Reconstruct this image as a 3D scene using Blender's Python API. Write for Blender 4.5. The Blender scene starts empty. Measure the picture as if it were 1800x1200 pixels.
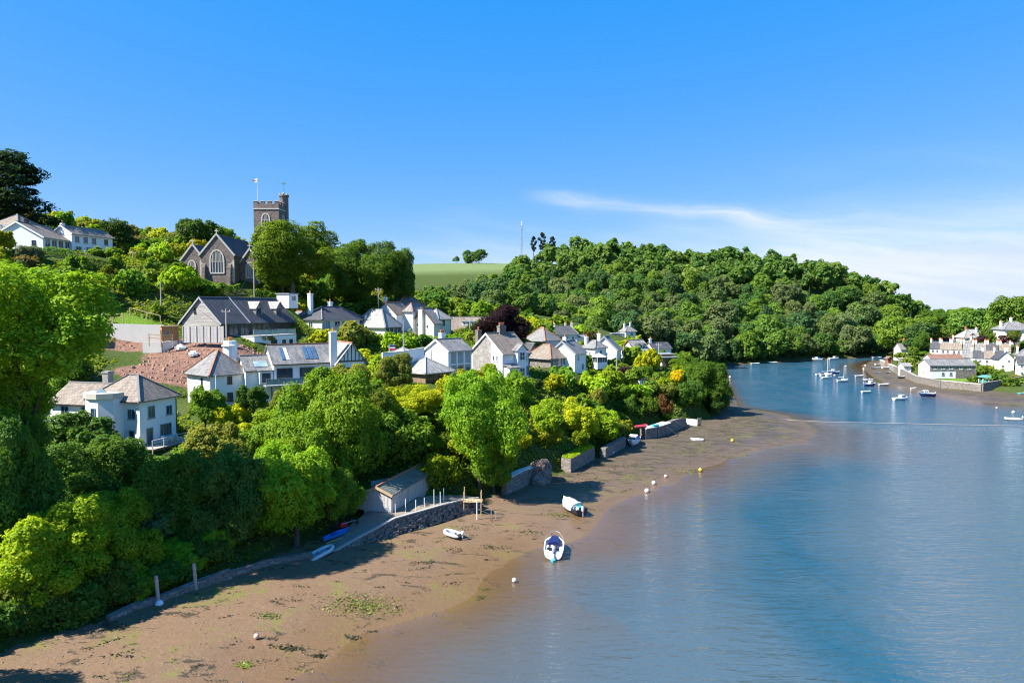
import bpy, bmesh, math, random
import numpy as np
from mathutils import Vector, Matrix

# ------------------------------------------------------------------ camera, sky, sun, exposure
scene = bpy.context.scene
C = scene.collection
R = math.radians
FPX, CX, CY, HOR = 1200.0, 900.0, 600.0, 540.0      # focal length, centre and horizon row of an 1800 x 1200 frame
CAMZ = 26.0
PITCH = math.atan((CY - HOR) / FPX)
cam_d = bpy.data.cameras.new('camera'); cam_d.sensor_width = 36.0; cam_d.lens = 24.0
cam_d.clip_start = 0.5; cam_d.clip_end = 20000.0
cam = bpy.data.objects.new('camera', cam_d); C.objects.link(cam)
cam.location = (0, 0, CAMZ); cam.rotation_euler = (math.pi / 2 - PITCH, 0, 0)
scene.camera = cam

SUN_H = Vector((-0.93, -0.37, 0)).normalized(); SUN_EL = R(47)
SUN_DIR = Vector((SUN_H.x * math.cos(SUN_EL), SUN_H.y * math.cos(SUN_EL), math.sin(SUN_EL)))
world = bpy.data.worlds.new('World'); scene.world = world; world.use_nodes = True
wn, wl = world.node_tree.nodes, world.node_tree.links
wn.clear()

class NG:
    """tiny node-graph helper"""
    def __init__(s, tree): s.t = tree; s.n = tree.nodes; s.l = tree.links
    def add(s, typ, **kw):
        n = s.n.new(typ)
        for k, v in kw.items(): setattr(n, k, v)
        return n
    def put(s, sock, v):
        if hasattr(v, 'is_output'): s.l.new(v, sock)
        elif v is not None:
            try: sock.default_value = v
            except Exception: sock.default_value = (*v, 1.0)
    def math(s, op, a, b=None, c=None, clamp=False):
        n = s.add('ShaderNodeMath', operation=op, use_clamp=clamp)
        for i, v in enumerate((a, b, c)): s.put(n.inputs[i], v)
        return n.outputs[0]
    def mapr(s, v, a, b, c=0.0, d=1.0, smooth=False):
        n = s.add('ShaderNodeMapRange'); n.clamp = True
        if smooth: n.interpolation_type = 'SMOOTHSTEP'
        for i, x in enumerate((v, a, b, c, d)): s.put(n.inputs[i], x)
        return n.outputs[0]
    def mix(s, f, a, b, mode='MIX'):
        n = s.add('ShaderNodeMix', data_type='RGBA', blend_type=mode); n.clamp_factor = True
        s.put(n.inputs['Factor'], f)
        for k, v in ((6, a), (7, b)):
            s.put(n.inputs[k], v if hasattr(v, 'is_output') else (*v[:3], 1.0))
        return n.outputs[2]
    def noise(s, vec, scale, detail=3.0, rough=0.55, dist=0.0, out=0):
        n = s.add('ShaderNodeTexNoise'); s.put(n.inputs['Vector'], vec)
        s.put(n.inputs['Scale'], scale); s.put(n.inputs['Detail'], detail); s.put(n.inputs['Roughness'], rough); s.put(n.inputs['Distortion'], dist)
        return n.outputs[out]
    def scale(s, vec, x, y, z, rot=(0, 0, 0)):
        n = s.add('ShaderNodeMapping'); s.put(n.inputs['Vector'], vec)
        n.inputs['Scale'].default_value = (x, y, z); n.inputs['Rotation'].default_value = rot
        return n.outputs[0]
    def comb(s, x, y, z):
        n = s.add('ShaderNodeCombineXYZ')
        for i, v in enumerate((x, y, z)): s.put(n.inputs[i], v)
        return n.outputs[0]

g = NG(world.node_tree)
sky = g.add('ShaderNodeTexSky', sky_type='NISHITA'); sky.sun_disc = False
sky.sun_elevation = SUN_EL; sky.sun_rotation = math.atan2(SUN_DIR.x, SUN_DIR.y)
sky.altitude = 30.0; sky.air_density = 0.6; sky.dust_density = 0.0; sky.ozone_density = 3.0
tc = g.add('ShaderNodeTexCoord')
sx = g.add('ShaderNodeSeparateXYZ'); g.l.new(tc.outputs['Generated'], sx.inputs[0])
az = g.math('ARCTAN2', sx.outputs[0], sx.outputs[1])
el = g.math('ARCSINE', sx.outputs[2])
# thin cirrus: long streaks drawn out along the azimuth, a soft veil low in the sky
warp = g.noise(g.comb(g.math('MULTIPLY', az, 2.2), g.math('MULTIPLY', el, 6.0), 3.1), 1.6, 4.0)
elw = g.math('ADD', el, g.math('MULTIPLY', g.math('SUBTRACT', warp, 0.5), 0.055))
tilt = g.math('ADD', elw, g.math('MULTIPLY', az, 0.14))
fib = g.noise(g.comb(g.math('MULTIPLY', az, 5.0), g.math('MULTIPLY', tilt, 55.0), 0.0), 1.0, 6.0, 0.62, 0.4)
big = g.noise(g.comb(g.math('MULTIPLY', az, 1.9), g.math('MULTIPLY', tilt, 11.0), 7.7), 1.0, 3.0)
veil = g.math('MULTIPLY', g.mapr(big, 0.50, 0.72, 0, 1, True), g.mapr(el, 0.22, 0.05, 0, 1, True))
veil = g.math('MULTIPLY', veil, g.mapr(fib, 0.25, 0.75, 0.35, 1.0))
st = g.math('SUBTRACT', tilt, 0.170)
streak = g.math('POWER', 2.718, g.math('MULTIPLY', g.math('MULTIPLY', st, st), -1.0 / (0.0095 * 0.0095)))
streak = g.math('MULTIPLY', streak, g.math('MULTIPLY', g.mapr(az, 0.0, 0.10, 0, 1, True), g.mapr(az, 0.52, 0.30, 0, 1, True)))
streak = g.math('MULTIPLY', streak, g.mapr(fib, 0.30, 0.70, 0.15, 1.0))
bank = g.math('MULTIPLY', g.mapr(az, 0.10, 0.42, 0, 1, True), g.math('MULTIPLY', g.mapr(elw, 0.155, 0.085, 0, 1, True), g.mapr(fib, 0.3, 0.7, 0.3, 1.0)))
cl = g.math('ADD', g.math('MULTIPLY', veil, 0.50), g.math('ADD', g.math('MULTIPLY', streak, 0.62), g.math('MULTIPLY', bank, 0.58)), clamp=True)
sp = g.add('ShaderNodeSeparateColor'); g.l.new(sky.outputs[0], sp.inputs[0])
# clear, deep summer blue: the photograph's sky is far bluer overhead than the plain model's
cr = g.math('MAXIMUM', g.math('MULTIPLY_ADD', sp.outputs[0], 0.88, -0.42), 0.18)
cg = g.math('MULTIPLY_ADD', sp.outputs[1], 0.52, 1.24)
cb = g.math('MULTIPLY_ADD', sp.outputs[2], 0.12, 5.0)
cc = g.add('ShaderNodeCombineColor')
for i_, v_ in enumerate((cr, cg, cb)): g.l.new(g.math('MINIMUM', v_, (3.2, 4.0, 5.9)[i_]), cc.inputs[i_])
zen = g.mapr(el, 0.42, 1.25, 1.0, 0.8, True)      # overhead a clear sky is darker than low down
skyc = g.mix(1.0, g.mix(cl, cc.outputs[0], (5.0, 5.3, 5.9)), g.comb(zen, zen, zen), 'MULTIPLY')
bg = g.add('ShaderNodeBackground'); bg.inputs['Strength'].default_value = 0.078
g.l.new(skyc, bg.inputs['Color'])
wo = g.add('ShaderNodeOutputWorld'); g.l.new(bg.outputs[0], wo.inputs['Surface'])

sun_d = bpy.data.lights.new('sun', 'SUN'); sun_d.energy = 5.0; sun_d.angle = R(0.53); sun_d.color = (1.0, 0.945, 0.86)
sun = bpy.data.objects.new('sun', sun_d); C.objects.link(sun)
sun.rotation_euler = (-SUN_DIR).to_track_quat('-Z', 'Y').to_euler(); sun.location = (0, 0, 300)
vs = scene.view_settings
vs.view_transform = 'Standard'; vs.look = 'None'; vs.exposure = 1.25; vs.gamma = 1.0; vs.use_curve_mapping = False
scene.cycles.max_bounces = 7; scene.cycles.diffuse_bounces = 4; scene.cycles.glossy_bounces = 3
scene.cycles.transmission_bounces = 4; scene.cycles.transparent_max_bounces = 6
scene.cycles.use_adaptive_sampling = True; scene.cycles.adaptive_threshold = 0.012
scene.cycles.use_denoising = True; scene.cycles.filter_width = 1.1
scene.cycles.denoising_input_passes = 'RGB_ALBEDO_NORMAL'; scene.cycles.denoising_prefilter = 'ACCURATE'
scene.cycles.caustics_reflective = False; scene.cycles.caustics_refractive = False
scene.cycles.sample_clamp_indirect = 4.0

# ------------------------------------------------------------------ picture point -> place in the world
def ray(px, py):
    x, y = (px - CX) / FPX, (CY - py) / FPX
    cp, sp = math.cos(PITCH), math.sin(PITCH)
    return Vector((x, cp + y * sp, -sp + y * cp))
def at(px, py, d):                      # the point d metres out that is seen there
    r = ray(px, py); k = d / r.y
    return Vector((r.x * k, d, CAMZ + r.z * k))
def onz(px, py, z=0.0):                 # the point at height z that is seen there
    r = ray(px, py); k = (z - CAMZ) / r.z
    return Vector((r.x * k, r.y * k, z))
def proj(p):
    cp, sp = math.cos(PITCH), math.sin(PITCH)
    dx, dy, dz = p[0], p[1], p[2] - CAMZ
    f = dy * cp - dz * sp; u = dy * sp + dz * cp
    return (CX + FPX * dx / f, CY - FPX * u / f, f)
def ppm(d): return FPX / d

# ------------------------------------------------------------------ materials
MATS = {}
def new_mat(name):
    m = bpy.data.materials.new(name); m.use_nodes = True
    t = NG(m.node_tree); t.n.clear()
    out = t.add('ShaderNodeOutputMaterial'); b = t.add('ShaderNodeBsdfPrincipled')
    t.l.new(b.outputs[0], out.inputs['Surface'])
    t.out = out; t.b = b; MATS[name] = m
    return m, t
def bump(t, h, strength=0.4, dist=0.03):
    n = t.add('ShaderNodeBump'); n.inputs['Strength'].default_value = strength; n.inputs['Distance'].default_value = dist
    t.l.new(h, n.inputs['Height']); t.l.new(n.outputs[0], t.b.inputs['Normal'])
def coords(t, kind='UV'):
    return t.add('ShaderNodeTexCoord').outputs[kind]

def m_plain(name, col, rough=0.6, var=0.15, scale=1.5, spec=0.4, metal=0.0):
    m, t = new_mat(name); v = coords(t, 'Object')
    n = t.noise(v, scale, 4.0)
    a = tuple(max(0, c * (1 - var)) for c in col); b = tuple(min(1, c * (1 + var)) for c in col)
    t.l.new(t.mix(n, a, b), t.b.inputs['Base Color'])
    t.b.inputs['Roughness'].default_value = rough; t.b.inputs['Specular IOR Level'].default_value = spec; t.b.inputs['Metallic'].default_value = metal
    return m
def m_render(name, col, dirt=0.25):
    m, t = new_mat(name); v = coords(t)
    n1 = t.noise(v, 0.5, 5.0, 0.6); n2 = t.noise(t.scale(v, 2.4, 0.22, 1), 1.0, 4.0)
    d = tuple(c * 0.66 for c in col); d = (d[0], d[1] * 0.985, d[2] * 0.94)
    f = t.math('MULTIPLY', t.mapr(t.math('ADD', t.math('MULTIPLY', n1, 0.5), t.math('MULTIPLY', n2, 0.5)), 0.45, 0.72), dirt)
    t.l.new(t.mix(f, col, d), t.b.inputs['Base Color']); t.b.inputs['Roughness'].default_value = 0.85
    t.b.inputs['Specular IOR Level'].default_value = 0.2
    bump(t, t.noise(v, 14.0, 2.0), 0.25, 0.02)
    return m
def m_slate(name, c1, c2, lichen=(0.42, 0.40, 0.33), amount=0.35, w=0.42, h=0.26):
    m, t = new_mat(name); v = coords(t)
    br = t.add('ShaderNodeTexBrick'); t.l.new(v, br.inputs['Vector'])
    br.inputs['Scale'].default_value = 1.0; br.inputs['Brick Width'].default_value = w; br.inputs['Row Height'].default_value = h
    br.inputs['Mortar Size'].default_value = 0.014; br.inputs['Mortar Smooth'].default_value = 0.2; br.inputs['Bias'].default_value = 0.0
    br.inputs['Color1'].default_value = (*c1, 1); br.inputs['Color2'].default_value = (*c2, 1)
    br.inputs['Mortar'].default_value = (c1[0] * .45, c1[1] * .45, c1[2] * .45, 1)
    n = t.noise(t.scale(v, 1.0, 0.45, 1), 0.85, 6.0, 0.68); n2 = t.noise(v, 4.5, 3.0, 0.6)
    f = t.math('MULTIPLY', t.mapr(t.math('ADD', t.math('MULTIPLY', n, 0.65), t.math('MULTIPLY', n2, 0.35)), 0.42, 0.66), amount)
    c = t.mix(f, br.outputs['Color'], lichen)
    dk = t.mapr(t.noise(t.scale(v, 2.2, 0.3, 1), 0.9, 4.0), 0.35, 0.65, 0.72, 1.12)
    t.l.new(t.mix(1.0, c, t.comb(dk, dk, dk), 'MULTIPLY'), t.b.inputs['Base Color'])
    t.b.inputs['Roughness'].default_value = 0.62; t.b.inputs['Specular IOR Level'].default_value = 0.35
    bump(t, t.math('ADD', t.math('MULTIPLY', br.outputs['Fac'], -0.6), t.math('MULTIPLY', n2, 0.5)), 0.6, 0.03)
    return m
def m_stone(name, c1, c2, mortar, scale=2.6, flat=1.7):
    m, t = new_mat(name); v = t.scale(coords(t), 1.0, flat, 1.0)
    vo = t.add('ShaderNodeTexVoronoi'); t.l.new(v, vo.inputs['Vector']); vo.inputs['Scale'].default_value = scale
    ve = t.add('ShaderNodeTexVoronoi', feature='DISTANCE_TO_EDGE'); t.l.new(v, ve.inputs['Vector']); ve.inputs['Scale'].default_value = scale
    s = t.add('ShaderNodeSeparateColor'); t.l.new(vo.outputs['Color'], s.inputs[0])
    c = t.mix(s.outputs[0], c1, c2)
    n = t.noise(coords(t), 0.7, 5.0, 0.65)
    c = t.mix(t.mapr(n, 0.4, 0.75, 0.0, 0.55), c, tuple(x * 0.5 for x in c1))
    e = t.mapr(ve.outputs['Distance'], 0.02, 0.07)
    t.l.new(t.mix(e, mortar, c), t.b.inputs['Base Color']); t.b.inputs['Roughness'].default_value = 0.9
    bump(t, t.math('ADD', e, t.math('MULTIPLY', t.noise(v, 9.0, 3.0), 0.6)), 0.7, 0.05)
    return m
def m_boards(name, c1, c2, width=0.16, horizontal=False):
    m, t = new_mat(name); v = coords(t)
    if not horizontal: v = t.scale(v, 1, 1, 1, (0, 0, math.pi / 2))
    br = t.add('ShaderNodeTexBrick'); t.l.new(v, br.inputs['Vector']); br.inputs['Scale'].default_value = 1.0
    br.inputs['Brick Width'].default_value = 3.1; br.inputs['Row Height'].default_value = width; br.inputs['Mortar Size'].default_value = 0.012
    br.inputs['Color1'].default_value = (*c1, 1); br.inputs['Color2'].default_value = (*c2, 1); br.inputs['Mortar'].default_value = (c1[0] * .3, c1[1] * .3, c1[2] * .3, 1)
    n = t.noise(t.scale(v, 0.5, 14.0, 1), 1.0, 4.0)
    c = t.mix(t.mapr(n, 0.35, 0.7, 0, 0.55), br.outputs['Color'], tuple(x * 0.5 for x in c1))
    t.l.new(c, t.b.inputs['Base Color']); t.b.inputs['Roughness'].default_value = 0.8
    bump(t, br.outputs['Fac'], -0.5, 0.02)
    return m
def m_glass(name, col=(0.03, 0.045, 0.06)):
    m, t = new_mat(name)
    n = t.noise(coords(t, 'Object'), 0.6, 2.0)
    t.l.new(t.mix(n, tuple(c * 0.5 for c in col), tuple(min(1, c * 2.2) for c in col)), t.b.inputs['Base Color'])
    t.b.inputs['Roughness'].default_value = 0.06; t.b.inputs['Specular IOR Level'].default_value = 0.8
    return m
def m_leaf():
    m, t = new_mat('leaf')
    oi = t.add('ShaderNodeObjectInfo')
    at_ = t.add('ShaderNodeAttribute'); at_.attribute_name = 'tint'
    n = t.noise(coords(t, 'Object'), 2.3, 3.0)
    # leaves differ: older ones darker and bluer, young ones yellower
    hs_ = t.add('ShaderNodeHueSaturation')
    t.l.new(oi.outputs['Color'], hs_.inputs['Color'])
    t.l.new(t.math('ADD', 0.5, t.math('MULTIPLY', t.math('SUBTRACT', at_.outputs['Fac'], 0.55), -0.055)), hs_.inputs['Hue'])
    t.l.new(t.math('ADD', 0.78, t.math('ADD', t.math('MULTIPLY', at_.outputs['Fac'], 0.86), t.math('MULTIPLY', n, 0.50))), hs_.inputs['Value'])
    hs_.inputs['Saturation'].default_value = 1.0
    t.b.inputs['Roughness'].default_value = 0.62; t.b.inputs['Specular IOR Level'].default_value = 0.22
    t.l.new(hs_.outputs[0], t.b.inputs['Base Color'])
    tr = t.add('ShaderNodeBsdfTranslucent')
    warm = t.mix(1.0, hs_.outputs[0], (1.25, 1.15, 0.45), 'MULTIPLY')
    t.l.new(warm, tr.inputs['Color'])
    ms = t.add('ShaderNodeMixShader'); ms.inputs[0].default_value = 0.46
    t.l.new(t.b.outputs[0], ms.inputs[1]); t.l.new(tr.outputs[0], ms.inputs[2]); t.l.new(ms.outputs[0], t.out.inputs['Surface'])
    return m

m_leaf()
m_plain('bark', (0.085, 0.065, 0.048), 0.9, 0.4, 3.0)
m_plain('bark_grey', (0.15, 0.135, 0.115), 0.9, 0.35, 3.0)
m_render('white_render', (0.82, 0.82, 0.81), 0.3)
m_render('cream_render', (0.78, 0.72, 0.60))
m_render('grey_render', (0.50, 0.50, 0.50), 0.4)
m_render('ochre_render', (0.46, 0.37, 0.26), 0.4)
m_slate('slate_dark', (0.045, 0.048, 0.056), (0.085, 0.088, 0.098), (0.16, 0.16, 0.155), 0.30)
m_slate('slate_grey', (0.14, 0.14, 0.148), (0.24, 0.235, 0.235), (0.36, 0.35, 0.30), 0.5)
m_slate('slate_pale', (0.22, 0.215, 0.21), (0.36, 0.35, 0.335), (0.46, 0.44, 0.36), 0.6)
m_slate('slate_brown', (0.17, 0.135, 0.11), (0.28, 0.225, 0.185), (0.33, 0.29, 0.21), 0.5)
m_slate('tile_red', (0.20, 0.10, 0.07), (0.32, 0.17, 0.12), (0.30, 0.26, 0.18), 0.35)
m_slate('slate_boat', (0.10, 0.12, 0.12), (0.19, 0.21, 0.20), (0.20, 0.22, 0.12), 0.6)
m_slate('slate_hung', (0.20, 0.205, 0.21), (0.33, 0.33, 0.33), (0.42, 0.41, 0.38), 0.35, 0.25, 0.18)
m_stone('church_stone', (0.115, 0.088, 0.080), (0.27, 0.205, 0.180), (0.20, 0.165, 0.145), 2.2, 2.0)
m_stone('rubble_stone', (0.16, 0.14, 0.125), (0.34, 0.30, 0.26), (0.12, 0.11, 0.095), 2.2, 1.8)
m_stone('grey_stone', (0.24, 0.225, 0.21), (0.42, 0.40, 0.36), (0.36, 0.34, 0.31), 2.4, 1.8)
m_plain('dressed_stone', (0.50, 0.47, 0.40), 0.85, 0.2, 2.0)
m_plain('ridge_red', (0.36, 0.16, 0.09), 0.8, 0.25, 2.5)
m_plain('ridge_grey', (0.22, 0.22, 0.22), 0.8, 0.25, 2.5)
m_plain('terracotta', (0.52, 0.20, 0.09), 0.75, 0.2, 2.5)
m_plain('white_paint', (0.80, 0.80, 0.80), 0.45, 0.04)
m_plain('cream_paint', (0.70, 0.66, 0.52), 0.5, 0.08)
m_plain('black_paint', (0.022, 0.022, 0.026), 0.4, 0.1)
m_plain('brown_paint', (0.12, 0.06, 0.035), 0.5, 0.2)
m_plain('teal_paint', (0.17, 0.30, 0.36), 0.45, 0.1)
m_plain('grey_paint', (0.32, 0.34, 0.36), 0.5, 0.1)
m_plain('lead_grey', (0.34, 0.35, 0.37), 0.5, 0.12)
m_plain('metal_grey', (0.42, 0.43, 0.44), 0.4, 0.1, 1.5, 0.5, 0.4)
m_plain('concrete', (0.40, 0.385, 0.35), 0.9, 0.2, 0.8)
m_plain('worn_slip', (0.235, 0.195, 0.150), 0.95, 0.35, 1.2)
m_plain('pale_concrete', (0.58, 0.56, 0.52), 0.9, 0.12, 0.8)
m_boards('grey_boards', (0.52, 0.49, 0.46), (0.66, 0.63, 0.60), 0.16)
m_boards('weathered_boards', (0.33, 0.31, 0.29), (0.50, 0.48, 0.45), 0.24, True)
m_boards('dark_boards', (0.05, 0.05, 0.055), (0.085, 0.083, 0.085), 0.15)
m_boards('orange_boards', (0.42, 0.19, 0.06), (0.52, 0.26, 0.09), 0.14)
m_boards('brown_boards', (0.22, 0.14, 0.085), (0.32, 0.22, 0.14), 0.14)
m_plain('timber', (0.46, 0.33, 0.19), 0.8, 0.2, 3.0)
m_plain('grey_timber', (0.40, 0.36, 0.32), 0.85, 0.25, 3.0)
m_glass('glass'); m_glass('blue_glass', (0.05, 0.10, 0.17)); m_glass('pale_glass', (0.20, 0.27, 0.29))
for nm, col in (('gel_white', (0.80, 0.81, 0.82)), ('navy_canvas', (0.012, 0.02, 0.10)), ('blue_canvas', (0.02, 0.12, 0.50)), ('blue_hull', (0.015, 0.05, 0.20)),
                ('bright_blue', (0.02, 0.22, 0.66)), ('red_plastic', (0.55, 0.03, 0.05)), ('cyan_plastic', (0.02, 0.50, 0.56)), ('grey_rubber', (0.30, 0.33, 0.36)),
                ('pale_rubber', (0.48, 0.53, 0.56)), ('black_rubber', (0.02, 0.02, 0.022)), ('orange_plastic', (0.75, 0.28, 0.12)), ('silver_cover', (0.50, 0.55, 0.57)),
                ('yellow_plastic', (0.70, 0.50, 0.05)), ('green_plastic', (0.05, 0.30, 0.24)), ('dark_hull', (0.03, 0.035, 0.05)), ('pink_plastic', (0.75, 0.42, 0.33)),
                ('rope', (0.55, 0.45, 0.36)), ('wood_inside', (0.36, 0.25, 0.14)), ('white_cloth', (0.78, 0.77, 0.74)), ('patina', (0.10, 0.26, 0.22))):
    m_plain(nm, col, 0.4, 0.08, 2.0)

# ------------------------------------------------------------------ mesh helpers
class MB:
    """collects faces for ONE mesh object; UVs are laid in metres along each face's own level and slope"""
    def __init__(s): s.v = []; s.f = []
    def face(s, pts):
        i = len(s.v); s.v += [tuple(p) for p in pts]; s.f.append(tuple(range(i, i + len(pts)))); return s
    def box(s, a, b):
        x0, y0, z0 = a; x1, y1, z1 = b
        P = [(x0, y0, z0), (x1, y0, z0), (x1, y1, z0), (x0, y1, z0), (x0, y0, z1), (x1, y0, z1), (x1, y1, z1), (x0, y1, z1)]
        return s.hexa(P)
    def hexa(s, P):
        i = len(s.v); s.v += [tuple(p) for p in P]
        s.f += [tuple(i + k for k in q) for q in ((3, 2, 1, 0), (4, 5, 6, 7), (0, 1, 5, 4), (1, 2, 6, 5), (2, 3, 7, 6), (3, 0, 4, 7))]
        return s
    def slab(s, pts, t):
        """a planar polygon given thickness t straight down"""
        n = len(pts); i = len(s.v)
        s.v += [tuple(p) for p in pts] + [(p[0], p[1], p[2] - t) for p in pts]
        s.f.append(tuple(i + k for k in range(n))); s.f.append(tuple(i + n + k for k in reversed(range(n))))
        for k in range(n): s.f.append((i + k, i + n + k, i + n + (k + 1) % n, i + (k + 1) % n))
        return s
    def bar(s, a, b, w=0.05, h=None):
        a, b = Vector(a), Vector(b); h = h or w; d = (b - a)
        if d.length < 1e-6: return s
        d.normalize(); up = Vector((0, 0, 1)) if abs(d.z) < 0.95 else Vector((0, 1, 0))
        x = d.cross(up).normalized() * (w / 2); y = x.cross(d).normalized() * (h / 2)
        return s.hexa([a - x - y, a + x - y, b + x - y, b - x - y, a - x + y, a + x + y, b + x + y, b - x + y])
    def tube(s, pts, rad, n=8, cap=True):
        pts = [Vector(p) for p in pts]; rr = rad if hasattr(rad, '__len__') else [rad] * len(pts)
        base = len(s.v); prev = None
        for k, p in enumerate(pts):
            d = (pts[min(k + 1, len(pts) - 1)] - pts[max(k - 1, 0)]).normalized()
            if prev is None: x = d.orthogonal().normalized()
            else: x = (prev - d * prev.dot(d)); x = x.normalized() if x.length > 1e-5 else d.orthogonal().normalized()
            prev = x; y = d.cross(x)
            for j in range(n):
                a = 2 * math.pi * j / n; s.v.append(tuple(p + (x * math.cos(a) + y * math.sin(a)) * rr[k]))
        for k in range(len(pts) - 1):
            for j in range(n):
                a, b = base + k * n + j, base + k * n + (j + 1) % n; s.f.append((a, b, b + n, a + n))
        if cap:
            s.f.append(tuple(base + j for j in reversed(range(n)))); e = base + (len(pts) - 1) * n; s.f.append(tuple(e + j for j in range(n)))
        return s
    def lathe(s, prof, n=10, c=(0, 0, 0)):
        """prof: (radius, z) pairs going up"""
        base = len(s.v)
        for r, z in prof:
            for j in range(n):
                a = 2 * math.pi * j / n; s.v.append((c[0] + r * math.cos(a), c[1] + r * math.sin(a), c[2] + z))
        for k in range(len(prof) - 1):
            for j in range(n):
                a, b = base + k * n + j, base + k * n + (j + 1) % n; s.f.append((a, b, b + n, a + n))
        s.f.append(tuple(base + j for j in reversed(range(n)))); e = base + (len(prof) - 1) * n; s.f.append(tuple(e + j for j in range(n)))
        return s
    def grid(s, rows):
        i = len(s.v); m = len(rows[0])
        for r in rows: s.v += [tuple(p) for p in r]
        for a in range(len(rows) - 1):
            for b in range(m - 1):
                k = i + a * m + b; s.f.append((k, k + 1, k + m + 1, k + m))
        return s
    def mesh(s, name, smooth=False):
        me = bpy.data.meshes.new(name); me.from_pydata(s.v, [], s.f); me.validate(); me.update()
        put_uv(me)
        if smooth: me.polygons.foreach_set('use_smooth', [True] * len(me.polygons))
        return me
    def build(s, name, mat, parent=None, smooth=False):
        me = s.mesh(name, smooth); me.materials.append(MATS[mat] if isinstance(mat, str) else mat)
        return link(name, me, parent)

def put_uv(me):
    uv = me.uv_layers.new(name='UVMap'); co = me.vertices
    out = np.zeros(len(me.loops) * 2)
    for p in me.polygons:
        n = p.normal
        if abs(n.z) > 0.995: t = Vector((1, 0, 0)); b = Vector((0, 1, 0))
        else: t = Vector((-n.y, n.x, 0)).normalized(); b = n.cross(t)
        for li in p.loop_indices:
            c = co[me.loops[li].vertex_index].co
            out[2 * li] = c.dot(t); out[2 * li + 1] = c.dot(b)
    uv.data.foreach_set('uv', out)
def link(name, me, parent=None):
    o = bpy.data.objects.new(name, me); C.objects.link(o)
    if parent is not None: o.parent = parent
    return o
def empty(name, loc, rz=0.0):
    o = bpy.data.objects.new(name, None); o.empty_display_size = 0.2; C.objects.link(o)
    o.location = loc; o.rotation_euler = (0, 0, rz); return o
def tag(o, label=None, cat=None, group=None, kind=None):
    if label: o['label'] = label
    if cat: o['category'] = cat
    if group: o['group'] = group
    if kind: o['kind'] = kind
    return o
def copy_tree(o, parent=None):
    c = o.copy(); C.objects.link(c)
    if parent is not None: c.parent = parent
    for ch in list(o.children): copy_tree(ch, c)
    return c

def fit(xl, xn, xr, d, W):
    """turn and length of a block whose left, near and right corners are seen in those columns; W is the width of its left face"""
    N = at(xn, HOR, d); best = None
    for k in range(0, 896):
        th = R(k * 0.1 + 0.2); q = N + Vector((-math.sin(th), math.cos(th), 0)) * W
        e = abs(CX + FPX * q.x / q.y - xl)
        if best is None or e < best[0]: best = (e, th)
    th = best[1]; c, s = math.cos(th), math.sin(th); t = (xr - CX) / FPX
    den = c - t * s; L = (t * N.y - N.x) / den if abs(den) > 1e-4 else 10
    if not 0 < L < 60: L = 12.0
    return th, L
# ------------------------------------------------------------------ the lie of the land
# shore: (x, y, width of the mud that dries below it)
SHORE = [(-75, -60, 26), (-60, 10, 24), (-40.5, 45, 21), (-36, 51.5, 21), (-31.5, 57, 20.5), (-26.5, 64.5, 20), (-23.0, 71.5, 22), (-18.0, 79, 21), (-12.5, 84.5, 21), (-5.0, 88, 18), (2.0, 97, 14),
         (8.8, 105, 15), (14.6, 115, 16.5), (21.5, 128, 20), (30.5, 140, 23), (38, 147, 25), (45.5, 155, 22), (52, 168, 15), (56, 180, 4), (66, 215, 3), (80, 265, 3), (92, 310, 3),
         (122, 323, 3), (156, 344, 3), (190, 357, 3), (236, 372, 3), (238, 352, 3), (196, 340, 3), (178, 322, 8), (167, 296, 14), (149, 262, 11), (138, 224, 12), (141, 212, 16), (148, 202, 24), (165, 190, 34),
         (210, 170, 36), (300, 120, 30), (330, -60, 30)]
SH = np.array(SHORE, float)
def shore_sd(X, Y):
    """signed distance to the shore (positive on land) and the width of the mud there"""
    X = np.asarray(X, float).ravel(); Y = np.asarray(Y, float).ravel()
    best = np.full(X.shape, 1e9); wid = np.zeros(X.shape); inside = np.zeros(X.shape, bool)
    n = len(SH)
    for k in range(n):
        x0, y0, w0 = SH[k]; x1, y1, w1 = SH[(k + 1) % n]
        dx, dy = x1 - x0, y1 - y0
        if k < n - 1:
            t = np.clip(((X - x0) * dx + (Y - y0) * dy) / (dx * dx + dy * dy), 0, 1)
            d = np.hypot(X - x0 - t * dx, Y - y0 - t * dy)
            m = d < best; best[m] = d[m]; wid[m] = (w0 + (w1 - w0) * t)[m]
        c = ((y0 > Y) != (y1 > Y)) & (X < dx * (Y - y0) / (dy if dy else 1e-9) + x0)
        inside ^= c
    return np.where(inside, -best, best), wid      # the polygon encloses the water

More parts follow.
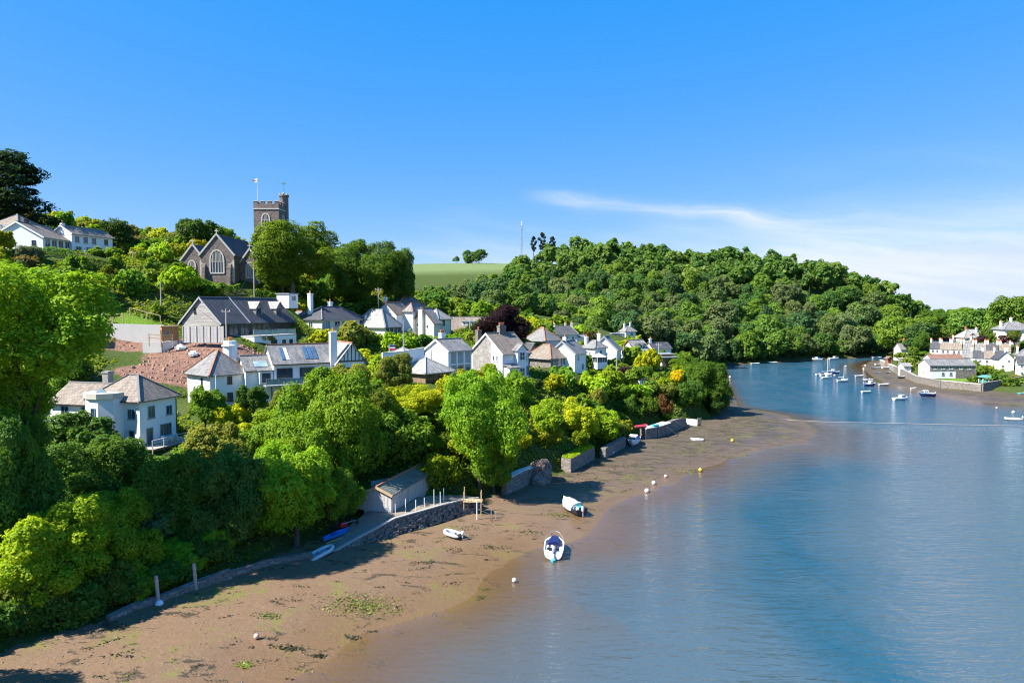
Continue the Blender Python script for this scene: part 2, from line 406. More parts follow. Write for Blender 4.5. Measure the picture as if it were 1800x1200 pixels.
HILL = []          # (x, y, z) control points
def hp(px, py, d): HILL.append(tuple(at(px, py, d)))
for a in [(60, 805, 84), (240, 792, 81), (322, 788, 90), (130, 790, 92), (200, 905, 70), (60, 900, 66), (340, 705, 103), (440, 700, 100), (480, 715, 103), (640, 705, 106),
          (330, 655, 111), (230, 668, 108), (210, 607, 119), (300, 605, 119), (420, 618, 116), 
          (150, 543, 126), (250, 512, 136), (330, 492, 142), (100, 465, 134), (200, 462, 144), (30, 437, 138), (205, 453, 150), (120, 440, 146),
          (345, 492, 148), (440, 505, 150), (490, 492, 178), (530, 533, 155), (650, 548, 175), (600, 540, 168), (730, 580, 158), (770, 603, 158), (820, 592, 168), (890, 602, 150),
          (730, 672, 111), (790, 668, 116), (880, 664, 124), (960, 643, 140), (1005, 654, 141), (955, 608, 158), (1000, 604, 186), (1060, 640, 159), (1120, 631, 188), (1107, 596, 226), (1170, 644, 172),
          (1100, 690, 147), (1190, 700, 152), (950, 735, 111), (800, 780, 94), (700, 815, 90), (590, 880, 80), (1000, 775, 113), (430, 860, 77), (1240, 700, 166), (1150, 720, 144), (870, 830, 91),
          (1630, 668, 222), (1700, 668, 222), (1760, 650, 236), (1680, 645, 242), (1720, 604, 290), (1785, 604, 272), (1620, 614, 300), (1590, 618, 296), (1570, 640, 275), (1660, 602, 292), (1800, 640, 236)]: hp(*a)
HILL += [(-130, 95, 44), (-150, 140, 50), (-150, 200, 52), (-200, 300, 55), (-110, 170, 44), (-80, 168, 38.5), (-60, 215, 37), (-40, 255, 34), (0, 220, 23), (25, 250, 20), (-30, 300, 27), (-60, 62, 13), (-75, 75, 22), (-62, 85, 13),
         (-70, 40, 12), (-90, 20, 18), (-100, 60, 30), (-10, 340, 24), (-45, 400, 34), (-110, 480, 48), (-80, 545, 60), (-30, 545, 61), (-140, 560, 60), (-20, 480, 50), (40, 300, 9), (75, 330, 8), (60, 300, 9)]
for px, py, d, tree in [(960, 445, 500, 10), (1010, 428, 490, 13), (1100, 432, 480, 13), (1200, 450, 470, 13), (1300, 458, 460, 12), (1400, 460, 455, 12), (1500, 476, 445, 12), (1560, 497, 440, 12), (1610, 532, 430, 11),
                        (1000, 520, 390, 12), (1100, 560, 335, 11), (1200, 545, 370, 12), (1400, 545, 395, 12), (1500, 560, 395, 11), (900, 500, 400, 12), (800, 530, 340, 11),
                        (1800, 520, 650, 11), (1700, 541, 640, 11), (1650, 556, 560, 11)]:
    p = at(px, py, d); HILL.append((p.x, p.y, p.z - tree))
HILL += [(268, 430, 7), (285, 460, 6), (305, 500, 6), (345, 600, 4), (0, 640, 62), (120, 620, 48), (220, 600, 30), (330, 560, 5), (600, 720, 20), (700, 600, 18), (300, 300, 17), (260, 220, 16), (215, 250, 11), (340, 380, 9), (420, 470, 6), (-400, 700, 50), (-300, 400, 56), (0, 1000, 45), (400, 1000, 12), (900, 1000, 14), (-800, 1000, 40),
         (-250, 100, 55), (-250, -50, 45), (400, 100, 25), (600, 300, 26), (0, 2500, 12), (2500, 2500, 8), (-2500, 2500, 20), (-2500, 0, 20), (2500, 0, 20)]
for x, y, w in SHORE[1:-1]:
    HILL.append((x, y, 1.6))
PADS = [(160, 247, 313, 786, 82, 7.4), (331, 370, 436, 712, 100, 6.6), (420, 436, 591, 716, 102, 6.5), (321, 388, 517, 592, 121, 9.4), (519, 566, 642, 584, 139, 7.6), (618, 677, 706, 594, 146, 9.0), (660, 697, 723, 578, 158, 6.0), (726, 763, 788, 602, 157, 6.6), (748, 788, 829, 668, 117, 5.9), (703, 748, 793, 672, 110, 6.2), (829, 883, 930, 668, 124, 8.6), (924, 968, 997, 646, 139, 7.0), (967, 1010, 1025, 657, 141, 5.6), (1023, 1046, 1056, 640, 158, 4.6), (1091, 1117, 1142, 632, 186, 6.0), (1133, 1147, 1153, 634, 192, 4.4), (1150, 1164, 1191, 646, 171, 4.2), (-12, 76, 129, 438, 140, 10.5), (93, 127, 200, 447, 148, 5.6), (487, 508, 521, 533, 140, 3.0), (1624, 1634, 1714, 664, 231, 6.5), (1632, 1637, 1693, 648, 243, 5.0), (1680, 1695, 1737, 603, 288, 6.5), (1572, 1583, 1607, 622, 292, 5.2), (1579, 1588, 1601, 652, 250, 3.4)]   # house plots: columns of left, near and right corners, foot row, distance, width
for xl, xn, xr, py, d, W in PADS:
    th, L = fit(xl, xn, xr, d, W); p = at(xn, py, d); c_, s_ = math.cos(th), math.sin(th)
    for u in (0.0, 0.5, 1.0):
        for v in (0.0, 1.0): HILL.append((p.x + u * L * c_ - v * W * s_, p.y + u * L * s_ + v * W * c_, p.z - 0.15))
HP = np.array(HILL)
def _kern(r2): return np.sqrt(r2 + 36.0)
_D2 = (HP[:, None, 0] - HP[None, :, 0]) ** 2 + (HP[:, None, 1] - HP[None, :, 1]) ** 2
_A = np.zeros((len(HP) + 1,) * 2); _A[:-1, :-1] = _kern(_D2) - 0.25 * np.eye(len(HP)); _A[-1, :-1] = 1; _A[:-1, -1] = 1
_W = np.linalg.solve(_A, np.append(HP[:, 2], 0.0))
def _wob(X, Y, s, a): return a * (np.sin(X / s + 1.3 * np.sin(Y / (s * 1.7))) * np.cos(Y / (s * 1.1) + 0.9 * np.sin(X / (s * 1.3))))
def terrain(X, Y):
    X = np.asarray(X, float); shp = X.shape; X = X.ravel(); Y = np.asarray(Y, float).ravel()
    z = np.empty(X.shape)
    for i in range(0, len(X), 20000):
        x, y = X[i:i + 20000], Y[i:i + 20000]
        z[i:i + 20000] = _kern((x[:, None] - HP[None, :, 0]) ** 2 + (y[:, None] - HP[None, :, 1]) ** 2) @ _W[:-1] + _W[-1]
    s, w = shore_sd(X, Y)
    land = np.maximum(z, 1.3 + 0.02 * np.clip(s, 0, 60))
    f = np.clip(s / 2.2, 0, 1); f = f * f * (3 - 2 * f)
    land = 0.85 * (1 - f) + land * f + _wob(X, Y, 3.1, 0.10) * f
    mud = 0.9 * (1 + s / w) + _wob(X, Y, 2.3, 0.035) + _wob(X + 9, Y, 7.0, 0.05) * np.clip(-s / 4, 0, 1)
    mud = np.where(mud < -0.4, -0.4 + (mud + 0.4) * 0.55, mud); mud = np.maximum(mud, -3.0)
    return np.where(s > 0, land, mud).reshape(shp), s.reshape(shp), w.reshape(shp)
def gz(x, y): return float(terrain(np.array([x]), np.array([y]))[0][0])

def axis(stops):
    out = [stops[0][0]]
    for (a, st), (b, _) in zip(stops[:-1], stops[1:]):
        n = max(1, int(round((b - a) / st))); out += [a + (b - a) * (k + 1) / n for k in range(n)]
    return np.array(out)
GX = axis([(-2600, 300), (-400, 20), (-130, 3), (-60, 1.0), (75, 1.6), (200, 4), (340, 12), (800, 200), (2600, 1)])
GY = axis([(-100, 10), (30, 1.0), (185, 2.5), (380, 6), (640, 25), (1000, 150), (2800, 1)])
gx, gy = np.meshgrid(GX, GY); gzv, gs, gw = terrain(gx, gy)
_nx, _ny = len(GX), len(GY)
_q = np.arange(_nx * _ny).reshape(_ny, _nx)
QUADS = np.stack([_q[:-1, :-1], _q[:-1, 1:], _q[1:, 1:], _q[1:, :-1]], -1).reshape(-1, 4)

def sheet(name, V, Q, mat, attrs=None, smooth=True):
    used = np.unique(Q); mp = np.full(len(V), -1); mp[used] = np.arange(len(used))
    V2 = V[used]; Q2 = mp[Q]
    me = bpy.data.meshes.new(name); me.vertices.add(len(V2)); me.vertices.foreach_set('co', V2.ravel())
    me.loops.add(Q2.size); me.loops.foreach_set('vertex_index', Q2.ravel().astype(np.int32))
    me.polygons.add(len(Q2)); me.polygons.foreach_set('loop_start', np.arange(0, Q2.size, Q2.shape[1], dtype=np.int32))
    me.update(); me.validate()
    if smooth: me.polygons.foreach_set('use_smooth', np.ones(len(Q2), bool))
    for k, a in (attrs or {}).items():
        at_ = me.attributes.new(k, 'FLOAT', 'POINT'); at_.data.foreach_set('value', np.asarray(a, float).ravel()[used])
    me.materials.append(MATS[mat]); return link(name, me)

# ground cover seen from here: bare red earth of the building plot, mown lawns, a ripening field
def blob(px, py, d, rx, ry, rot=0.0):
    p = at(px, py, d); c, s_ = math.cos(rot), math.sin(rot)
    u = (gx - p.x) * c + (gy - p.y) * s_; v = -(gx - p.x) * s_ + (gy - p.y) * c
    return np.clip(1.6 - np.hypot(u / rx, v / ry) * 1.0, 0, 1)
soil = np.maximum.reduce([blob(320, 648, 111, 7, 2.6), blob(262, 650, 110, 5, 1.8), blob(420, 628, 115, 5, 3), blob(350, 626, 115, 8, 3.2), blob(225, 610, 119, 5, 2.4), blob(300, 605, 119, 6, 2.4)])
lawn = np.maximum.reduce([blob(545, 598, 124, 5, 3), blob(560, 508, 143, 12, 2.5), blob(235, 545, 127, 6, 2.5), blob(1105, 650, 160, 6, 2.0, 0.4), blob(720, 840, 83, 5, 3), blob(1700, 664, 224, 9, 4)])
field = np.clip((gy - 470) / 30, 0, 1) * np.clip((20 - gx) / 25, 0, 1)
def m_ground():
    m, t = new_mat('hill_ground'); v = coords(t, 'Object')
    A = lambda n: (lambda a: (setattr(a, 'attribute_name', n), a.outputs['Fac'])[1])(t.add('ShaderNodeAttribute'))
    n1 = t.noise(v, 0.35, 6.0, 0.65); n2 = t.noise(v, 2.2, 4.0, 0.6)
    c = t.mix(n2, (0.030, 0.052, 0.012), (0.085, 0.125, 0.026)); c = t.mix(t.mapr(n1, 0.52, 0.72), c, (0.10, 0.085, 0.045))
    lw = t.mix(n2, (0.11, 0.21, 0.022), (0.17, 0.27, 0.032)); c = t.mix(A('lawn'), c, lw)
    n6 = t.noise(v, 0.9, 6.0, 0.7, 0.6); so = t.mix(n2, (0.20, 0.105, 0.075), (0.36, 0.215, 0.155)); so = t.mix(t.mapr(n6, 0.40, 0.62, 0, 0.8), so, (0.13, 0.080, 0.060)); so = t.mix(t.mapr(n6, 0.62, 0.74, 0, 0.7), so, (0.44, 0.33, 0.26))
    c = t.mix(t.math('MULTIPLY', t.mapr(t.math('ADD', A('soil'), t.math('MULTIPLY', n2, 0.5)), 0.62, 0.8), 1.0), c, so)
    fd = t.mix(t.noise(t.scale(v, 0.02, 0.3, 1), 1.0, 4.0), (0.125, 0.185, 0.070), (0.165, 0.210, 0.085)); c = t.mix(A('field'), c, fd)
    t.l.new(c, t.b.inputs['Base Color']); t.b.inputs['Roughness'].default_value = 0.95; t.b.inputs['Specular IOR Level'].default_value = 0.1
    bump(t, t.math('ADD', t.noise(v, 1.6, 6.0, 0.7), t.math('MULTIPLY', t.noise(v, 7.0, 3.0), 0.3)), 0.9, 0.35)
def m_mud():
    m, t = new_mat('tidal_mud'); v = coords(t, 'Object')
    A = lambda n: (lambda a: (setattr(a, 'attribute_name', n), a.outputs['Fac'])[1])(t.add('ShaderNodeAttribute'))
    h = A('height'); far = A('far')
    n1 = t.noise(v, 0.22, 6.0, 0.62, 0.6); n2 = t.noise(v, 1.5, 5.0, 0.65); n3 = t.noise(t.scale(v, 0.55, 1.3, 1, (0, 0, 0.7)), 0.55, 6.0, 0.68, 0.5); n4 = t.noise(v, 6.0, 3.0, 0.6)
    sand = t.mix(n2, (0.128, 0.077, 0.040), (0.200, 0.125, 0.069)); silt = t.mix(n2, (0.066, 0.047, 0.034), (0.118, 0.084, 0.062))
    c = t.mix(far, sand, silt)
    n5 = t.noise(v, 0.09, 4.0, 0.6, 0.4)
    c = t.mix(t.mapr(n4, 0.56, 0.72, 0, 0.45), c, (0.30, 0.215, 0.14))
    c = t.mix(t.mapr(n5, 0.48, 0.66, 0, 0.45), c, (0.150, 0.105, 0.070))
    # weed and algae in patches, wrack in dark tufts
    alg = t.math('MULTIPLY', t.mapr(n1, 0.535, 0.62), t.mapr(n2, 0.38, 0.60))
    c = t.mix(t.math('MULTIPLY', alg, 0.8), c, (0.130, 0.140, 0.020))
    wr = t.math('MULTIPLY', t.mapr(t.math('ADD', n3, t.math('MULTIPLY', far, 0.05)), 0.585, 0.63), t.mapr(n2, 0.40, 0.50))
    c = t.mix(t.math('MULTIPLY', wr, .9), c, (0.040, 0.034, 0.016))
    c = t.mix(t.math('MULTIPLY', far, t.mapr(n3, 0.40, 0.60, 0, 0.8)), c, (0.062, 0.052, 0.024))
    wet = t.mapr(h, 0.30, 0.0)
    c = t.mix(wet, c, t.mix(0.55, (0.16, 0.102, 0.050), c))
    c = t.mix(t.math('MULTIPLY', wet, 0.30), c, (0.17, 0.095, 0.035))
    t.l.new(c, t.b.inputs['Base Color'])
    t.l.new(t.mapr(t.math('ADD', h, t.math('MULTIPLY', t.math('SUBTRACT', n1, 0.5), 0.8)), 0.08, 0.55, 0.28, 0.85), t.b.inputs['Roughness']); t.b.inputs['Specular IOR Level'].default_value = 0.42
    rip = t.add('ShaderNodeTexWave', wave_type='BANDS'); t.l.new(t.scale(v, 1, 1, 1, (0, 0, -0.6)), rip.inputs['Vector'])
    rip.inputs['Scale'].default_value = 0.55; rip.inputs['Distortion'].default_value = 7.0; rip.inputs['Detail'].default_value = 3.0
    hh = t.math('ADD', t.math('MULTIPLY', n2, 0.7), t.math('ADD', t.math('MULTIPLY', n4, 0.25), t.math('MULTIPLY', rip.outputs[0], 0.025)))
    bump(t, t.math('ADD', hh, t.math('MULTIPLY', wr, 0.5)), 0.85, 0.13)
def m_water():
    m, t = new_mat('creek_water'); v = coords(t, 'Object')
    A = lambda n: (lambda a: (setattr(a, 'attribute_name', n), a.outputs['Fac'])[1])(t.add('ShaderNodeAttribute'))
    dep = A('depth'); ch = t.math('MULTIPLY', A('channel'), t.mapr(t.noise(t.scale(v, 1, .4, 1), .12, 4.0, .6, .6), .25, .62, .25, .95))
    n1 = t.noise(t.scale(v, 1.0, 0.35, 1, (0, 0, -0.2)), 0.03, 4.0, 0.6, 0.8)
    deep = t.mix(ch, (0.062, 0.104, 0.134), (0.012, 0.074, 0.118))
    deep = t.mix(t.mapr(n1, 0.35, 0.7, 0.0, 0.45), deep, (0.030, 0.086, 0.128))
    body = t.mix(t.mapr(dep, 0.05, 0.70, 0, 1, True), (0.136, 0.094, 0.062), deep)
    df = t.add('ShaderNodeBsdfDiffuse'); t.l.new(body, df.inputs['Color'])
    tp = t.add('ShaderNodeBsdfTransparent')
    al = t.math('SUBTRACT', 1.0, t.math('POWER', 2.718, t.math('MULTIPLY', t.math('MAXIMUM', dep, 0.0), -4.2)))
    m1 = t.add('ShaderNodeMixShader'); t.l.new(al, m1.inputs[0]); t.l.new(tp.outputs[0], m1.inputs[1]); t.l.new(df.outputs[0], m1.inputs[2])
    w1 = t.noise(t.scale(v, 0.55, 1.5, 1, (0, 0, 0.12)), 1.05, 4.0, 0.6, 0.4); w2 = t.noise(t.scale(v, 0.22, 0.55, 1, (0, 0, 0.18)), 0.9, 3.0, 0.55, 0.5); w3 = t.noise(v, 5.0, 2.0)
    hh = t.math('ADD', t.math('MULTIPLY', w1, 0.55), t.math('ADD', t.math('MULTIPLY', w2, 0.8), t.math('MULTIPLY', w3, 0.10)))
    bn = t.add('ShaderNodeBump'); bn.inputs['Distance'].default_value = 0.70; t.l.new(hh, bn.inputs['Height'])
    t.l.new(t.mapr(dep, 0.02, 0.8, 0.06, 0.9), bn.inputs['Strength'])
    gl = t.add('ShaderNodeBsdfGlossy'); gl.inputs['Roughness'].default_value = 0.07; gl.inputs['Color'].default_value = (0.95, 0.97, 1, 1); t.l.new(bn.outputs[0], gl.inputs['Normal'])
    fr = t.add('ShaderNodeFresnel'); fr.inputs['IOR'].default_value = 1.333; t.l.new(bn.outputs[0], fr.inputs['Normal'])
    m2 = t.add('ShaderNodeMixShader'); t.l.new(fr.outputs[0], m2.inputs[0]); t.l.new(m1.outputs[0], m2.inputs[1]); t.l.new(gl.outputs[0], m2.inputs[2])
    t.l.new(m2.outputs[0], t.out.inputs['Surface'])
m_ground(); m_mud(); m_water()
GV = np.stack([gx.ravel(), gy.ravel(), gzv.ravel()], -1)
_sq = gs.ravel()[QUADS]
is_land = (_sq.max(1) > 0.0)
ground = tag(sheet('ground', GV, QUADS[is_land], 'hill_ground', {'soil': soil, 'lawn': lawn, 'field': field}), 'steep green hillside of gardens above the creek', None, None, 'structure')
mudflat = tag(sheet('mudflat', GV, QUADS[~is_land], 'tidal_mud', {'height': gzv, 'far': np.clip((gy - 78) / 45, 0, 1)}), 'brown tidal mud dried out below the bank', None, None, 'structure')
# the deep channel of the creek runs down the middle of the water
CHN = np.array([(22, -60), (24, 30), (27, 60), (33, 85), (47, 120), (72, 155), (95, 200), (112, 250), (122, 300), (150, 330), (190, 348)], float)
def chan_d(X, Y):
    b = np.full(X.shape, 1e9)
    for (x0, y0), (x1, y1) in zip(CHN[:-1], CHN[1:]):
        dx, dy = x1 - x0, y1 - y0; k = np.clip(((X - x0) * dx + (Y - y0) * dy) / (dx * dx + dy * dy), 0, 1)
        b = np.minimum(b, np.hypot(X - x0 - k * dx, Y - y0 - k * dy))
    return b
cd = chan_d(gx, gy); cwid = np.clip(2.6 + (gy - 40) * 0.15, 2.2, 60) * (1 + .28 * np.sin(gy * .11 + gx * .05) + .15 * np.sin(gy * .31))
channel = np.clip(1.35 - cd / cwid, 0, 1)
WV = GV.copy(); WV[:, 2] = 0.0
wet_q = (GV[:, 2][QUADS].min(1) < 0.06)
water = tag(sheet('water', WV, QUADS[wet_q], 'creek_water', {'depth': -gzv, 'channel': channel}), 'rippled blue creek water turning brown over the shallows', None, None, 'structure')

def gz_fast(x, y): return float(gzv[np.abs(GY - y).argmin(), np.abs(GX - x).argmin()])
def sd_fast(x, y): return float(gs[np.abs(GY - y).argmin(), np.abs(GX - x).argmin()])
# ------------------------------------------------------------------ buildings
EXC = []          # (x, y, radius) kept clear of shrubs
class House:
    def __init__(s, name, label, px, py, d, th, cat='house', group=None, trim='white_paint', frame='white_paint'):
        p = at(px, py, d); s.p = p; s.d = d; s.th = th; s.k = d / FPX
        s.root = tag(empty(name, p, th), label, cat, group); s.trim = trim; s.frame = frame
    def clear(s, L, W, pad=1.0, front=3.0):
        c, n = math.cos(s.th), math.sin(s.th)
        for i in range(-1 if front else 0, int(L // 3) + 1):
            for j in range(-1 if front else 0, int(W // 3) + 1):
                u, v = min(i * 3 + 1.5, L), min(j * 3 + 1.5, W); EXC.append((s.p.x + u * c - v * n, s.p.y + u * n + v * c, 2.2 + pad))
    def wing(s, x0, x1, y0, y1, z0, z1, rh, roof='gable', axis='x', wall='white_render', tile='slate_grey', oh=0.35, ov=0.25, ridge='ridge_grey', below=2.0, verge=None, gutter=True, cut=0.0):
        """walls from z0 to z1 and a roof rising rh above; axis is the run of the ridge"""
        S = (lambda p: p) if axis == 'x' else (lambda p: (p[1], p[0], p[2]))
        a0, a1, b0, b1 = (x0, x1, y0, y1) if axis == 'x' else (y0, y1, x0, x1)
        bm = (b0 + b1) / 2; hw = (b1 - b0) / 2; zb = z0 - below; m = MB()
        for (p, q) in (((x0, y0), (x1, y0)), ((x1, y0), (x1, y1)), ((x1, y1), (x0, y1)), ((x0, y1), (x0, y0))):
            m.face([(p[0], p[1], zb), (q[0], q[1], zb), (q[0], q[1], z1), (p[0], p[1], z1)])
        if roof == 'gable':
            for a in (a0, a1): m.face([S((a, b0, z1)), S((a, b1, z1)), S((a, bm, z1 + rh))])
        elif roof == 'mono': pass
        if roof in ('flat', 'mono', 'hip'): m.face([(x0, y0, z1), (x1, y0, z1), (x1, y1, z1), (x0, y1, z1)])
        w = m.build('wall', wall, s.root)
        r = MB(); dz = rh / hw * oh if roof in ('gable', 'hip') else 0; t = 0.14; e = 0.05; rd = MB()
        if roof == 'gable':
            P = lambda a, b, z: S((a, b, z + e))
            A0, A1 = a0 - ov, a1 + ov
            r.slab([P(A0, b0 - oh, z1 - dz), P(A1, b0 - oh, z1 - dz), P(A1, bm, z1 + rh), P(A0, bm, z1 + rh)], t)
            r.slab([P(A1, b1 + oh, z1 - dz), P(A0, b1 + oh, z1 - dz), P(A0, bm, z1 + rh), P(A1, bm, z1 + rh)], t)
            rd.bar(S((A0, bm, z1 + rh + 0.09)), S((A1, bm, z1 + rh + 0.09)), 0.24, 0.16)
        elif roof == 'hip':
            P = lambda a, b, z: S((a, b, z + e)); rl = min(hw, (a1 - a0) / 2 - 0.02) * (1 - cut); zr = z1 + rh; zl = z1 - dz
            c = [P(a0 - oh, b0 - oh, zl), P(a1 + oh, b0 - oh, zl), P(a1 + oh, b1 + oh, zl), P(a0 - oh, b1 + oh, zl)]; h0, h1 = P(a0 + rl, bm, zr), P(a1 - rl, bm, zr)
            r.slab([c[0], c[1], h1, h0], t); r.slab([c[2], c[3], h0, h1], t); r.slab([c[1], c[2], h1], t); r.slab([c[3], c[0], h0], t)
            up = Vector((0, 0, 0.06))
            for p, q in ((c[0], h0), (c[3], h0), (c[1], h1), (c[2], h1), (h0, h1)): rd.bar(Vector(p) + up, Vector(q) + up, 0.22, 0.12)
        elif roof == 'mono':     # rises towards +b
            P = lambda a, b, z: S((a, b, z + e))
            r.slab([P(a0 - ov, b0 - oh, z1), P(a1 + ov, b0 - oh, z1), P(a1 + ov, b1 + oh, z1 + rh), P(a0 - ov, b1 + oh, z1 + rh)], t)
        else:
            r.box((x0 - oh, y0 - oh, z1 + 0.01), (x1 + oh, y1 + oh, z1 + max(rh, 0.18)))
        ro = r.build('roof', tile, s.root)
        if rd.v: rd.build('ridge', ridge, ro)
        if roof == 'gable' and verge:
            v = MB()
            for a, sg in ((a0 - ov, -1),):
                for b, o_ in ((b0, -oh), (b1, oh)):
                    v.bar(S((a + sg * 0.03, b + o_, z1 - dz - 0.06)), S((a + sg * 0.03, bm, z1 + rh - 0.06)), 0.06, 0.30)
            v.build('bargeboard', verge, ro)
        if gutter and roof in ('gable', 'hip'):
            gq = MB(); gq.bar(S((a0 - 0.1, b0 - oh - 0.05, z1 - dz - 0.05)), S((a1 + 0.1, b0 - oh - 0.05, z1 - dz - 0.05)), 0.11, 0.11)
            gm_ = 'black_paint' if s.trim != 'white_paint' else 'grey_paint'; gq.build('gutter', gm_, ro)
            MB().bar((x1 - 0.12, y0 - 0.06, zb), (x1 - 0.12, y0 - 0.06, z1 - 0.1), 0.08).build('downpipe', gm_, w)
        return w, ro
    def frame_of(s, face, at_):
        # origin, along, outward for the faces one sees
        if face == 'R': return Vector((0, at_, 0)), Vector((1, 0, 0)), Vector((0, -1, 0))
        if face == 'L': return Vector((at_, 0, 0)), Vector((0, 1, 0)), Vector((-1, 0, 0))
        if face == 'E': return Vector((at_, 0, 0)), Vector((0, 1, 0)), Vector((1, 0, 0))
    def win(s, face, at_, a, z, w, h, cols=2, rows=1, frame=None, glass='glass', name='window', sill=True):
        O, U, N = s.frame_of(face, at_); f = MB(); Z = Vector((0, 0, 1)); fr = 0.075
        P = lambda u, v, n: O + U * (a + u) + Z * (z + v) + N * n
        def bx(u0, u1, v0, v1, n0, n1):
            f.hexa([P(u0, v0, n1), P(u1, v0, n1), P(u1, v0, n0), P(u0, v0, n0), P(u0, v1, n1), P(u1, v1, n1), P(u1, v1, n0), P(u0, v1, n0)])
        hw = w / 2
        bx(-hw, hw, h - fr, h, 0, 0.07); bx(-hw, hw, 0, fr, 0, 0.07); bx(-hw, -hw + fr, fr, h - fr, 0, 0.07); bx(hw - fr, hw, fr, h - fr, 0, 0.07)
        for i in range(1, cols): c = -hw + w * i / cols; bx(c - fr * .4, c + fr * .4, fr, h - fr, 0, 0.06)
        for i in range(1, rows): c = h * i / rows; bx(-hw + fr, hw - fr, c - fr * .35, c + fr * .35, 0, 0.055)
        if sill: bx(-hw - 0.08, hw + 0.08, -0.09, -0.002, 0, 0.14)
        o = f.build(name, frame or s.frame, s.root)
        g_ = MB(); g_.face([P(-hw + .01, 0.01, 0.02), P(hw - .01, 0.01, 0.02), P(hw - .01, h - .01, 0.02), P(-hw + .01, h - .01, 0.02)]); g_.build('pane', glass, o)
        return o
    def door(s, face, at_, a, z, w, h, mat='teal_paint'):
        O, U, N = s.frame_of(face, at_); P = lambda u, v, n: O + U * (a + u) + Vector((0, 0, z + v)) + N * n; f = MB(); hw = w / 2
        f.hexa([P(-hw, 0, .06), P(hw, 0, .06), P(hw, 0, 0), P(-hw, 0, 0), P(-hw, h, .06), P(hw, h, .06), P(hw, h, 0), P(-hw, h, 0)])
        o = f.build('door', mat, s.root); k = MB(); k.box((0, 0, 0), (0.05, 0.05, 0.12)); q = k.build('handle', 'metal_grey', o); q.location = P(hw * .7, h * .48, .07); return o
    def panel(s, face, at_, u0, u1, z0, z1, mat, name='panel', t=0.03):
        O, U, N = s.frame_of(face, at_); P = lambda u, v, n: O + U * u + Vector((0, 0, v)) + N * n
        return MB().hexa([P(u0, z0, t), P(u1, z0, t), P(u1, z0, 0), P(u0, z0, 0), P(u0, z1, t), P(u1, z1, t), P(u1, z1, 0), P(u0, z1, 0)]).build(name, mat, s.root)
    def chimney(s, x, y, z0, z1, w=0.7, d=0.7, mat='white_render', pots=1, potmat='terracotta', round_=False):
        m = MB()
        if round_: m.lathe([(w * .62, z0), (w * .60, z1 - .9), (w * .72, z1 - .85), (w * .72, z1 - .7), (w * .58, z1 - .62), (w * .52, z1)], 14, (x, y, 0))
        else:
            m.box((x - w / 2, y - d / 2, z0), (x + w / 2, y + d / 2, z1 - 0.25)); m.box((x - w / 2 - .08, y - d / 2 - .08, z1 - 0.248), (x + w / 2 + .08, y + d / 2 + .08, z1 - 0.10)); m.box((x - w / 2, y - d / 2, z1 - .098), (x + w / 2, y + d / 2, z1))
        o = m.build('chimney', mat, s.root)
        for i in range(pots):
            px = x + (i - (pots - 1) / 2) * 0.34; MB().lathe([(0.15, z1 - .02), (0.12, z1 + .45), (0.15, z1 + .47), (0.15, z1 + .6)], 8, (px, y, 0)).build('chimney_pot', potmat, o)
        return o
    def dormer(s, x, y0, z, w, h, depth, rh, wall='white_render', tile='slate_grey', win=True, flat=False):
        """small gabled dormer looking out over the right-hand face"""
        m = MB(); hw = w / 2
        m.box((x - hw, y0, z), (x + hw, y0 + depth, z + h))
        if not flat: m.face([(x - hw, y0, z + h), (x + hw, y0, z + h), (x, y0, z + h + rh)])
        o = m.build('dormer', wall, s.root); r = MB(); oh = 0.22
        if flat: r.box((x - hw - .15, y0 - .2, z + h + .01), (x + hw + .15, y0 + depth, z + h + .16))
        else:
            dz = rh / hw * oh
            for sg in (-1, 1): r.slab([(x, y0 - .25, z + h + rh + .05), (x + sg * (hw + oh), y0 - .25, z + h - dz + .05), (x + sg * (hw + oh), y0 + depth, z + h - dz + .05), (x, y0 + depth, z + h + rh + .05)][::sg], 0.12)
        r.build('dormer_roof', tile, o)
        if win: s.win('R', y0, x, z + 0.15 * h, w * 0.62, h * 0.7)
        return o
    def balcony(s, x0, x1, y0, z, depth, glass=True, post=1.6, slab='grey_paint'):
        b = MB().box((x0, y0 - depth, z - 0.18), (x1, y0 - 0.003, z)).build('balcony', slab, s.root)
        n = max(2, int((x1 - x0) / post) + 1); y = y0 - depth + 0.05
        for i in range(n):
            x = x0 + .04 + (x1 - x0 - .08) * i / (n - 1); MB().box((x - .035, y - .035, z + .002), (x + .035, y + .035, z + 1.0)).build('post', 'metal_grey', b)
            if i < n - 1:
                x2 = x0 + .04 + (x1 - x0 - .08) * (i + 1) / (n - 1)
                MB().box((x + .05, y - .012, z + .12), (x2 - .05, y + .012, z + .92)).build('glass_panel', 'pale_glass', b)
        MB().box((x0, y - .04, z + 1.0), (x1, y + .04, z + 1.05)).build('handrail', 'metal_grey', b)
        return b
def house_fit(name, label, xl, xn, xr, py, d, W, **kw):
    th, L = fit(xl, xn, xr, d, W); h = House(name, label, xn, py, d, th, **kw); h.L = L; h.W = W; h.clear(L, W); return h
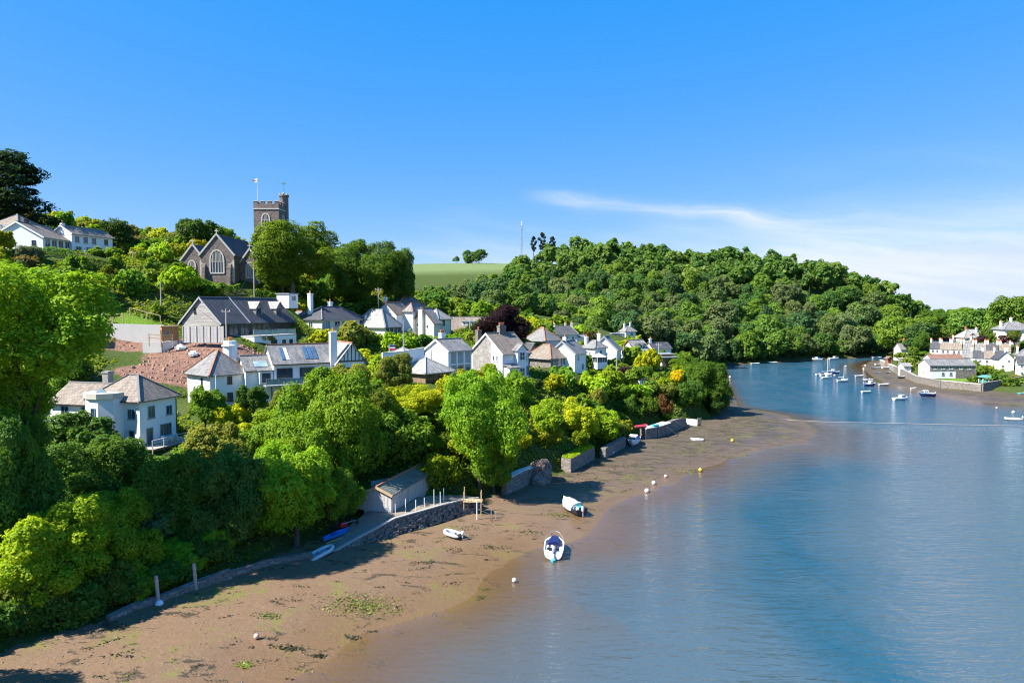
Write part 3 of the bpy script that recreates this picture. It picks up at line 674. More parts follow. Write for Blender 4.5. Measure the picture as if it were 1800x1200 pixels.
# --- the white house in front, below the building plot
h = house_fit('white_house', 'big white two-storey house with hipped brown slate roof and wooden deck, nearest the camera', 160, 247, 313, 786, 82, 7.4, trim='black', frame='teal_paint')
L, W = h.L, h.W; print('A', math.degrees(h.th), L)
h.wing(0, L, 0, W, 0, 5.9, 2.5, 'hip', 'y', tile='slate_brown', oh=0.45, below=3)
h.win('R', 0, L * 0.30, 3.3, 1.1, 1.5, 2); h.win('R', 0, L * 0.78, 3.3, 1.0, 1.15, 2); h.win('R', 0, L * 0.68, 0.75, 1.9, 1.5, 4); h.win('R', 0, L * 0.24, 0.02, 1.0, 2.1, 2, name='glazed_door', sill=False); h.door('R', 0, L * 0.40, 0.02, .8, 2.1, 'white_paint')
h.win('L', 0, 1.15, 3.4, 1.15, 1.2, 2); h.win('L', 0, 1.2, 0.5, .75, 1.5, 1)
# tall polygonal stair bay with a flat parapet roof
bay = [(-0.003, 2.3), (-1.3, 2.5), (-2.2, 3.9), (-2.2, 5.3), (-1.3, 6.7), (-0.003, 6.9)]
m = MB()
for p, q in zip(bay[:-1], bay[1:]): m.face([(p[0], p[1], -3), (p[0], p[1], 6.0), (q[0], q[1], 6.0), (q[0], q[1], -3)])
by = m.build('stair_bay', 'white_render', h.root)
cap = [(x * 1.06 - .12 if x < -.1 else x, y + (y - 4.6) * .06) for x, y in bay]
m = MB(); m.slab([(x, y, 6.65) for x, y in cap][::-1], 0.65); m.build('parapet', 'dressed_stone', by)
MB().lathe([(0.8, 6.652), (0.55, 6.9), (0.02, 7.2)], 4, (-1.0, 4.6, 0)).build('roof_light', 'pale_glass', by)
wb = House.win
h.win('L', -2.2, 4.6, 3.0, .65, 1.9, 1); h.win('L', -2.2, 4.6, 0.3, .8, 1.2, 1)
# left wing, lower, half hidden behind the big tree
h.wing(1.2, 7.5, W + 0.004, W + 7.6, -0.3, 4.9, 2.1, 'gable', 'y', tile='slate_brown', below=3, oh=.35)
h.win('L', 1.2, W + 2.0, 3.0, 1.2, 1.4, 2); h.win('L', 1.2, W + 2.3, 0.1, 1.9, 2.0, 3); h.win('L', 1.2, W + 5.2, 3.0, 1.2, 1.4, 2)
h.wing(2.2, 7.0, W + 7.61, W + 11.8, -0.3, 2.7, 0.2, 'flat', 'y', tile='lead_grey', below=3)
h.win('L', 2.2, W + 9.4, 0.0, 2.6, 2.1, 3); h.chimney(L + 1.2, W - .8, 2, 7.0, .8, .8, 'white_render', 1)
h.chimney(5.0, W + 2.2, 5, 8.6, .9, .9, 'grey_stone', 0)
# wooden deck round the corner
def deck(name, label, h, x0, x1, y0, y1, z, post_h=3.0):
    r = tag(empty(name, h.p, h.th), label, 'deck')
    n = int((y1 - y0) / 0.24); me = None
    for k in range(n):
        yy = y0 + k * 0.24; b = MB().box((x0, yy, z - .05), (x1, yy + .22, z)).build('plank', 'grey_timber', r)
    MB().box((x0, y0, z - .30), (x1, y0 + .08, z - .055)).build('joist', 'brown_boards', r)
    nn = max(2, int((x1 - x0) / 1.7) + 1)
    for i in range(nn):
        x = x0 + .06 + (x1 - x0 - .12) * i / (nn - 1); MB().box((x - .05, y0 + .09, z - post_h), (x + .05, y0 + .19, z + 1.0)).build('post', 'grey_timber', r)
    for zz in (.35, .65): MB().box((x0, y0 + .12, z + zz), (x1, y0 + .15, z + zz + .03)).build('wire', 'metal_grey', r)
    MB().box((x0, y0 + .07, z + 1.0), (x1, y0 + .21, z + 1.06)).build('handrail', 'grey_timber', r); return r
deck('wooden_deck', 'weathered wooden deck with thin rails beside the big white house', h, -0.6, L + 2.6, -2.4, -0.01, -0.02)
A = h
for u, v in ((2.5, -3.2), (5.5, -3.2), (8.2, -2.4), (8.5, .5), (0, -3.2), (4, -5.2)):
    EXC.append((h.p.x + u * math.cos(h.th) - v * math.sin(h.th), h.p.y + u * math.sin(h.th) + v * math.cos(h.th), 2.6))

for a_ in ((230, 600, 119, 8), (300, 612, 117, 8), (380, 622, 115, 7), (300, 652, 110, 5), (360, 640, 112, 6), (430, 640, 112, 5), (195, 575, 121, 6), (250, 640, 112, 6), (235, 668, 106, 5.5), (205, 660, 107, 5), (270, 672, 105, 4.5)):
    q_ = at(*a_[:3]); EXC.append((q_.x, q_.y, a_[3]))
# --- pyramid-roofed white cottage with the fat round chimney
h = house_fit('white_cottage', 'white cottage with red-ridged pyramid slate roof and fat round chimney', 331, 370, 436, 712, 100, 6.6, trim='black', frame='brown_paint')
L, W = h.L, h.W; print('B', math.degrees(h.th), L)
h.wing(0, L, 0, W, 0, 4.75, 3.1, 'hip', 'x' if L > W else 'y', tile='slate_grey', ridge='ridge_red', oh=.45, below=3)
h.win('R', 0, L * .52, 2.9, .75, 1.15, 2); h.win('R', 0, L * .52, 0.3, .9, 1.3, 2); h.win('L', 0, W * .35, 2.6, .5, 1.3, 1); h.win('L', 0, W * .72, .4, .8, 1.2, 2)
h.chimney(L * .90, W * .55, 4.2, 9.2, 1.75, 1.75, 'white_render', 2, round_=True)
# --- long house with glass balconies
h = house_fit('balcony_house', 'long white house with two glass balconies, roof windows and half-timbered end gable', 420, 436, 591, 716, 102, 6.5, trim='black', frame='brown_paint')
L, W = h.L, h.W; print('C', math.degrees(h.th), L)
x1 = L * .29
h.wing(0, x1, 1.2, 6.6, 0, 5.6, 1.9, 'gable', 'x', tile='slate_grey', ridge='ridge_grey', below=2)
h.wing(x1 + .004, L, 0, 6.6, 0, 6.5, 2.6, 'gable', 'x', tile='slate_grey', ridge='ridge_red', below=2, ov=0.3)
gx0, gx1 = L + .004, L + 4.7
h.wing(gx0, gx1, -1.2, 6.0, 0, 6.4, 2.9, 'gable', 'y', tile='slate_pale', ridge='ridge_red', below=2, oh=.5, ov=.45)
m = MB()
gm = (gx0 + gx1) / 2
for k in range(-3, 4):
    xx = gm + k * .62; zt = 9.3 - abs(k * .62) / 2.35 * 2.9 - .25
    if zt > 6.5: m.box((xx - .07, -1.25, 6.45), (xx + .07, -1.202, zt))
m.box((gx0 + .1, -1.26, 6.28), (gx1 - .1, -1.202, 6.5)); m.build('timber_framing', 'brown_paint', h.root)
h.win('R', -1.2, gm, 3.4, 2.6, 2.0, 3, frame='brown_paint')
h.chimney(L - .35, -0.25, -1, 11.2, 1.05, 0.9, 'white_render', 1)
for x in (x1 + 1.6, x1 + 5.1): h.win('R', 0, x, 3.35, 2.4, 2.3, 3, name='glazed_door', sill=False)
for x in (x1 + 1.6, x1 + 5.4): h.win('R', 0, x, 0.05, 2.4, 2.3, 3, name='glazed_door', sill=False)
h.panel('R', 0, x1 + 3.0, x1 + 3.9, .1, 2.9, 'brown_boards', 'cladding'); h.dormer(x1 - 1.1, 0.2, 3.4, 2.0, 1.9, 1.2, .35, 'white_render', 'slate_grey', True, True)
h.balcony(x1 - 1.6, L + .0, 0, 3.25, 1.7); h.balcony(x1 + .2, x1 + 6.2, 0, -0.02, 1.9)
# strips of roof glass
for (u0, u1, mat) in ((x1 + 1.4, x1 + 1.9, 'blue_glass'), (x1 + 2.05, x1 + 2.5, 'white_paint'), (x1 + 5.0, x1 + 5.6, 'blue_glass'), (x1 + 5.75, x1 + 6.3, 'blue_glass'), (x1 + 6.45, x1 + 7.0, 'blue_glass')):
    sl = 2.6 / 3.3; q = []
    for (x, y) in ((u0, .35), (u1, .35), (u1, 2.6), (u0, 2.6)): q.append((x, y, 6.5 + sl * y + .16))
    MB().slab(q, .08).build('roof_window', mat, h.root)
q = [(x, y, 5.6 + 1.9 / 2.7 * (y - 1.2) + .16) for x, y in ((1.4, 1.5), (3.4, 1.5), (3.4, 2.6), (1.4, 2.6))]; MB().slab(q, .08).build('roof_window', 'pale_glass', h.root)
# --- dark boarded barn house
h = house_fit('barn_house', 'large dark slate-roofed barn house with weathered plank gable and two dormers', 321, 388, 517, 592, 121, 9.4, trim='black', frame='black_paint')
L, W = h.L, h.W; print('D', math.degrees(h.th), L)
h.wing(0, L, 0, W, 0, 2.75, 4.3, 'gable', 'x', wall='dark_boards', tile='slate_dark', ridge='ridge_grey', below=1.0, oh=.55, ov=.35, verge='grey_paint')
# weathered planks of the gable, one by one
k = 0; z = 0.05
while z < 6.6:
    half = W / 2 - .05 if z < 2.75 else (W / 2) * (1 - (z + .3 - 2.75) / 4.3) - .02
    if half > .3:
        a = W / 2 - half; b = W / 2 + half; j = a + (b - a) * ((k * .37) % 1 * .5 + .25)
        for (s0, s1) in ((a, j - .01), (j + .01, b)):
            MB().box((-.045 - (k % 3) * .006, s0, z), (-.002, s1, z + .30)).build('plank', 'weathered_boards', h.root)
    z += .32; k += 1
h.win('L', -.05, 6.0, 4.2, .5, .9, 1, frame='black_paint')
q0 = L * .34
MB().slab([(q0, -.60, 2.42), (q0 + .25, -.60, 2.42), (q0 + .25, W / 2, 7.30), (q0, W / 2, 7.30)], .10).build('roof_step', 'lead_grey', h.root)
for x in (L * .56, L * .85): h.dormer(x, 1.1, 3.75, 1.7, 1.5, 3.0, 1.1, 'slate_hung', 'slate_pale')
for x, w in ((L * .16, 2.2), (L * .30, 2.2), (L * .46, 2.4), (L * .60, 2.4)): h.win('R', 0, x, .05, w, 2.3, 2, name='glazed_door', frame='black_paint', sill=False)
h.win('R', 0, L * .85, .8, 1.5, 1.4, 3)
h.wing(L * .14, L * .72, -5.2, -.006, -3.0, -.05, .12, 'flat', 'x', 'white_render', 'concrete', .05, below=1.5)
for x, w, hh in ((L * .40, 1.5, 2.1), (L * .54, .9, .9), (L * .64, .9, .9)): h.win('R', -5.2, x, -2.8 if hh > 2 else -1.7, w, hh, 2, frame='black_paint')
h.balcony(L * .14, L * .72, -5.1 + 1.0, .15, 1.0, True, 1.4, 'concrete')
D = h
for i in range(6):
    for j in (-2.5, -5.5, -8.0):
        u = L * .14 + i * 2.2; EXC.append((h.p.x + u * math.cos(h.th) - j * math.sin(h.th), h.p.y + u * math.sin(h.th) + j * math.cos(h.th), 2.0))
# --- bungalow with hipped slate roof
h = house_fit('bungalow', 'cream bungalow with dark hipped slate roof and tall white chimneys', 519, 566, 642, 584, 139, 7.6, frame='white_paint')
L, W = h.L, h.W; print('E', math.degrees(h.th), L)
h.wing(0, L, 0, W, 0, 2.8, 2.35, 'hip', 'x', 'cream_render', 'slate_dark', below=2, oh=.45)
h.wing(.5, 5.0, W + .004, W + 5.5, .2, 2.6, 1.7, 'gable', 'y', 'cream_render', 'slate_grey', ridge='ridge_red', below=2)
h.chimney(1.6, W * .62, 3.6, 8.0, .8, .8, 'white_render', 1); h.chimney(L * .55, W * .6, 3.8, 6.3, .8, .8, 'white_render', 1); h.chimney(3.0, W + 6.2, 2, 5.6, .8, .8, 'white_render', 1)
h.win('R', 0, L * .10, .4, 2.2, 1.9, 3, glass='pale_glass'); h.win('R', 0, L * .34, .9, 1.6, 1.3, 2); h.door('R', 0, L * .50, .02, 1.0, 2.1, 'navy_canvas'); h.win('R', 0, L * .68, .8, 1.6, 1.4, 2); h.win('R', 0, L * .92, .4, 1.6, 1.9, 2)
h.win('L', 0, W * .4, .9, 1.2, 1.2, 2)
# --- grey roofed house with conservatory
h = house_fit('hipped_house', 'house with broad pale grey hipped roof and dark glazed porch', 618, 677, 706, 594, 146, 9.0)
L, W = h.L, h.W; print('E2', math.degrees(h.th), L)
h.wing(0, L, 0, W, 0, 2.7, 3.4, 'hip', 'y' if W > L else 'x', 'cream_render', 'slate_pale', below=2, oh=.4)
for k in range(4): h.win('R', 0, L * (.14 + .24 * k), .3, L * .2, 2.1, 2, frame='grey_paint', sill=False)
h.win('L', 0, W * .5, .9, 1.1, 1.1, 2)
# --- red-ridged cluster
h = House('villa', 'large villa whose red-ridged hipped roof tops the upper village', 700, 566, 172, R(34)); h.clear(9, 9)
h.wing(0, 7.5, 0, 7.5, 0, 4.4, 3.0, 'hip', 'x', 'white_render', 'slate_brown', ridge='ridge_red', below=3, oh=.5)
MB().lathe([(.25, 7.35), (.12, 7.8), (.22, 8.0), (.02, 8.4)], 8, (3.75, 3.75, 0)).build('finial', 'terracotta', h.root)
h = house_fit('gabled_house', 'white house with orange-ridged roof and long dark catslide verge', 660, 697, 723, 578, 158, 6.0); print('F', math.degrees(h.th), h.L)
h.wing(0, h.L, 0, 6.0, 0, 3.6, 2.6, 'gable', 'x', 'white_render', 'slate_brown', ridge='ridge_red', below=2, verge='brown_paint')
h.wing(h.L * .45, h.L + 3, -2.6, -.004, 0, 4.4, 1.6, 'hip', 'x', 'white_render', 'slate_grey', ridge='ridge_red', below=2)
h.win('R', -2.6, h.L * .8, 1.6, 1.6, 2.2, 3, frame='teal_paint'); h.win('R', -2.6, h.L * .8, .2, 1.6, 1.1, 3, frame='teal_paint'); h.chimney(h.L * .35, 4.6, 4, 7.4, .7, .7, 'white_render', 1)
h.win('L', 0, 3.4, 1.2, .8, 1.1, 2)
h = house_fit('cream_house', 'cream house with steep front gable and cream chimney stack', 726, 763, 788, 602, 157, 6.6); print('G', math.degrees(h.th), h.L)
h.wing(0, h.L * .5, 0, 6.6, 0, 4.7, 3.2, 'gable', 'x', 'cream_render', 'slate_grey', below=2, verge='brown_paint')
h.wing(h.L * .5 + .01, h.L + 2.0, .8, 6.0, 0, 5.6, 2.2, 'hip', 'x', 'cream_render', 'slate_pale', below=2)
h.chimney(-.36, 3.6, 0, 7.6, .7, 1.2, 'cream_render', 1); h.win('R', .8, h.L * .86, 3.9, .8, 1.2, 1, frame='black_paint'); h.win('L', 0, 5.0, 3.5, .7, .9, 1); h.win('L', 0, 2.0, 3.2, .7, .9, 1)
h = House('slate_house', 'low house with long mossy slate roof and white flat dormer', 789, 590, 170, R(4)); h.clear(9, 7)
h.wing(0, 9.2, 0, 7, 0, 1.7, 2.9, 'gable', 'x', 'cream_render', 'slate_brown', below=2); h.dormer(4.9, .9, 2.0, 3.2, 1.5, 2.0, .2, 'white_render', 'lead_grey', False, True)
for k in range(3): h.win('R', .9, 3.9 + k * 1.0, 2.6, .7, .7, 1)
h.win('R', 0, 7.2, .3, 1.2, 1.0, 2)
# --- white gabled house with grey shuttered front
h = house_fit('white_gabled_house', 'white house with plain bright gable and two big grey panelled bays', 748, 788, 829, 668, 117, 5.9, frame='grey_paint'); L, W = h.L, h.W; print('I', math.degrees(h.th), L)
h.wing(0, L, 0, W, 0, 5.15, 1.75, 'gable', 'x', 'white_render', 'slate_grey', below=2, verge='white_paint')
for x in (L * .22, L * .52, L * .84): h.panel('R', 0, x - L * .11, x + L * .11, 2.75, 4.75, 'lead_grey', 'shutter'); 
for x in (L * .08, L * .37, L * .68, L * .97): h.panel('R', 0, x - .14, x + .14, -.5, 5.0, 'white_paint', 'pilaster', .06)
h.panel('R', 0, L * .1, L * .95, -.4, 2.5, 'ochre_render', 'lower_front', .02); h.door('R', -.025, L * .34, 0, .9, 2.1, 'grey_paint'); h.door('R', -.025, L * .52, 0, .9, 2.2, 'brown_paint'); h.win('R', -.025, L * .84, .6, .9, 1.4, 2)
h.chimney(L * .35, W * .62, 5.5, 8.0, 1.0, .7, 'white_render', 3)
# --- two hipped roofs below it
h = house_fit('hipped_cottage', 'low cottage with two pale hipped slate roofs and timber walls', 703, 748, 793, 672, 110, 6.2, frame='brown_paint'); L, W = h.L, h.W; print('J', math.degrees(h.th), L)
h.wing(0, L, 0, W, 0, 1.8, 1.9, 'hip', 'x', 'brown_boards', 'slate_pale', ridge='lead_grey', below=2, oh=.6)
h.wing(1.6, L * .95, W + .2, W + 6.4, .6, 3.6, 1.5, 'hip', 'x', 'brown_boards', 'slate_pale', ridge='lead_grey', below=2, oh=.6)
for x in (.15, .4, .65, .88): h.win('R', 0, L * x, .1, 1.1, 1.5, 2)
h.win('L', 1.6, W + 4.2, 1.7, 2.6, 1.7, 2, glass='pale_glass'); h.win('R', W + .2, L * .8, 2.2, 1.4, 1.2, 2)
# --- stone gabled house
h = house_fit('stone_gabled_house', 'tall white house with rubble stone gable, twin stone chimneys and bay windows', 829, 883, 930, 668, 124, 8.6); L, W = h.L, h.W; print('K', math.degrees(h.th), L)
h.wing(0, L, 0, W, 0, 5.0, 3.4, 'gable', 'x', 'white_render', 'slate_brown', below=2, verge='white_paint', oh=.4)
m = MB(); m.face([(-.03, W * .36, -1.0), (-.03, W * .36, 6.9), (-.03, W * .5, 8.05), (-.03, W * .97, 5.0), (-.03, W * .97, -1.0)][::-1]); m.build('stone_facing', 'grey_stone', h.root)
h.chimney(L * .10, W * .86, 4, 9.0, .9, .8, 'rubble_stone', 1); h.chimney(L * .55, W * .5, 7, 9.8, 1.6, .8, 'rubble_stone', 4)
h.wing(L * .42, L * .74, -1.1, -.004, 0, 5.6, .9, 'gable', 'y', 'white_render', 'slate_grey', below=2, gutter=False); h.win('R', -1.1, L * .58, 3.5, 1.3, 1.5, 2, 2); h.win('R', -1.1, L * .58, .5, 1.3, 1.6, 2, 2)
h.wing(.3, 2.9, -1.6, -.004, 0, 2.3, .7, 'mono', 'x', 'white_render', 'slate_grey', below=2); h.win('R', -1.6, 1.6, .5, 1.5, 1.5, 2, 2)
h.win('L', -.001, W * .16, 3.4, .5, 1.0, 1); h.win('L', -.001, W * .27, 3.4, .5, 1.0, 1); h.win('L', -.001, W * .2, .6, 1.2, 1.5, 2, 2); h.win('R', 0, L * .86, 3.0, 1.0, 1.3, 2); h.win('R', 0, L * .88, .4, 1.6, 1.9, 3)
# --- low dark roof with red hips
h = house_fit('red_hipped_house', 'low house with long dark roof ending in red-ridged hip', 924, 968, 997, 646, 139, 7.0, frame='grey_paint'); L, W = h.L, h.W; print('L', math.degrees(h.th), L)
h.wing(0, L, 0, W, 0, 2.2, 2.3, 'hip', 'y' if W > L else 'x', 'rubble_stone', 'slate_brown', ridge='ridge_red', below=2, oh=.5); h.wing(.6, L * .85, W + .005, W + 7, .3, 2.4, 2.2, 'gable', 'y', 'rubble_stone', 'slate_dark', below=2)
for x in (.22, .5, .78): h.win('R', 0, L * x, .3, .9, 1.6, 2, frame='white_paint')
# --- white gable house
h = house_fit('bright_gable_house', 'white house with bright blank gable right of the red-hipped roof', 967, 1010, 1025, 657, 141, 5.6); L, W = h.L, h.W; print('M', math.degrees(h.th), L)
h.wing(0, max(L, 6), 0, W, 0, 4.4, 2.3, 'gable', 'x', 'white_render', 'slate_grey', below=2, verge='grey_paint'); h.win('R', 0, max(L, 6) * .3, 2.6, 1.0, 1.2, 2); h.win('R', 0, max(L, 6) * .7, .5, 1.0, 1.4, 2); h.chimney(1.4, 2.9, 5, 7.5, .7, .7, 'white_render', 1)
h = House('hall', 'square hall with orange-ridged pyramid roof behind the bright gable', 958, 612, 158, R(48)); h.clear(6, 6)
h.wing(0, 5.6, 0, 6.4, 0, 2.0, 2.7, 'hip', 'y', 'grey_render', 'slate_grey', ridge='terracotta', below=2)
h = House('long_white_house', 'long white house with dark roof and three chimneys at the foot of the wood', 968, 604, 188, R(3)); h.clear(9, 6)
h.wing(0, 7.4, 0, 5.5, 0, 2.9, 1.9, 'hip', 'x', 'white_render', 'slate_dark', below=2, cut=.4)
for x in (1.2, 4.4, 6.2): h.chimney(x, 2.9, 3.5, 5.6, .5, .5, 'cream_render', 1)
for x in (1.0, 2.8, 4.6, 6.2): h.win('R', 0, x, 1.0, .7, 1.1, 2)
h.wing(7.45, 9.8, .6, 4.5, -.2, 1.8, .5, 'mono', 'x', 'white_render', 'slate_grey', below=2)
# --- white pair with conservatory
h = house_fit('white_block_house', 'white house with hipped grey roof and small glazed conservatory', 1023, 1046, 1056, 640, 158, 4.6); L, W = h.L, h.W; print('P', math.degrees(h.th), L)
L = max(L, 3.5); h.wing(0, L, 0, W, 0, 4.0, 1.4, 'hip', 'y', 'white_render', 'slate_grey', below=2); h.win('R', 0, L * .5, 2.2, .8, 1.0, 2); h.win('L', 0, W * .4, 1.9, .7, .9, 2); h.win('L', 0, W * .7, .6, .9, 1.0, 2); h.chimney(.7, W - .7, 4, 6.2, .7, .7, 'white_render', 1)
c = tag(empty('conservatory', at(1050, 641, 152), h.th), 'small white glazed conservatory below the hipped white house', 'conservatory')
MB().box((0, 0, -1), (3.0, 2.4, .5)).build('base', 'white_render', c)
for k in range(5): MB().box((k * .73, -.01, .502), (k * .73 + .07, .06, 1.7)).build('post', 'white_paint', c)
for k in range(4): MB().box((-.01, k * .75, .502), (.06, k * .75 + .07, 1.7)).build('post', 'white_paint', c)
MB().box((.08, .03, .502), (2.95, 2.3, 1.69)).build('glazing', 'glass', c); MB().lathe([(2.2, 1.702), (.4, 2.4), (.05, 2.5)], 4, (1.5, 1.2, 0)).build('roof', 'white_paint', c)
h = House('tall_gable_house', 'tall white house turning a broad white gable to the water', 1084, 634, 166, R(72)); h.clear(6, 6)
h.wing(0, 6, 0, 6.2, 0, 2.9, 3.0, 'gable', 'x', 'white_render', 'slate_grey', below=2, verge='grey_paint'); h.chimney(.9, 4.6, 4, 6.6, .8, .8, 'white_render', 1); h.win('L', 0, 2.6, 1.0, .8, 1.0, 2)
# --- half-timbered house and its neighbour
h = house_fit('timbered_house', 'cream half-timbered house with pale gabled roof behind a tall hedge', 1091, 1117, 1142, 632, 186, 6.0); L, W = h.L, h.W; print('Q', math.degrees(h.th), L)
h.wing(0, L, 0, W, 0, 2.6, 2.6, 'gable', 'x', 'cream_render', 'slate_pale', below=2, verge='brown_paint', oh=.5)
m = MB(); m.box((-.05, .2, 2.5), (-.002, W - .2, 2.68))
for k in range(-2, 3): m.box((-.05, W / 2 + k * .85 - .06, 2.7), (-.002, W / 2 + k * .85 + .06, 4.9 - abs(k) * .74))
m.build('timber_framing', 'grey_paint', h.root)
for x in (L * .35, L * .7): h.dormer(x, .7, 2.9, 1.3, 1.0, 1.6, .5, 'cream_render', 'slate_dark')
for y in (.3, .5, .7): h.win('L', 0, W * y, 1.1, .8, 1.0, 2)
for x in (.2, .5, .8): h.win('R', 0, L * x, .8, 1.0, 1.1, 2)
h = house_fit('narrow_white_house', 'narrow white house with red-potted chimney beside the timbered house', 1133, 1147, 1153, 634, 192, 4.4); h.wing(0, 6, 0, 4.4, 0, 3.6, 1.4, 'gable', 'x', 'white_render', 'slate_dark', below=2); h.chimney(.5, 2.2, 4.5, 6.2, .6, .6, 'white_render', 1); h.win('R', 0, 2, 1.2, .8, 1.2, 2)
h = House('hillside_house', 'small grey-roofed house alone among trees under the wood', 1100, 593, 226, R(20)); h.clear(6, 6, 3)
h.wing(0, 3.8, 0, 4.2, 0, 2.2, 1.6, 'hip', 'x', 'white_render', 'slate_grey', below=3); h.chimney(.6, 2, 2.5, 4.6, .45, .45, 'white_render', 1); h.chimney(2.8, 2, 2.5, 4.8, .45, .45, 'white_render', 1); h.win('R', 0, 2.2, .6, 1.0, 1.0, 2); h.wing(-4.5, -.1, 1, 4, -.4, 1.2, .2, 'flat', 'x', 'grey_render', 'lead_grey', below=2)
h = house_fit('flat_roofed_cabin', 'modern brown cabin with stepped flat roofs above the point', 1150, 1164, 1191, 646, 171, 4.2, frame='brown_paint'); L = h.L; print('S', math.degrees(h.th), L)
h.wing(0, L, 0, 4.2, 0, 2.5, .22, 'flat', 'x', 'brown_boards', 'lead_grey', .5, below=2); h.panel('L', 0, 0, 4.2, -1, 2.45, 'white_render', 'render_wall'); h.wing(.8, L - .6, 1.6, 4.0, 2.8, 3.2, .16, 'flat', 'x', 'brown_boards', 'lead_grey', .5, below=0)
for x in (.3, .6, .86): h.win('R', 0, L * x, .3, .9, 1.7, 2)
# --- hilltop houses
h = House('hilltop_house', 'white hilltop house with brown hipped roof and bay windows at the left edge', 33, 432, 141, R(82), frame='grey_paint'); h.clear(8, 8)
h.wing(0, 7, 0, 7, 0, 4.3, 2.6, 'hip', 'y', 'white_render', 'slate_brown', below=3)
for y in (1.6, 4.6): h.wing(-.7, -.004, y - 1.1, y + 1.1, 0, 4.1, .1, 'flat', 'x', 'white_render', 'lead_grey', .05, below=2)
for y in (1.6, 4.6):
    for z in (.7, 2.7): h.win('L', -.7, y, z, 2.0, 1.2, 4)
h = house_fit('hilltop_bungalow', 'white hilltop bungalow with brown tiled roof and broad picture windows', -12, 76, 129, 438, 140, 10.5, frame='white_paint'); L, W = h.L, h.W; print('T2', math.degrees(h.th), L)
h.wing(0, L, 0, W, 0, 2.6, 3.0, 'gable', 'x', 'white_render', 'slate_brown', below=3, verge='white_paint'); h.chimney(L * .3, W * .5, 5, 6.5, .6, .6, 'black_paint', 0)
h.win('L', 0, 1.9, .9, .8, .9, 1, frame='black_paint')
for x in (.14, .36, .58, .8): h.win('R', 0, L * x, .4, L * .17, 1.8, 2)
h = house_fit('hilltop_white_house', 'two-storey white house with brown roof at the right of the hilltop row', 93, 127, 200, 447, 148, 5.6, frame='grey_paint'); L, W = h.L, h.W; print('T3', math.degrees(h.th), L)
h.wing(0, L, 0, W, 0, 4.6, 1.7, 'gable', 'x', 'white_render', 'slate_brown', below=3, verge='white_paint'); h.chimney(.3, W * .5, 5.6, 6.8, .6, .6, 'white_render', 1)
for x in (.12, .32, .52, .82): h.win('R', 0, L * x, 2.7, L * .10, 1.3, 2)
for x in (.15, .4, .66, .86): h.win('R', 0, L * x, .2, L * .13, 1.6, 3)
for a_ in ((165, 454, 143, 4), (120, 450, 139, 4), (80, 446, 137, 4), (150, 452, 140, 4), (195, 458, 143, 3.5), (30, 440, 136, 4)):
    q_ = at(*a_[:3]); EXC.append((q_.x, q_.y, a_[3]))
# --- garden outbuildings
h = house_fit('garden_office', 'small flat-roofed white garden building below the churchyard', 487, 508, 521, 533, 140, 3.0, cat='shed', frame='white_paint'); h.wing(0, max(h.L, 3), 0, 3.0, 0, 1.9, .16, 'flat', 'x', 'white_render', 'lead_grey', .2, below=1); h.win('R', 0, 1.5, .5, 1.4, 1.1, 2)
h = House('summerhouse', 'tiny black and white summerhouse among the terraced gardens', 1124, 682, 150, R(12), cat='shed'); h.wing(0, 1.8, 0, 1.8, 0, 1.75, .16, 'flat', 'x', 'white_render', 'black_paint', .2, below=2)
for x in (.05, .62, 1.2, 1.75): h.panel('R', 0, x - .06, x + .06, 0, 1.7, 'black_paint', 'post', .05)
h = House('stone_beach_hut', 'rust-roofed low stone store on the garden slope', 1150, 692, 151, R(8), cat='shed'); h.wing(0, 3.0, 0, 1.8, 0, .9, .5, 'mono', 'x', 'rubble_stone', 'tile_red', .2, below=1.5)

# ------------------------------------------------------------------ the church
th, _ = fit(448, 492, 511, 172, 6.3); print('tower', math.degrees(th))
ch = House('church', 'dark stone parish church with battlemented west tower on the hill', 412, 497, 149, th, cat='church'); ch.clear(26, 14)
c_, s_ = math.cos(th), math.sin(th)
def local(px, py, d):
    q = at(px, py, d) - ch.p; return Vector((q.x * c_ + q.y * s_, -q.x * s_ + q.y * c_, q.z))
CW = 7.4
ch.wing(0, 17, 0, CW, 0, 6.0, 4.4, 'gable', 'x', 'church_stone', 'slate_dark', ridge='ridge_grey', below=3, oh=.2, ov=0, gutter=False)
ch.wing(2.2, 17, CW + .006, CW + 5.2, 0, 5.0, 3.4, 'gable', 'x', 'church_stone', 'slate_dark', ridge='ridge_grey', below=3, oh=.2, ov=0, gutter=False)
ch.wing(3.6, 15, -4.2, -.006, 0, 4.6, 3.0, 'gable', 'y', 'church_stone', 'slate_dark', ridge='ridge_grey', below=3, oh=.1, ov=0, gutter=False) if False else ch.wing(3.2, 17, -4.4, -.006, 0, 4.4, 3.1, 'gable', 'x', 'church_stone', 'slate_dark', ridge='ridge_grey', below=3, oh=.2, ov=0, gutter=False)
def coping(h, x, y0, y1, z, rh):
    m = MB(); ym = (y0 + y1) / 2
    m.bar((x, y0 - .25, z - .12), (x, ym, z + rh + .16), .42, .34); m.bar((x, y1 + .25, z - .12), (x, ym, z + rh + .16), .42, .34)
    o = m.build('coping', 'dressed_stone', h.root); k = MB(); k.box((x - .08, ym - .08, z + rh + .2), (x + .08, ym + .08, z + rh + 1.3)); k.box((x - .07, ym - .42, z + rh + .75), (x + .07, ym + .42, z + rh + .93)); k.build('gable_cross', 'dressed_stone', o)
coping(ch, -.0, 0, CW, 6.0, 4.4); coping(ch, 2.2, CW, CW + 5.2, 5.0, 3.4); coping(ch, 3.2, -4.4, 0, 4.4, 3.1)
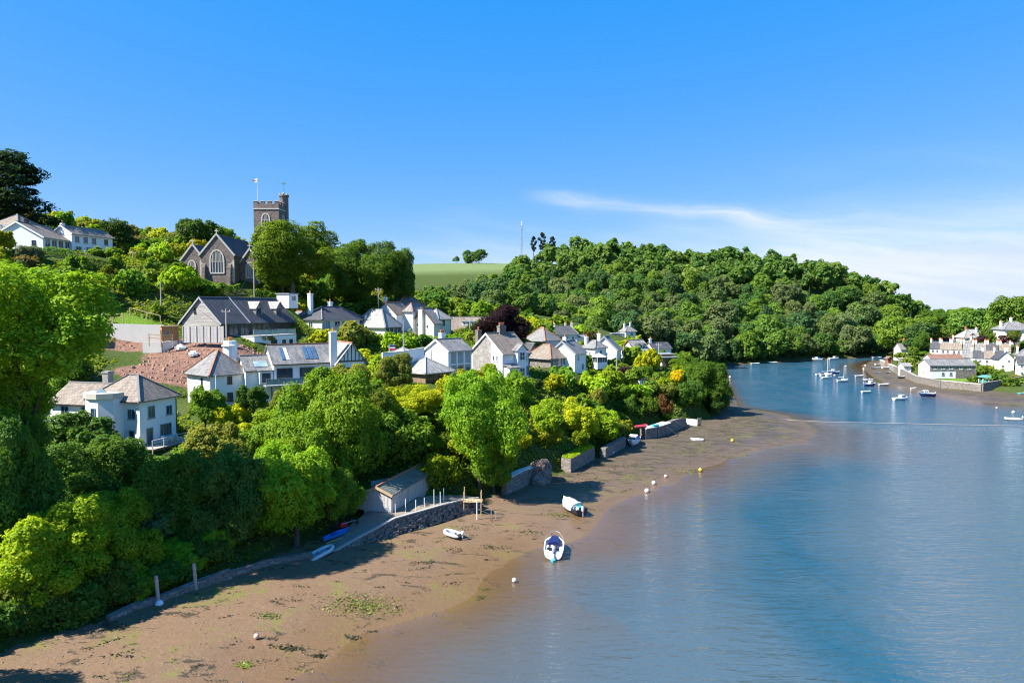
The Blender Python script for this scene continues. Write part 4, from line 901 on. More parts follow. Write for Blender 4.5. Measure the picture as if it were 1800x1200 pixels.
def gothic(h, face, at_, a, z, w, hgt, lights, rect=False):
    O, U, N = h.frame_of(face, at_); P = lambda u, v, n: O + U * (a + u) + Vector((0, 0, z + v)) + N * n; hw = w / 2; ah = min(w * .85, hgt * .5) if not rect else 0
    arch = [(-hw, 0), (hw, 0)] + [(hw * math.cos(t_ * math.pi / 2) , hgt - ah + ah * math.sin(t_ * math.pi / 2) ** .85) for t_ in [k / 6 for k in range(0, 7)]] + [(-hw * math.cos(t_ * math.pi / 2), hgt - ah + ah * math.sin(t_ * math.pi / 2) ** .85) for t_ in [k / 6 for k in range(5, -1, -1)]]
    m = MB()
    for (u0, v0), (u1, v1) in zip(arch, arch[1:] + arch[:1]): m.bar(P(u0, v0, .05), P(u1, v1, .05), .16, .30)
    for k in range(1, lights):
        u = -hw + w * k / lights; top = hgt - ah + ah * math.sqrt(max(0, 1 - (u / hw) ** 2)) * .95; m.bar(P(u, 0, .05), P(u, top, .05), .10, .12)
    if not rect:
        m.bar(P(-hw, hgt - ah, .05), P(hw, hgt - ah, .05), .10, .12)
        for k in range(lights):
            u = -hw + w * (k + .5) / lights; m.bar(P(u, hgt - ah, .06), P(u, hgt - ah + ah * math.sqrt(max(0, 1 - (u / hw) ** 2)) * .8, .06), .07, .07)
    o = m.build('window', 'dressed_stone', h.root); g_ = MB(); g_.face([P(u, v, .012) for u, v in arch]); g_.build('pane', 'glass', o); return o
gothic(ch, 'L', 0, CW * .5, 2.1, 3.0, 5.0, 5); gothic(ch, 'L', 2.2, CW + 2.8, 1.6, 1.6, 3.4, 3); gothic(ch, 'L', 3.2, -2.2, 1.2, 1.6, 3.4, 3)
for x in (5.5, 9.5, 13.5): gothic(ch, 'R', -4.4, x, .9, 1.7, 2.3, 3, True)
# quoins and buttresses of pale stone
for (x, y) in ((-.01, -.01), (-.01, CW + .01), (2.19, CW + 5.21), (3.19, -4.41)):
    for k in range(11):
        w = .55 if k % 2 else .34; ym = .0
        MB().box((x - .035, y - (w if y > 1 else .035), k * .45), (x + .34, y + (.035 if y > 1 else w), k * .45 + .40)).build('quoin', 'dressed_stone', ch.root)
for y in (.9, CW - .9): MB().hexa([(-1.1, y - .35, -3), (-.002, y - .35, -3), (-.002, y + .35, -3), (-1.1, y + .35, -3), (-.5, y - .35, 3.4), (-.002, y - .35, 4.2), (-.002, y + .35, 4.2), (-.5, y + .35, 3.4)]).build('buttress', 'church_stone', ch.root)
for x in (7.4, 11.5): MB().hexa([(x - .35, -5.3, -3), (x + .35, -5.3, -3), (x + .35, -4.402, -3), (x - .35, -4.402, -3), (x - .35, -4.8, 2.4), (x + .35, -4.8, 2.4), (x + .35, -4.402, 3.1), (x - .35, -4.402, 3.1)]).build('buttress', 'church_stone', ch.root)
t0 = local(492, 500, 172); tx, ty = t0.x, t0.y; TW = 6.3; zt = local(492, 366, 172).z; zm = local(492, 353, 172).z
tw = MB(); tw.box((tx, ty, -2), (tx + TW, ty + TW, zt)).build('tower', 'church_stone', ch.root); tower = ch.root.children[-1]
b = MB(); b.box((tx - .14, ty - .14, zt - .30), (tx + TW + .14, ty + TW + .14, zt - .02)); b.build('string_course', 'dressed_stone', tower)
MB().box((tx - .12, ty - .12, zt - 6.6), (tx + TW + .12, ty + TW + .12, zt - 6.35)).build('string_course', 'dressed_stone', tower)
for (a0, a1, b0, b1) in ((tx, tx + .5, ty, ty + TW), (tx + TW - .5, tx + TW, ty, ty + TW), (tx + .502, tx + TW - .502, ty, ty + .5), (tx + .502, tx + TW - .502, ty + TW - .5, ty + TW)):
    MB().box((a0, b0, zt + .002), (a1, b1, zm - .75)).build('parapet', 'church_stone', tower)
for k in range(4):
    f0 = k * (TW - 1.05) / 3
    for side in range(4):
        p = [(tx + .0, ty + f0), (tx + TW - .5, ty + f0), (tx + f0, ty), (tx + f0, ty + TW - .5)][side]; sx_, sy_ = ((.5, 1.05), (.5, 1.05), (1.05, .5), (1.05, .5))[side]
        if side >= 2 and k in (0, 3): continue
        mo = MB().box((p[0], p[1], zm - .748), (p[0] + sx_, p[1] + sy_, zm - .15)).build('merlon', 'church_stone', tower); MB().box((p[0] - .07, p[1] - .07, zm - .148), (p[0] + sx_ + .07, p[1] + sy_ + .07, zm + .02)).build('merlon_cap', 'dressed_stone', mo)
gothic(ch, 'L', tx, ty + TW * .52, zt - 4.6, 2.0, 3.3, 3); gothic(ch, 'R', ty, tx + TW * .5, zt - 4.6, 2.0, 3.3, 3)
tr = local(502, 352, 176); zt2 = local(501, 341, 176).z
tu = MB().lathe([(1.15, 0), (1.15, zt2 - .55), (1.3, zt2 - .5), (1.3, zt2 - .1), (1.0, zt2 - .08)], 8, (tx + TW - .55, ty + .55, 0)).build('turret', 'church_stone', tower)
for k in range(6):
    a = k * math.pi / 3; MB().box((tx + TW - .55 + 1.05 * math.cos(a) - .2, ty + .55 + 1.05 * math.sin(a) - .2, zt2 - .08), (tx + TW - .55 + 1.05 * math.cos(a) + .2, ty + .55 + 1.05 * math.sin(a) + .2, zt2 + .35)).build('merlon', 'dressed_stone', tu)
vx, vy = tx + TW - .55, ty + .55; v = MB(); v.bar((vx, vy, zt2 - .1), (vx, vy, zt2 + 3.1), .09); v.box((vx - .3, vy - .03, zt2 + 1.2), (vx + .3, vy + .03, zt2 + 1.28)); v.lathe([(.16, zt2 + .3), (.2, zt2 + .5), (.05, zt2 + .8)], 8, (vx, vy, 0))
v.face([(vx - .1, vy - .7, zt2 + 2.8), (vx - .1, vy + .75, zt2 + 2.75), (vx - .1, vy + .5, zt2 + 3.05), (vx - .1, vy + .1, zt2 + 3.0), (vx - .1, vy - .3, zt2 + 3.3)]).build('weathervane', 'patina', tower)
fp = local(453, 360, 174); ztop = local(453, 311, 174).z
MB().tube([(fp.x, fp.y, zt), (fp.x, fp.y, ztop)], [.07, .04], 6).build('flagpole', 'white_paint', tower)
fz = ztop - 1.3
rows = [[(fp.x + .15 * math.sin(u * 3.0), fp.y + .06 + u * 1.1, fz + v * .85 - u * .12) for u in [i / 6 for i in range(7)]] for v in (0, .4, .6, 1)]
fl = MB(); fl.grid(rows); fl.build('flag', 'white_cloth', tower); f2 = MB(); f2.grid([[(p[0] - .02, p[1], p[2]) for p in rows[1]], [(p[0] - .02, p[1], p[2]) for p in rows[2]]]); f2.build('flag_cross', 'red_plastic', tower.children[-1])
# ------------------------------------------------------------------ village on the far bank of the creek
h = house_fit('quayside_warehouse', 'converted waterside warehouse, slate-hung above and white below, behind the far quay wall', 1624, 1634, 1714, 664, 231, 6.5); L, W = h.L, h.W; print('W1', math.degrees(h.th), L)
h.wing(0, L, 0, W, 0, 4.4, 1.7, 'gable', 'x', 'white_render', 'slate_grey', ridge='ridge_grey', below=2, oh=.3)
h.panel('R', 0, .05, L * .56, 2.25, 4.3, 'slate_hung', 'slate_hanging', .06); h.panel('R', 0, L * .565, L - .05, -1, 4.3, 'rubble_stone', 'stone_wall', .06)
for x in (.12, .29, .46, .68, .86): h.win('R', -.06, L * x, 2.9, 1.1, 1.1, 2)
for x in (.29, .46): h.win('R', 0, L * x, .9, .9, .9, 2, frame='grey_paint')
h.win('L', 0, W * .5, 3.0, .8, 1.0, 2); h.win('L', 0, W * .5, .9, .8, 1.0, 2)
h = house_fit('red_roofed_range', 'long low range with red-brown roof just behind the warehouse', 1632, 1637, 1693, 648, 243, 5.0); h.wing(0, h.L, 0, 5, 0, 3.6, 1.4, 'gable', 'x', 'white_render', 'tile_red', ridge='ridge_red', below=2)
def cottage(i, label, px, py, d, w, dep, hgt, rh, tile, th=R(-34), ch=1):
    h = House('terraced_cottage', label, px, py, d, th, group='white terraced cottages across the creek'); h.clear(w, dep)
    h.wing(0, w, 0, dep, 0, hgt, rh, 'gable', 'x', 'white_render', tile, below=3, ov=.02, oh=.25, gutter=False)
    h.chimney(w - .3, dep * .5, hgt + rh * .4, hgt + rh + 1.1, .6, .9, 'white_render', 2, 'terracotta')
    if ch > 1: h.chimney(.3, dep * .5, hgt + rh * .4, hgt + rh + 1.0, .6, .9, 'white_render', 2, 'terracotta')
    for x in (w * .3, w * .72): h.win('R', 0, x, hgt * .58, .75, 1.0, 2, frame='grey_paint'); h.win('R', 0, x, .7, .75, 1.1, 2, frame='grey_paint')
    return h
rows = [(1690, 647, 252, 'slate_grey', 'leftmost cottage of the lower white terrace'), (1709, 648, 249, 'slate_dark', 'second cottage of the lower white terrace'), (1729, 649, 246, 'slate_brown', 'third cottage of the lower white terrace'), (1748, 650, 243, 'slate_dark', 'last cottage of the lower white terrace before the gable end')]
for i, (px, py, d, tile, lab) in enumerate(rows): cottage(i, lab, px, py, d, 3.3, 6.0, 4.2, 2.4, tile)
rows = [(1634, 629, 276, 'slate_dark', 'leftmost cottage of the upper white terrace'), (1652, 630, 273, 'slate_brown', 'second cottage of the upper terrace, above the red-brown range'), (1671, 631, 270, 'slate_brown', 'third cottage of the upper white terrace'), (1692, 632, 267, 'slate_grey', 'fourth cottage of the upper white terrace'), (1713, 633, 264, 'slate_grey', 'fifth cottage of the upper white terrace'), (1734, 634, 261, 'slate_dark', 'sixth cottage of the upper white terrace'), (1756, 635, 258, 'slate_brown', 'last cottage of the upper white terrace')]
for i, (px, py, d, tile, lab) in enumerate(rows): cottage(i, lab, px, py, d, 3.6, 5.5, 4.0, 2.5, tile, ch=2)
rows = [(1655, 617, 292, 'slate_dark', 'first small white cottage on the lane above the terraces'), (1686, 618, 288, 'slate_grey', 'second small white cottage on the lane above the terraces'), (1782, 624, 268, 'slate_dark', 'small white cottage above the gable end near the right edge')]
for i, (px, py, d, tile, lab) in enumerate(rows): cottage(i, lab, px, py, d, 4.2, 4.5, 3.2, 2.2, tile)
h = House('slip_house', 'white two-storey house with dark roof at the right edge below the terraces', 1788, 662, 222, R(-30)); h.clear(6, 5); h.wing(0, 6, 0, 5, 0, 4.6, 2.0, 'gable', 'x', 'white_render', 'slate_dark', below=3); h.win('R', 0, 1.2, 2.8, .9, 1.1, 2); h.win('R', 0, 3.2, 2.8, .9, 1.1, 2); h.win('R', 0, 1.2, .5, .9, 1.2, 2); h.door('R', 0, 2.6, 0, .9, 2.0, 'blue_canvas')
h = House('gable_end_cottage', 'white cottage turning its gable to the creek at the end of the terrace', 1782, 650, 232, R(74)); h.clear(6, 5); h.wing(0, 6, 0, 4.6, 0, 3.8, 2.4, 'gable', 'x', 'white_render', 'slate_dark', below=3); h.chimney(.4, 2.3, 5, 7.6, .6, .9, 'white_render', 2); h.win('L', 0, 1.5, 2.4, .7, .9, 2); h.win('L', 0, 3.2, .6, .8, 1.0, 2)
h = House('white_corner_house', 'white house with blue-grey roof cut by the right edge', 1786, 646, 243, R(-30)); h.clear(8, 6); h.wing(0, 8, 0, 6, 0, 4.6, 2.2, 'hip', 'x', 'white_render', 'slate_grey', below=3); h.win('R', 0, 1.4, 2.6, .9, 1.1, 2); h.win('R', 0, 3.4, 2.6, .9, 1.1, 2); h.win('R', 0, 1.4, .5, .9, 1.2, 2); h.chimney(.5, 3, 5, 7.4, .6, .9, 'white_render', 2)
h = house_fit('hipped_villa', 'white villa with broad pale hipped roof above the terraces', 1680, 1695, 1737, 603, 288, 6.5); L, W = h.L, h.W; print('U1', math.degrees(h.th), L)
h.wing(0, L, 0, W, 0, 2.7, 3.0, 'hip', 'x', 'white_render', 'slate_pale', below=3, oh=.5); h.chimney(L * .3, W * .6, 3.5, 6.6, .6, .6, 'terracotta', 1); h.chimney(L * .6, W * .3, 3.5, 6.4, .6, .6, 'white_render', 1)
for x in (.2, .45, .7): h.win('R', 0, L * x, .8, 1.1, 1.1, 2)
h.dormer(L * .35, .4, 2.6, 1.5, 1.2, 2.0, .5, 'white_render', 'slate_pale')
h = House('hipped_villa', 'white villa with grey hipped roof and white chimney at the upper right edge', 1765, 592, 272, R(-6)); h.clear(11, 8); h.wing(0, 11, 0, 8, 0, 3.2, 2.8, 'hip', 'x', 'white_render', 'slate_grey', below=3, oh=.5); h.chimney(4.6, 4, 4, 7.6, .7, .7, 'white_render', 1); h.chimney(.9, 4, 3, 6.2, .7, .7, 'cream_render', 1)
for x in (1.5, 5, 8.2): h.win('R', 0, x, 1.2, 1.1, 1.1, 2)
h = House('red_hipped_cottage', 'small white cottage with red hipped roof among trees across the creek', 1635, 604, 296, R(8)); h.clear(4, 4); h.wing(0, 3.4, 0, 3.6, 0, 2.0, 1.4, 'hip', 'x', 'white_render', 'tile_red', ridge='ridge_red', below=3); h.wing(4.2, 5.8, .5, 3, 0, 1.6, .2, 'flat', 'x', 'white_render', 'lead_grey', .1, below=3); h.win('R', 0, 1.7, .5, .7, .9, 2)
h = House('tiny_white_cottage', 'tiny white cottage glimpsed between trees above the red roof', 1676, 590, 318, R(5)); h.clear(3, 3); h.wing(0, 2.0, 0, 3, 0, 2.6, 1.0, 'gable', 'y', 'white_render', 'slate_pale', below=3); h.win('R', 0, 1.0, 1.0, .6, .8, 1)
h = house_fit('point_cottage', 'white cottage with steep grey roof and red chimney at the far quay tip', 1572, 1583, 1607, 622, 292, 5.2); L = h.L; print('X', L)
h.wing(0, L, 0, 5.2, 0, 2.2, 2.2, 'gable', 'x', 'white_render', 'slate_grey', below=3); h.chimney(L * .45, 2.6, 3, 6.2, .7, .7, 'terracotta', 2); h.win('L', 0, 2.6, .8, .8, .9, 2); h.win('R', 0, L * .5, .6, .9, 1.0, 2)
h = house_fit('boat_store', 'white boat store with pale curved roof on the far quay', 1579, 1588, 1601, 652, 250, 3.4, cat='shed'); h.wing(0, h.L, 0, 3.4, 0, 2.0, .9, 'gable', 'x', 'white_render', 'slate_pale', below=2); h.win('R', 0, h.L * .5, .7, .8, .8, 2); h.door('L', 0, 1.7, 0, 1.0, 1.8, 'white_paint')
h = House('red_shed', 'small dark red boarded shed at the far quay tip', 1561, 636, 284, R(10), cat='shed'); h.wing(0, 1.8, 0, 2, 0, 1.6, .5, 'gable', 'y', 'tile_red', 'tile_red', below=2); h.door('R', 0, .9, 0, .8, 1.4, 'red_plastic')
h = House('dark_garage', 'open-fronted dark garage in the terraced bank across the creek', 1587, 637, 268, R(8), cat='shed'); h.wing(0, 2.4, 0, 2.5, 0, 1.5, .2, 'flat', 'x', 'rubble_stone', 'concrete', .15, below=2); h.panel('R', 0, .25, 2.15, .02, 1.3, 'black_paint', 'opening_shade', .02)  # black sheet on the closed front stands in for the shade inside
# green-roofed waterside pavilion
c = tag(empty('pavilion', at(1733, 670, 216), .2), 'low octagonal garden pavilion with dark green roof behind the far sea wall', 'pavilion')
for k in range(8):
    a = k * math.pi / 4 + .39; MB().box((2.0 * math.cos(a) - .09, 2.0 * math.sin(a) - .09, -.6), (2.0 * math.cos(a) + .09, 2.0 * math.sin(a) + .09, 1.35)).build('post', 'white_paint', c)
MB().lathe([(1.85, -.5), (1.85, .6)], 8).build('panelling', 'green_plastic', c); MB().lathe([(2.7, 1.352), (2.6, 1.45), (1.2, 1.95), (.2, 2.1)], 8).build('roof', 'patina', c)

# ------------------------------------------------------------------ sea walls and quays
def wall_run(name, label, pts, thick, mat, cap=None, cat='wall', cap_t=.16):
    """a wall along ground points (x, y, z of its foot, height); the coping is a part"""
    o_ = Vector(pts[0][:3]); r = tag(empty(name, o_), label, cat, None, 'thing'); m = MB(); cp = MB()
    for (a, b) in zip(pts[:-1], pts[1:]):
        d = Vector((b[0] - a[0], b[1] - a[1], 0)); d.normalize(); n = Vector((-d.y, d.x, 0)) * (thick / 2)
        A0, B0 = Vector(a[:3]) - o_, Vector(b[:3]) - o_; up0, up1 = Vector((0, 0, a[3])), Vector((0, 0, b[3])); dn = Vector((0, 0, -1.0))
        m.hexa([A0 - n + dn, B0 - n + dn, B0 + n + dn, A0 + n + dn, A0 - n + up0, B0 - n + up1, B0 + n + up1, A0 + n + up0])
        if cap:
            n2 = n * 1.25; e = Vector((0, 0, .003)); t = Vector((0, 0, cap_t)); cp.hexa([A0 - n2 + up0 + e, B0 - n2 + up1 + e, B0 + n2 + up1 + e, A0 + n2 + up0 + e, A0 - n2 + up0 + t, B0 - n2 + up1 + t, B0 + n2 + up1 + t, A0 + n2 + up0 + t])
    w = m.build('masonry', mat, r)
    if cap: cp.build('coping', cap, r)
    return r
def gp(px, py, z, hgt): p = onz(px, py, z); return (p.x, p.y, z, hgt)
wall_run('sea_wall', 'far stone quay wall in front of the warehouse', [gp(1655, 680, .9, 2.0), gp(1690, 683, .9, 1.9), gp(1726, 687, .9, 2.0)], .7, 'rubble_stone', 'pale_concrete')
wall_run('sea_wall', 'tall dark stone sea wall rising to the right edge across the creek', [gp(1726, 687, .9, 2.4), gp(1775, 683, .9, 3.2), gp(1830, 678, .9, 4.2)], .7, 'rubble_stone')
wall_run('sea_wall', 'broken mossy quay wall left of the far warehouse', [gp(1573, 654, .9, 2.2), gp(1590, 662, .9, 2.3), gp(1612, 671, .9, 1.8), gp(1655, 680, .9, 1.9)], .8, 'rubble_stone', 'grey_stone')
wall_run('sea_wall', 'pale quay at the far tip of the village', [gp(1548, 641, .7, 2.2), gp(1562, 646, .8, 1.6), gp(1573, 653, .9, 2.0)], .9, 'grey_stone', 'pale_concrete')
# ------------------------------------------------------------------ vegetation
def leaf_mesh(name, P, N, size, tint, seed, aspect=0.62, extra=None):
    """P leaf places, N leaf normals, size per leaf: one small rhombic face each"""
    rg = np.random.default_rng(seed); n = len(P)
    N = N / np.maximum(np.linalg.norm(N, axis=1, keepdims=True), 1e-6)
    A = rg.normal(size=(n, 3)); A -= (A * N).sum(1, keepdims=True) * N; A /= np.maximum(np.linalg.norm(A, axis=1, keepdims=True), 1e-6)
    B = np.cross(N, A); s = np.asarray(size).reshape(-1, 1) * rg.uniform(0.65, 1.35, (n, 1))
    droop = N * s * 0.22
    V = np.stack([P - A * s - droop, P - B * s * aspect + droop * .4, P + A * s - droop, P + B * s * aspect + droop * .4], 1).reshape(-1, 3)
    me = bpy.data.meshes.new(name); me.vertices.add(len(V)); me.vertices.foreach_set('co', V.ravel())
    me.loops.add(n * 4); me.loops.foreach_set('vertex_index', np.arange(n * 4, dtype=np.int32))
    me.polygons.add(n); me.polygons.foreach_set('loop_start', np.arange(0, n * 4, 4, dtype=np.int32)); me.update()
    a = me.attributes.new('tint', 'FLOAT', 'POINT'); a.data.foreach_set('value', np.repeat(np.clip(tint, 0, 1), 4))
    me.materials.append(MATS['leaf']); return me
def sph(rg, n):
    v = rg.normal(size=(n, 3)); return v / np.linalg.norm(v, axis=1, keepdims=True)
def crown_points(seed, lobes, n, spread=0.62, lr=(0.26, 0.42), flat=1.0, dome=False, inner=0.14, fuzz=0.10, rough=0.40, holes=0.42):
    rg = np.random.default_rng(seed)
    n1 = max(5, lobes // 3); d = sph(rg, n1 * 6)
    if dome: d[:, 2] = np.abs(d[:, 2]) * 0.9 - 0.12
    else: d[:, 2] = np.where(d[:, 2] < -0.6, -d[:, 2], d[:, 2])
    keep = []
    for v in d:       # keep the main boughs spread apart
        if all(np.linalg.norm(v - k) > 1.5 / math.sqrt(n1) for k in keep): keep.append(v)
        if len(keep) == n1: break
    d = np.array(keep); n1 = len(d)
    c1 = d * rg.uniform(spread * 0.62, spread * 1.12, (n1, 1)); c1[:, 2] *= flat; r1 = rg.uniform(lr[0] * 1.05, lr[1] * 1.15, n1)
    cs, rs = [c1, np.array([[0, 0, 0.0]])], [r1 * 0.92, np.array([spread * 0.72])]
    m_ = max(3, (lobes * 2) // n1)
    for q in range(n1):   # each bough carries smaller tufts
        u_ = sph(rg, m_); u_ = u_ * 0.8 + d[q] * 0.55; u_[:, 2] += 0.15; u_ /= np.linalg.norm(u_, axis=1, keepdims=True)
        cs.append(c1[q] + u_ * r1[q] * rg.uniform(0.75, 1.08, (m_, 1))); rs.append(r1[q] * rg.uniform(0.34, 0.56, m_))
    c = np.vstack(cs); r = np.concatenate(rs); L = len(c)
    c = c * rg.uniform(0.9, 1.1, (1, 3)) + np.array([[0.05 * c_z for c_z in rg.normal(0, 1, 3)]])
    w = r ** 2; k = rg.choice(L, n * 2, p=w / w.sum())
    u = sph(rg, n * 2); u[:, 2] += 0.25; u /= np.linalg.norm(u, axis=1, keepdims=True)
    ph = rg.uniform(0, 6.28, (L, 3)); fr = rg.uniform(3.0, 6.5, (L, 3))
    bumpf = 1 + 0.17 * np.sin(u[:, 0] * fr[k, 0] * 1.3 + ph[k, 0]) * np.sin(u[:, 1] * fr[k, 1] * 1.3 + ph[k, 1]) + 0.10 * np.sin(u[:, 2] * fr[k, 2] * 2 + ph[k, 2])
    rr = np.where(rg.random(n * 2) < inner, rg.uniform(0.35, 0.85, n * 2), 1 + rg.normal(0, fuzz, n * 2))
    P = c[k] + u * (r[k] * bumpf * rr)[:, None]
    dist = np.linalg.norm(P[:, None, :] - c[None], axis=2) / r[None]; dist[np.arange(n * 2), k] = 9
    ok = (dist.min(1) > 0.72) | (rr < 0.86) & (rg.random(n * 2) < 0.5)
    # holes in the surface so the dark inside shows
    hole = np.sin(P[:, 0] * 9 + seed) * np.sin(P[:, 1] * 9.7 + 2) * np.sin(P[:, 2] * 10.3 + seed * 2)
    ok &= ~((hole > holes) & (rr > 0.9))
    idx = np.flatnonzero(ok)[:n]
    N = u[idx] * 0.75 + rg.normal(0, rough, (len(idx), 3)); N[:, 2] += 0.38
    tint = 0.5 + 0.16 * np.sin(k[idx] * 2.3 + seed) + rg.normal(0, 0.17, len(idx))
    return P[idx], N, tint, c, r
def crown(name, seed, lobes, n, leaf, **kw):
    P, N, t, c, r = crown_points(seed, lobes, n, **kw); me = leaf_mesh(name, P, N, leaf, t, seed + 1); me['lobes'] = [float(x) for x in c.ravel()]
    return me
def trunk_mesh(name, seed, lobes, thick=0.055, limbs=7):
    """unit trunk: z 0 (ground) to 1 (crown centre); limbs reach to the lobes of a crown of radius 1 (z there in crown units is added above)"""
    rg = random.Random(seed); m = MB()
    x = y = 0.0; pts = [(0, 0, -0.10), (0, 0, 0.0)]; 
    for k in range(1, 6):
        x += rg.uniform(-0.03, 0.03); y += rg.uniform(-0.03, 0.03); pts.append((x, y, k * 0.2))
    m.tube(pts, [thick * 1.7, thick * 1.25] + [thick * (1 - 0.14 * k) for k in range(1, 6)], 8)
    L = np.array(lobes).reshape(-1, 3); order = sorted(range(len(L)), key=lambda i: -L[i][2])
    for i in range(min(limbs, len(L))):
        l = L[order[(i * 3) % len(L)]]; z0 = rg.uniform(0.45, 0.85); j = int(z0 / 0.2); b = Vector(pts[min(j + 1, 6)])
        e = Vector((l[0] * 0.8, l[1] * 0.8, 1 + l[2] * 0.30)); mid = b.lerp(e, 0.5) + Vector((0, 0, -0.02))
        m.tube([b, mid, e], [thick * 0.55, thick * 0.36, thick * 0.14], 5)
    return m.mesh(name, True)
PROTO = {}
def proto(kind, meshes): PROTO[kind] = meshes
proto('near', [crown('crown', s, 30, 42000, 0.0245, fuzz=0.085) for s in (11, 23, 37)])
proto('mid', [crown('crown', s, 22, 11000, 0.043) for s in (5, 8, 13, 21)])
proto('far', [crown('crown', s, 18, 3600, 0.070, lr=(0.32, 0.46), inner=0.06, fuzz=0.05, rough=0.24, holes=0.75) for s in (2, 3, 4, 6, 7, 9)])
proto('bush', [crown('foliage', s, 18, 7500, 0.048, dome=True, flat=0.8) for s in (31, 32, 33, 34)])
proto('bushfar', [crown('foliage', s, 11, 1300, 0.115, dome=True, flat=0.8) for s in (41, 42, 43)])
proto('column', [crown('foliage', s, 22, 2600, 0.075, lr=(0.30, 0.42), spread=0.55, inner=0.05, fuzz=0.04) for s in (51,)])
proto('clipped', [crown('foliage', s, 30, 2600, 0.070, lr=(0.34, 0.40), spread=0.60, inner=0.05, fuzz=0.03, dome=True) for s in (52, 53)])
def pine_points(seed, pads, n):
    rg = np.random.default_rng(seed); P = []; N = []; cs = []
    for k in range(pads):
        z = -0.75 + 1.7 * (k / (pads - 1)) + rg.normal(0, 0.05); rmax = 0.95 * math.sqrt(max(0.06, 1 - max(0, z + 0.2) ** 2 * 0.75)) * (0.75 + 0.25 * rg.random())
        a = k * 2.4 + rg.normal(0, 0.3); rr = rmax * rg.uniform(0.35, 0.8); c = np.array([math.cos(a) * rr, math.sin(a) * rr, z]); cs.append(c)
        m = n // pads; u = sph(rg, m); R_ = rg.uniform(0.22, 0.36); p = c + u * np.array([R_, R_, R_ * 0.42]) * (1 + rg.normal(0, 0.14, (m, 1)))
        P.append(p); q = u * 0.5 + rg.normal(0, 0.4, (m, 3)); q[:, 2] += 0.55; N.append(q)
    P = np.vstack(P); N = np.vstack(N); return P, N, 0.45 + rg.normal(0, 0.18, len(P)), np.array(cs)
def pine(name, seed, pads, n, leaf):
    P, N, t, c = pine_points(seed, pads, n); me = leaf_mesh(name, P, N, leaf, t, seed, 0.4); me['lobes'] = [float(x) for x in c.ravel()]; return me
proto('pine', [pine('crown', s, 34, 11000, 0.050) for s in (61, 62)])
proto('pinefar', [pine('crown', 63, 14, 1500, 0.11)])
def cone_crown(name, seed, n, leaf):
    rg = np.random.default_rng(seed); z = rg.beta(1.1, 1.6, n); a = rg.uniform(0, 6.283, n)
    r = (1 - z) * (0.85 + 0.3 * np.sin(z * 46) * 0.5 + 0.18 * np.sin(a * 5 + z * 20)) * np.sqrt(rg.uniform(0.45, 1.05, n))
    P = np.stack([r * np.cos(a), r * np.sin(a), z * 2 - 1], 1); N = np.stack([np.cos(a), np.sin(a), 0.7 + 0 * a], 1) + rg.normal(0, 0.4, (n, 3))
    me = leaf_mesh(name, P, N, leaf, 0.45 + rg.normal(0, 0.18, n), seed); me['lobes'] = [0.2, 0, -0.3, -0.2, 0.1, 0, 0, -0.1, 0.3]; return me
proto('conifer', [cone_crown('crown', 71, 2200, 0.085)])
TRUNKS = {}
def trunk_for(me, thick, mat):
    k = (me.name, thick, mat)
    if k not in TRUNKS:
        t = trunk_mesh('trunk', len(TRUNKS) + 5, list(me['lobes']), thick); t.materials.append(MATS[mat]); TRUNKS[k] = t
    return TRUNKS[k]
vrg = random.Random(77)
def jitter(col, a=0.14):
    k = vrg.uniform(1 - a, 1 + a); h = vrg.uniform(-a, a) * 0.5
    return (col[0] * k * (1 + h), col[1] * k, col[2] * k * (1 - h), 1)
def put_tree(name, base, height, rx, rz, kind, col, label=None, cat='tree', group=None, var=None, thick=0.055, bark='bark', ry=None, trunk=True):
    """a tree standing at base: crown of half-width rx and half-height rz centred at the given height above the base"""
    r = empty(name, base, vrg.uniform(0, 6.28)); mes = PROTO[kind]; me = mes[var % len(mes)] if var is not None else vrg.choice(mes)
    c = link('crown', me, r); c.location = (0, 0, height); c.scale = (rx, ry or rx, rz); c.color = jitter(col)
    if trunk:
        t = link('trunk', trunk_for(me, thick, bark), r); t.scale = (rx, rx, height)
    tag(r, label, cat, group); return r
def put_bush(name, base, rx, rz, kind, col, label=None, cat='shrub', group=None, sink=0.25, rz_rot=None, ry=None):
    me = vrg.choice(PROTO[kind]); o = link(name, me); o.location = (base[0], base[1], base[2] + rz * sink); o.scale = (rx, ry or rx * vrg.uniform(0.85, 1.15), rz)
    o.rotation_euler = (0, 0, vrg.uniform(0, 6.28) if rz_rot is None else rz_rot); o.color = jitter(col); tag(o, label, cat, group); return o
def tree_px(name, px, py, d, rpx, rzpx, kind, col, label, **kw):
    """crown centre seen at (px, py), d metres out"""
    p = at(px, py, d); z = gz(p.x, p.y); k = d / FPX
    h = max(p.z - z, rzpx * k * 0.75)
    return put_tree(name, (p.x, p.y, z), h, rpx * k, rzpx * k, kind, col, label, **kw)
def hit(px, py, above=0.0, d0=38.0, d1=520.0):
    """where the line of sight first comes within `above` of the ground"""
    ds = np.concatenate([np.arange(d0, 200, 0.5), np.arange(200, d1, 2.0)]); r = ray(px, py)
    X = r.x * ds / r.y; Z = CAMZ + r.z * ds / r.y; T = terrain(X, ds)[0]
    k = np.flatnonzero(Z < T + above); i = k[0] if len(k) else len(ds) - 1
    return Vector((X[i], ds[i], T[i]))
def bush_px(name, px, py, rpx, rzpx, kind, col, label, **kw):
    """shrub whose middle is seen at (px, py), standing where that sight line meets the slope"""
    d = 100.0
    for _ in range(3):
        p = hit(px, py, rzpx * d / FPX * 0.3); d = p.y
    k = d / FPX
    return put_bush(name, p, rpx * k, rzpx * k * 1.15, kind, col, label, **kw)

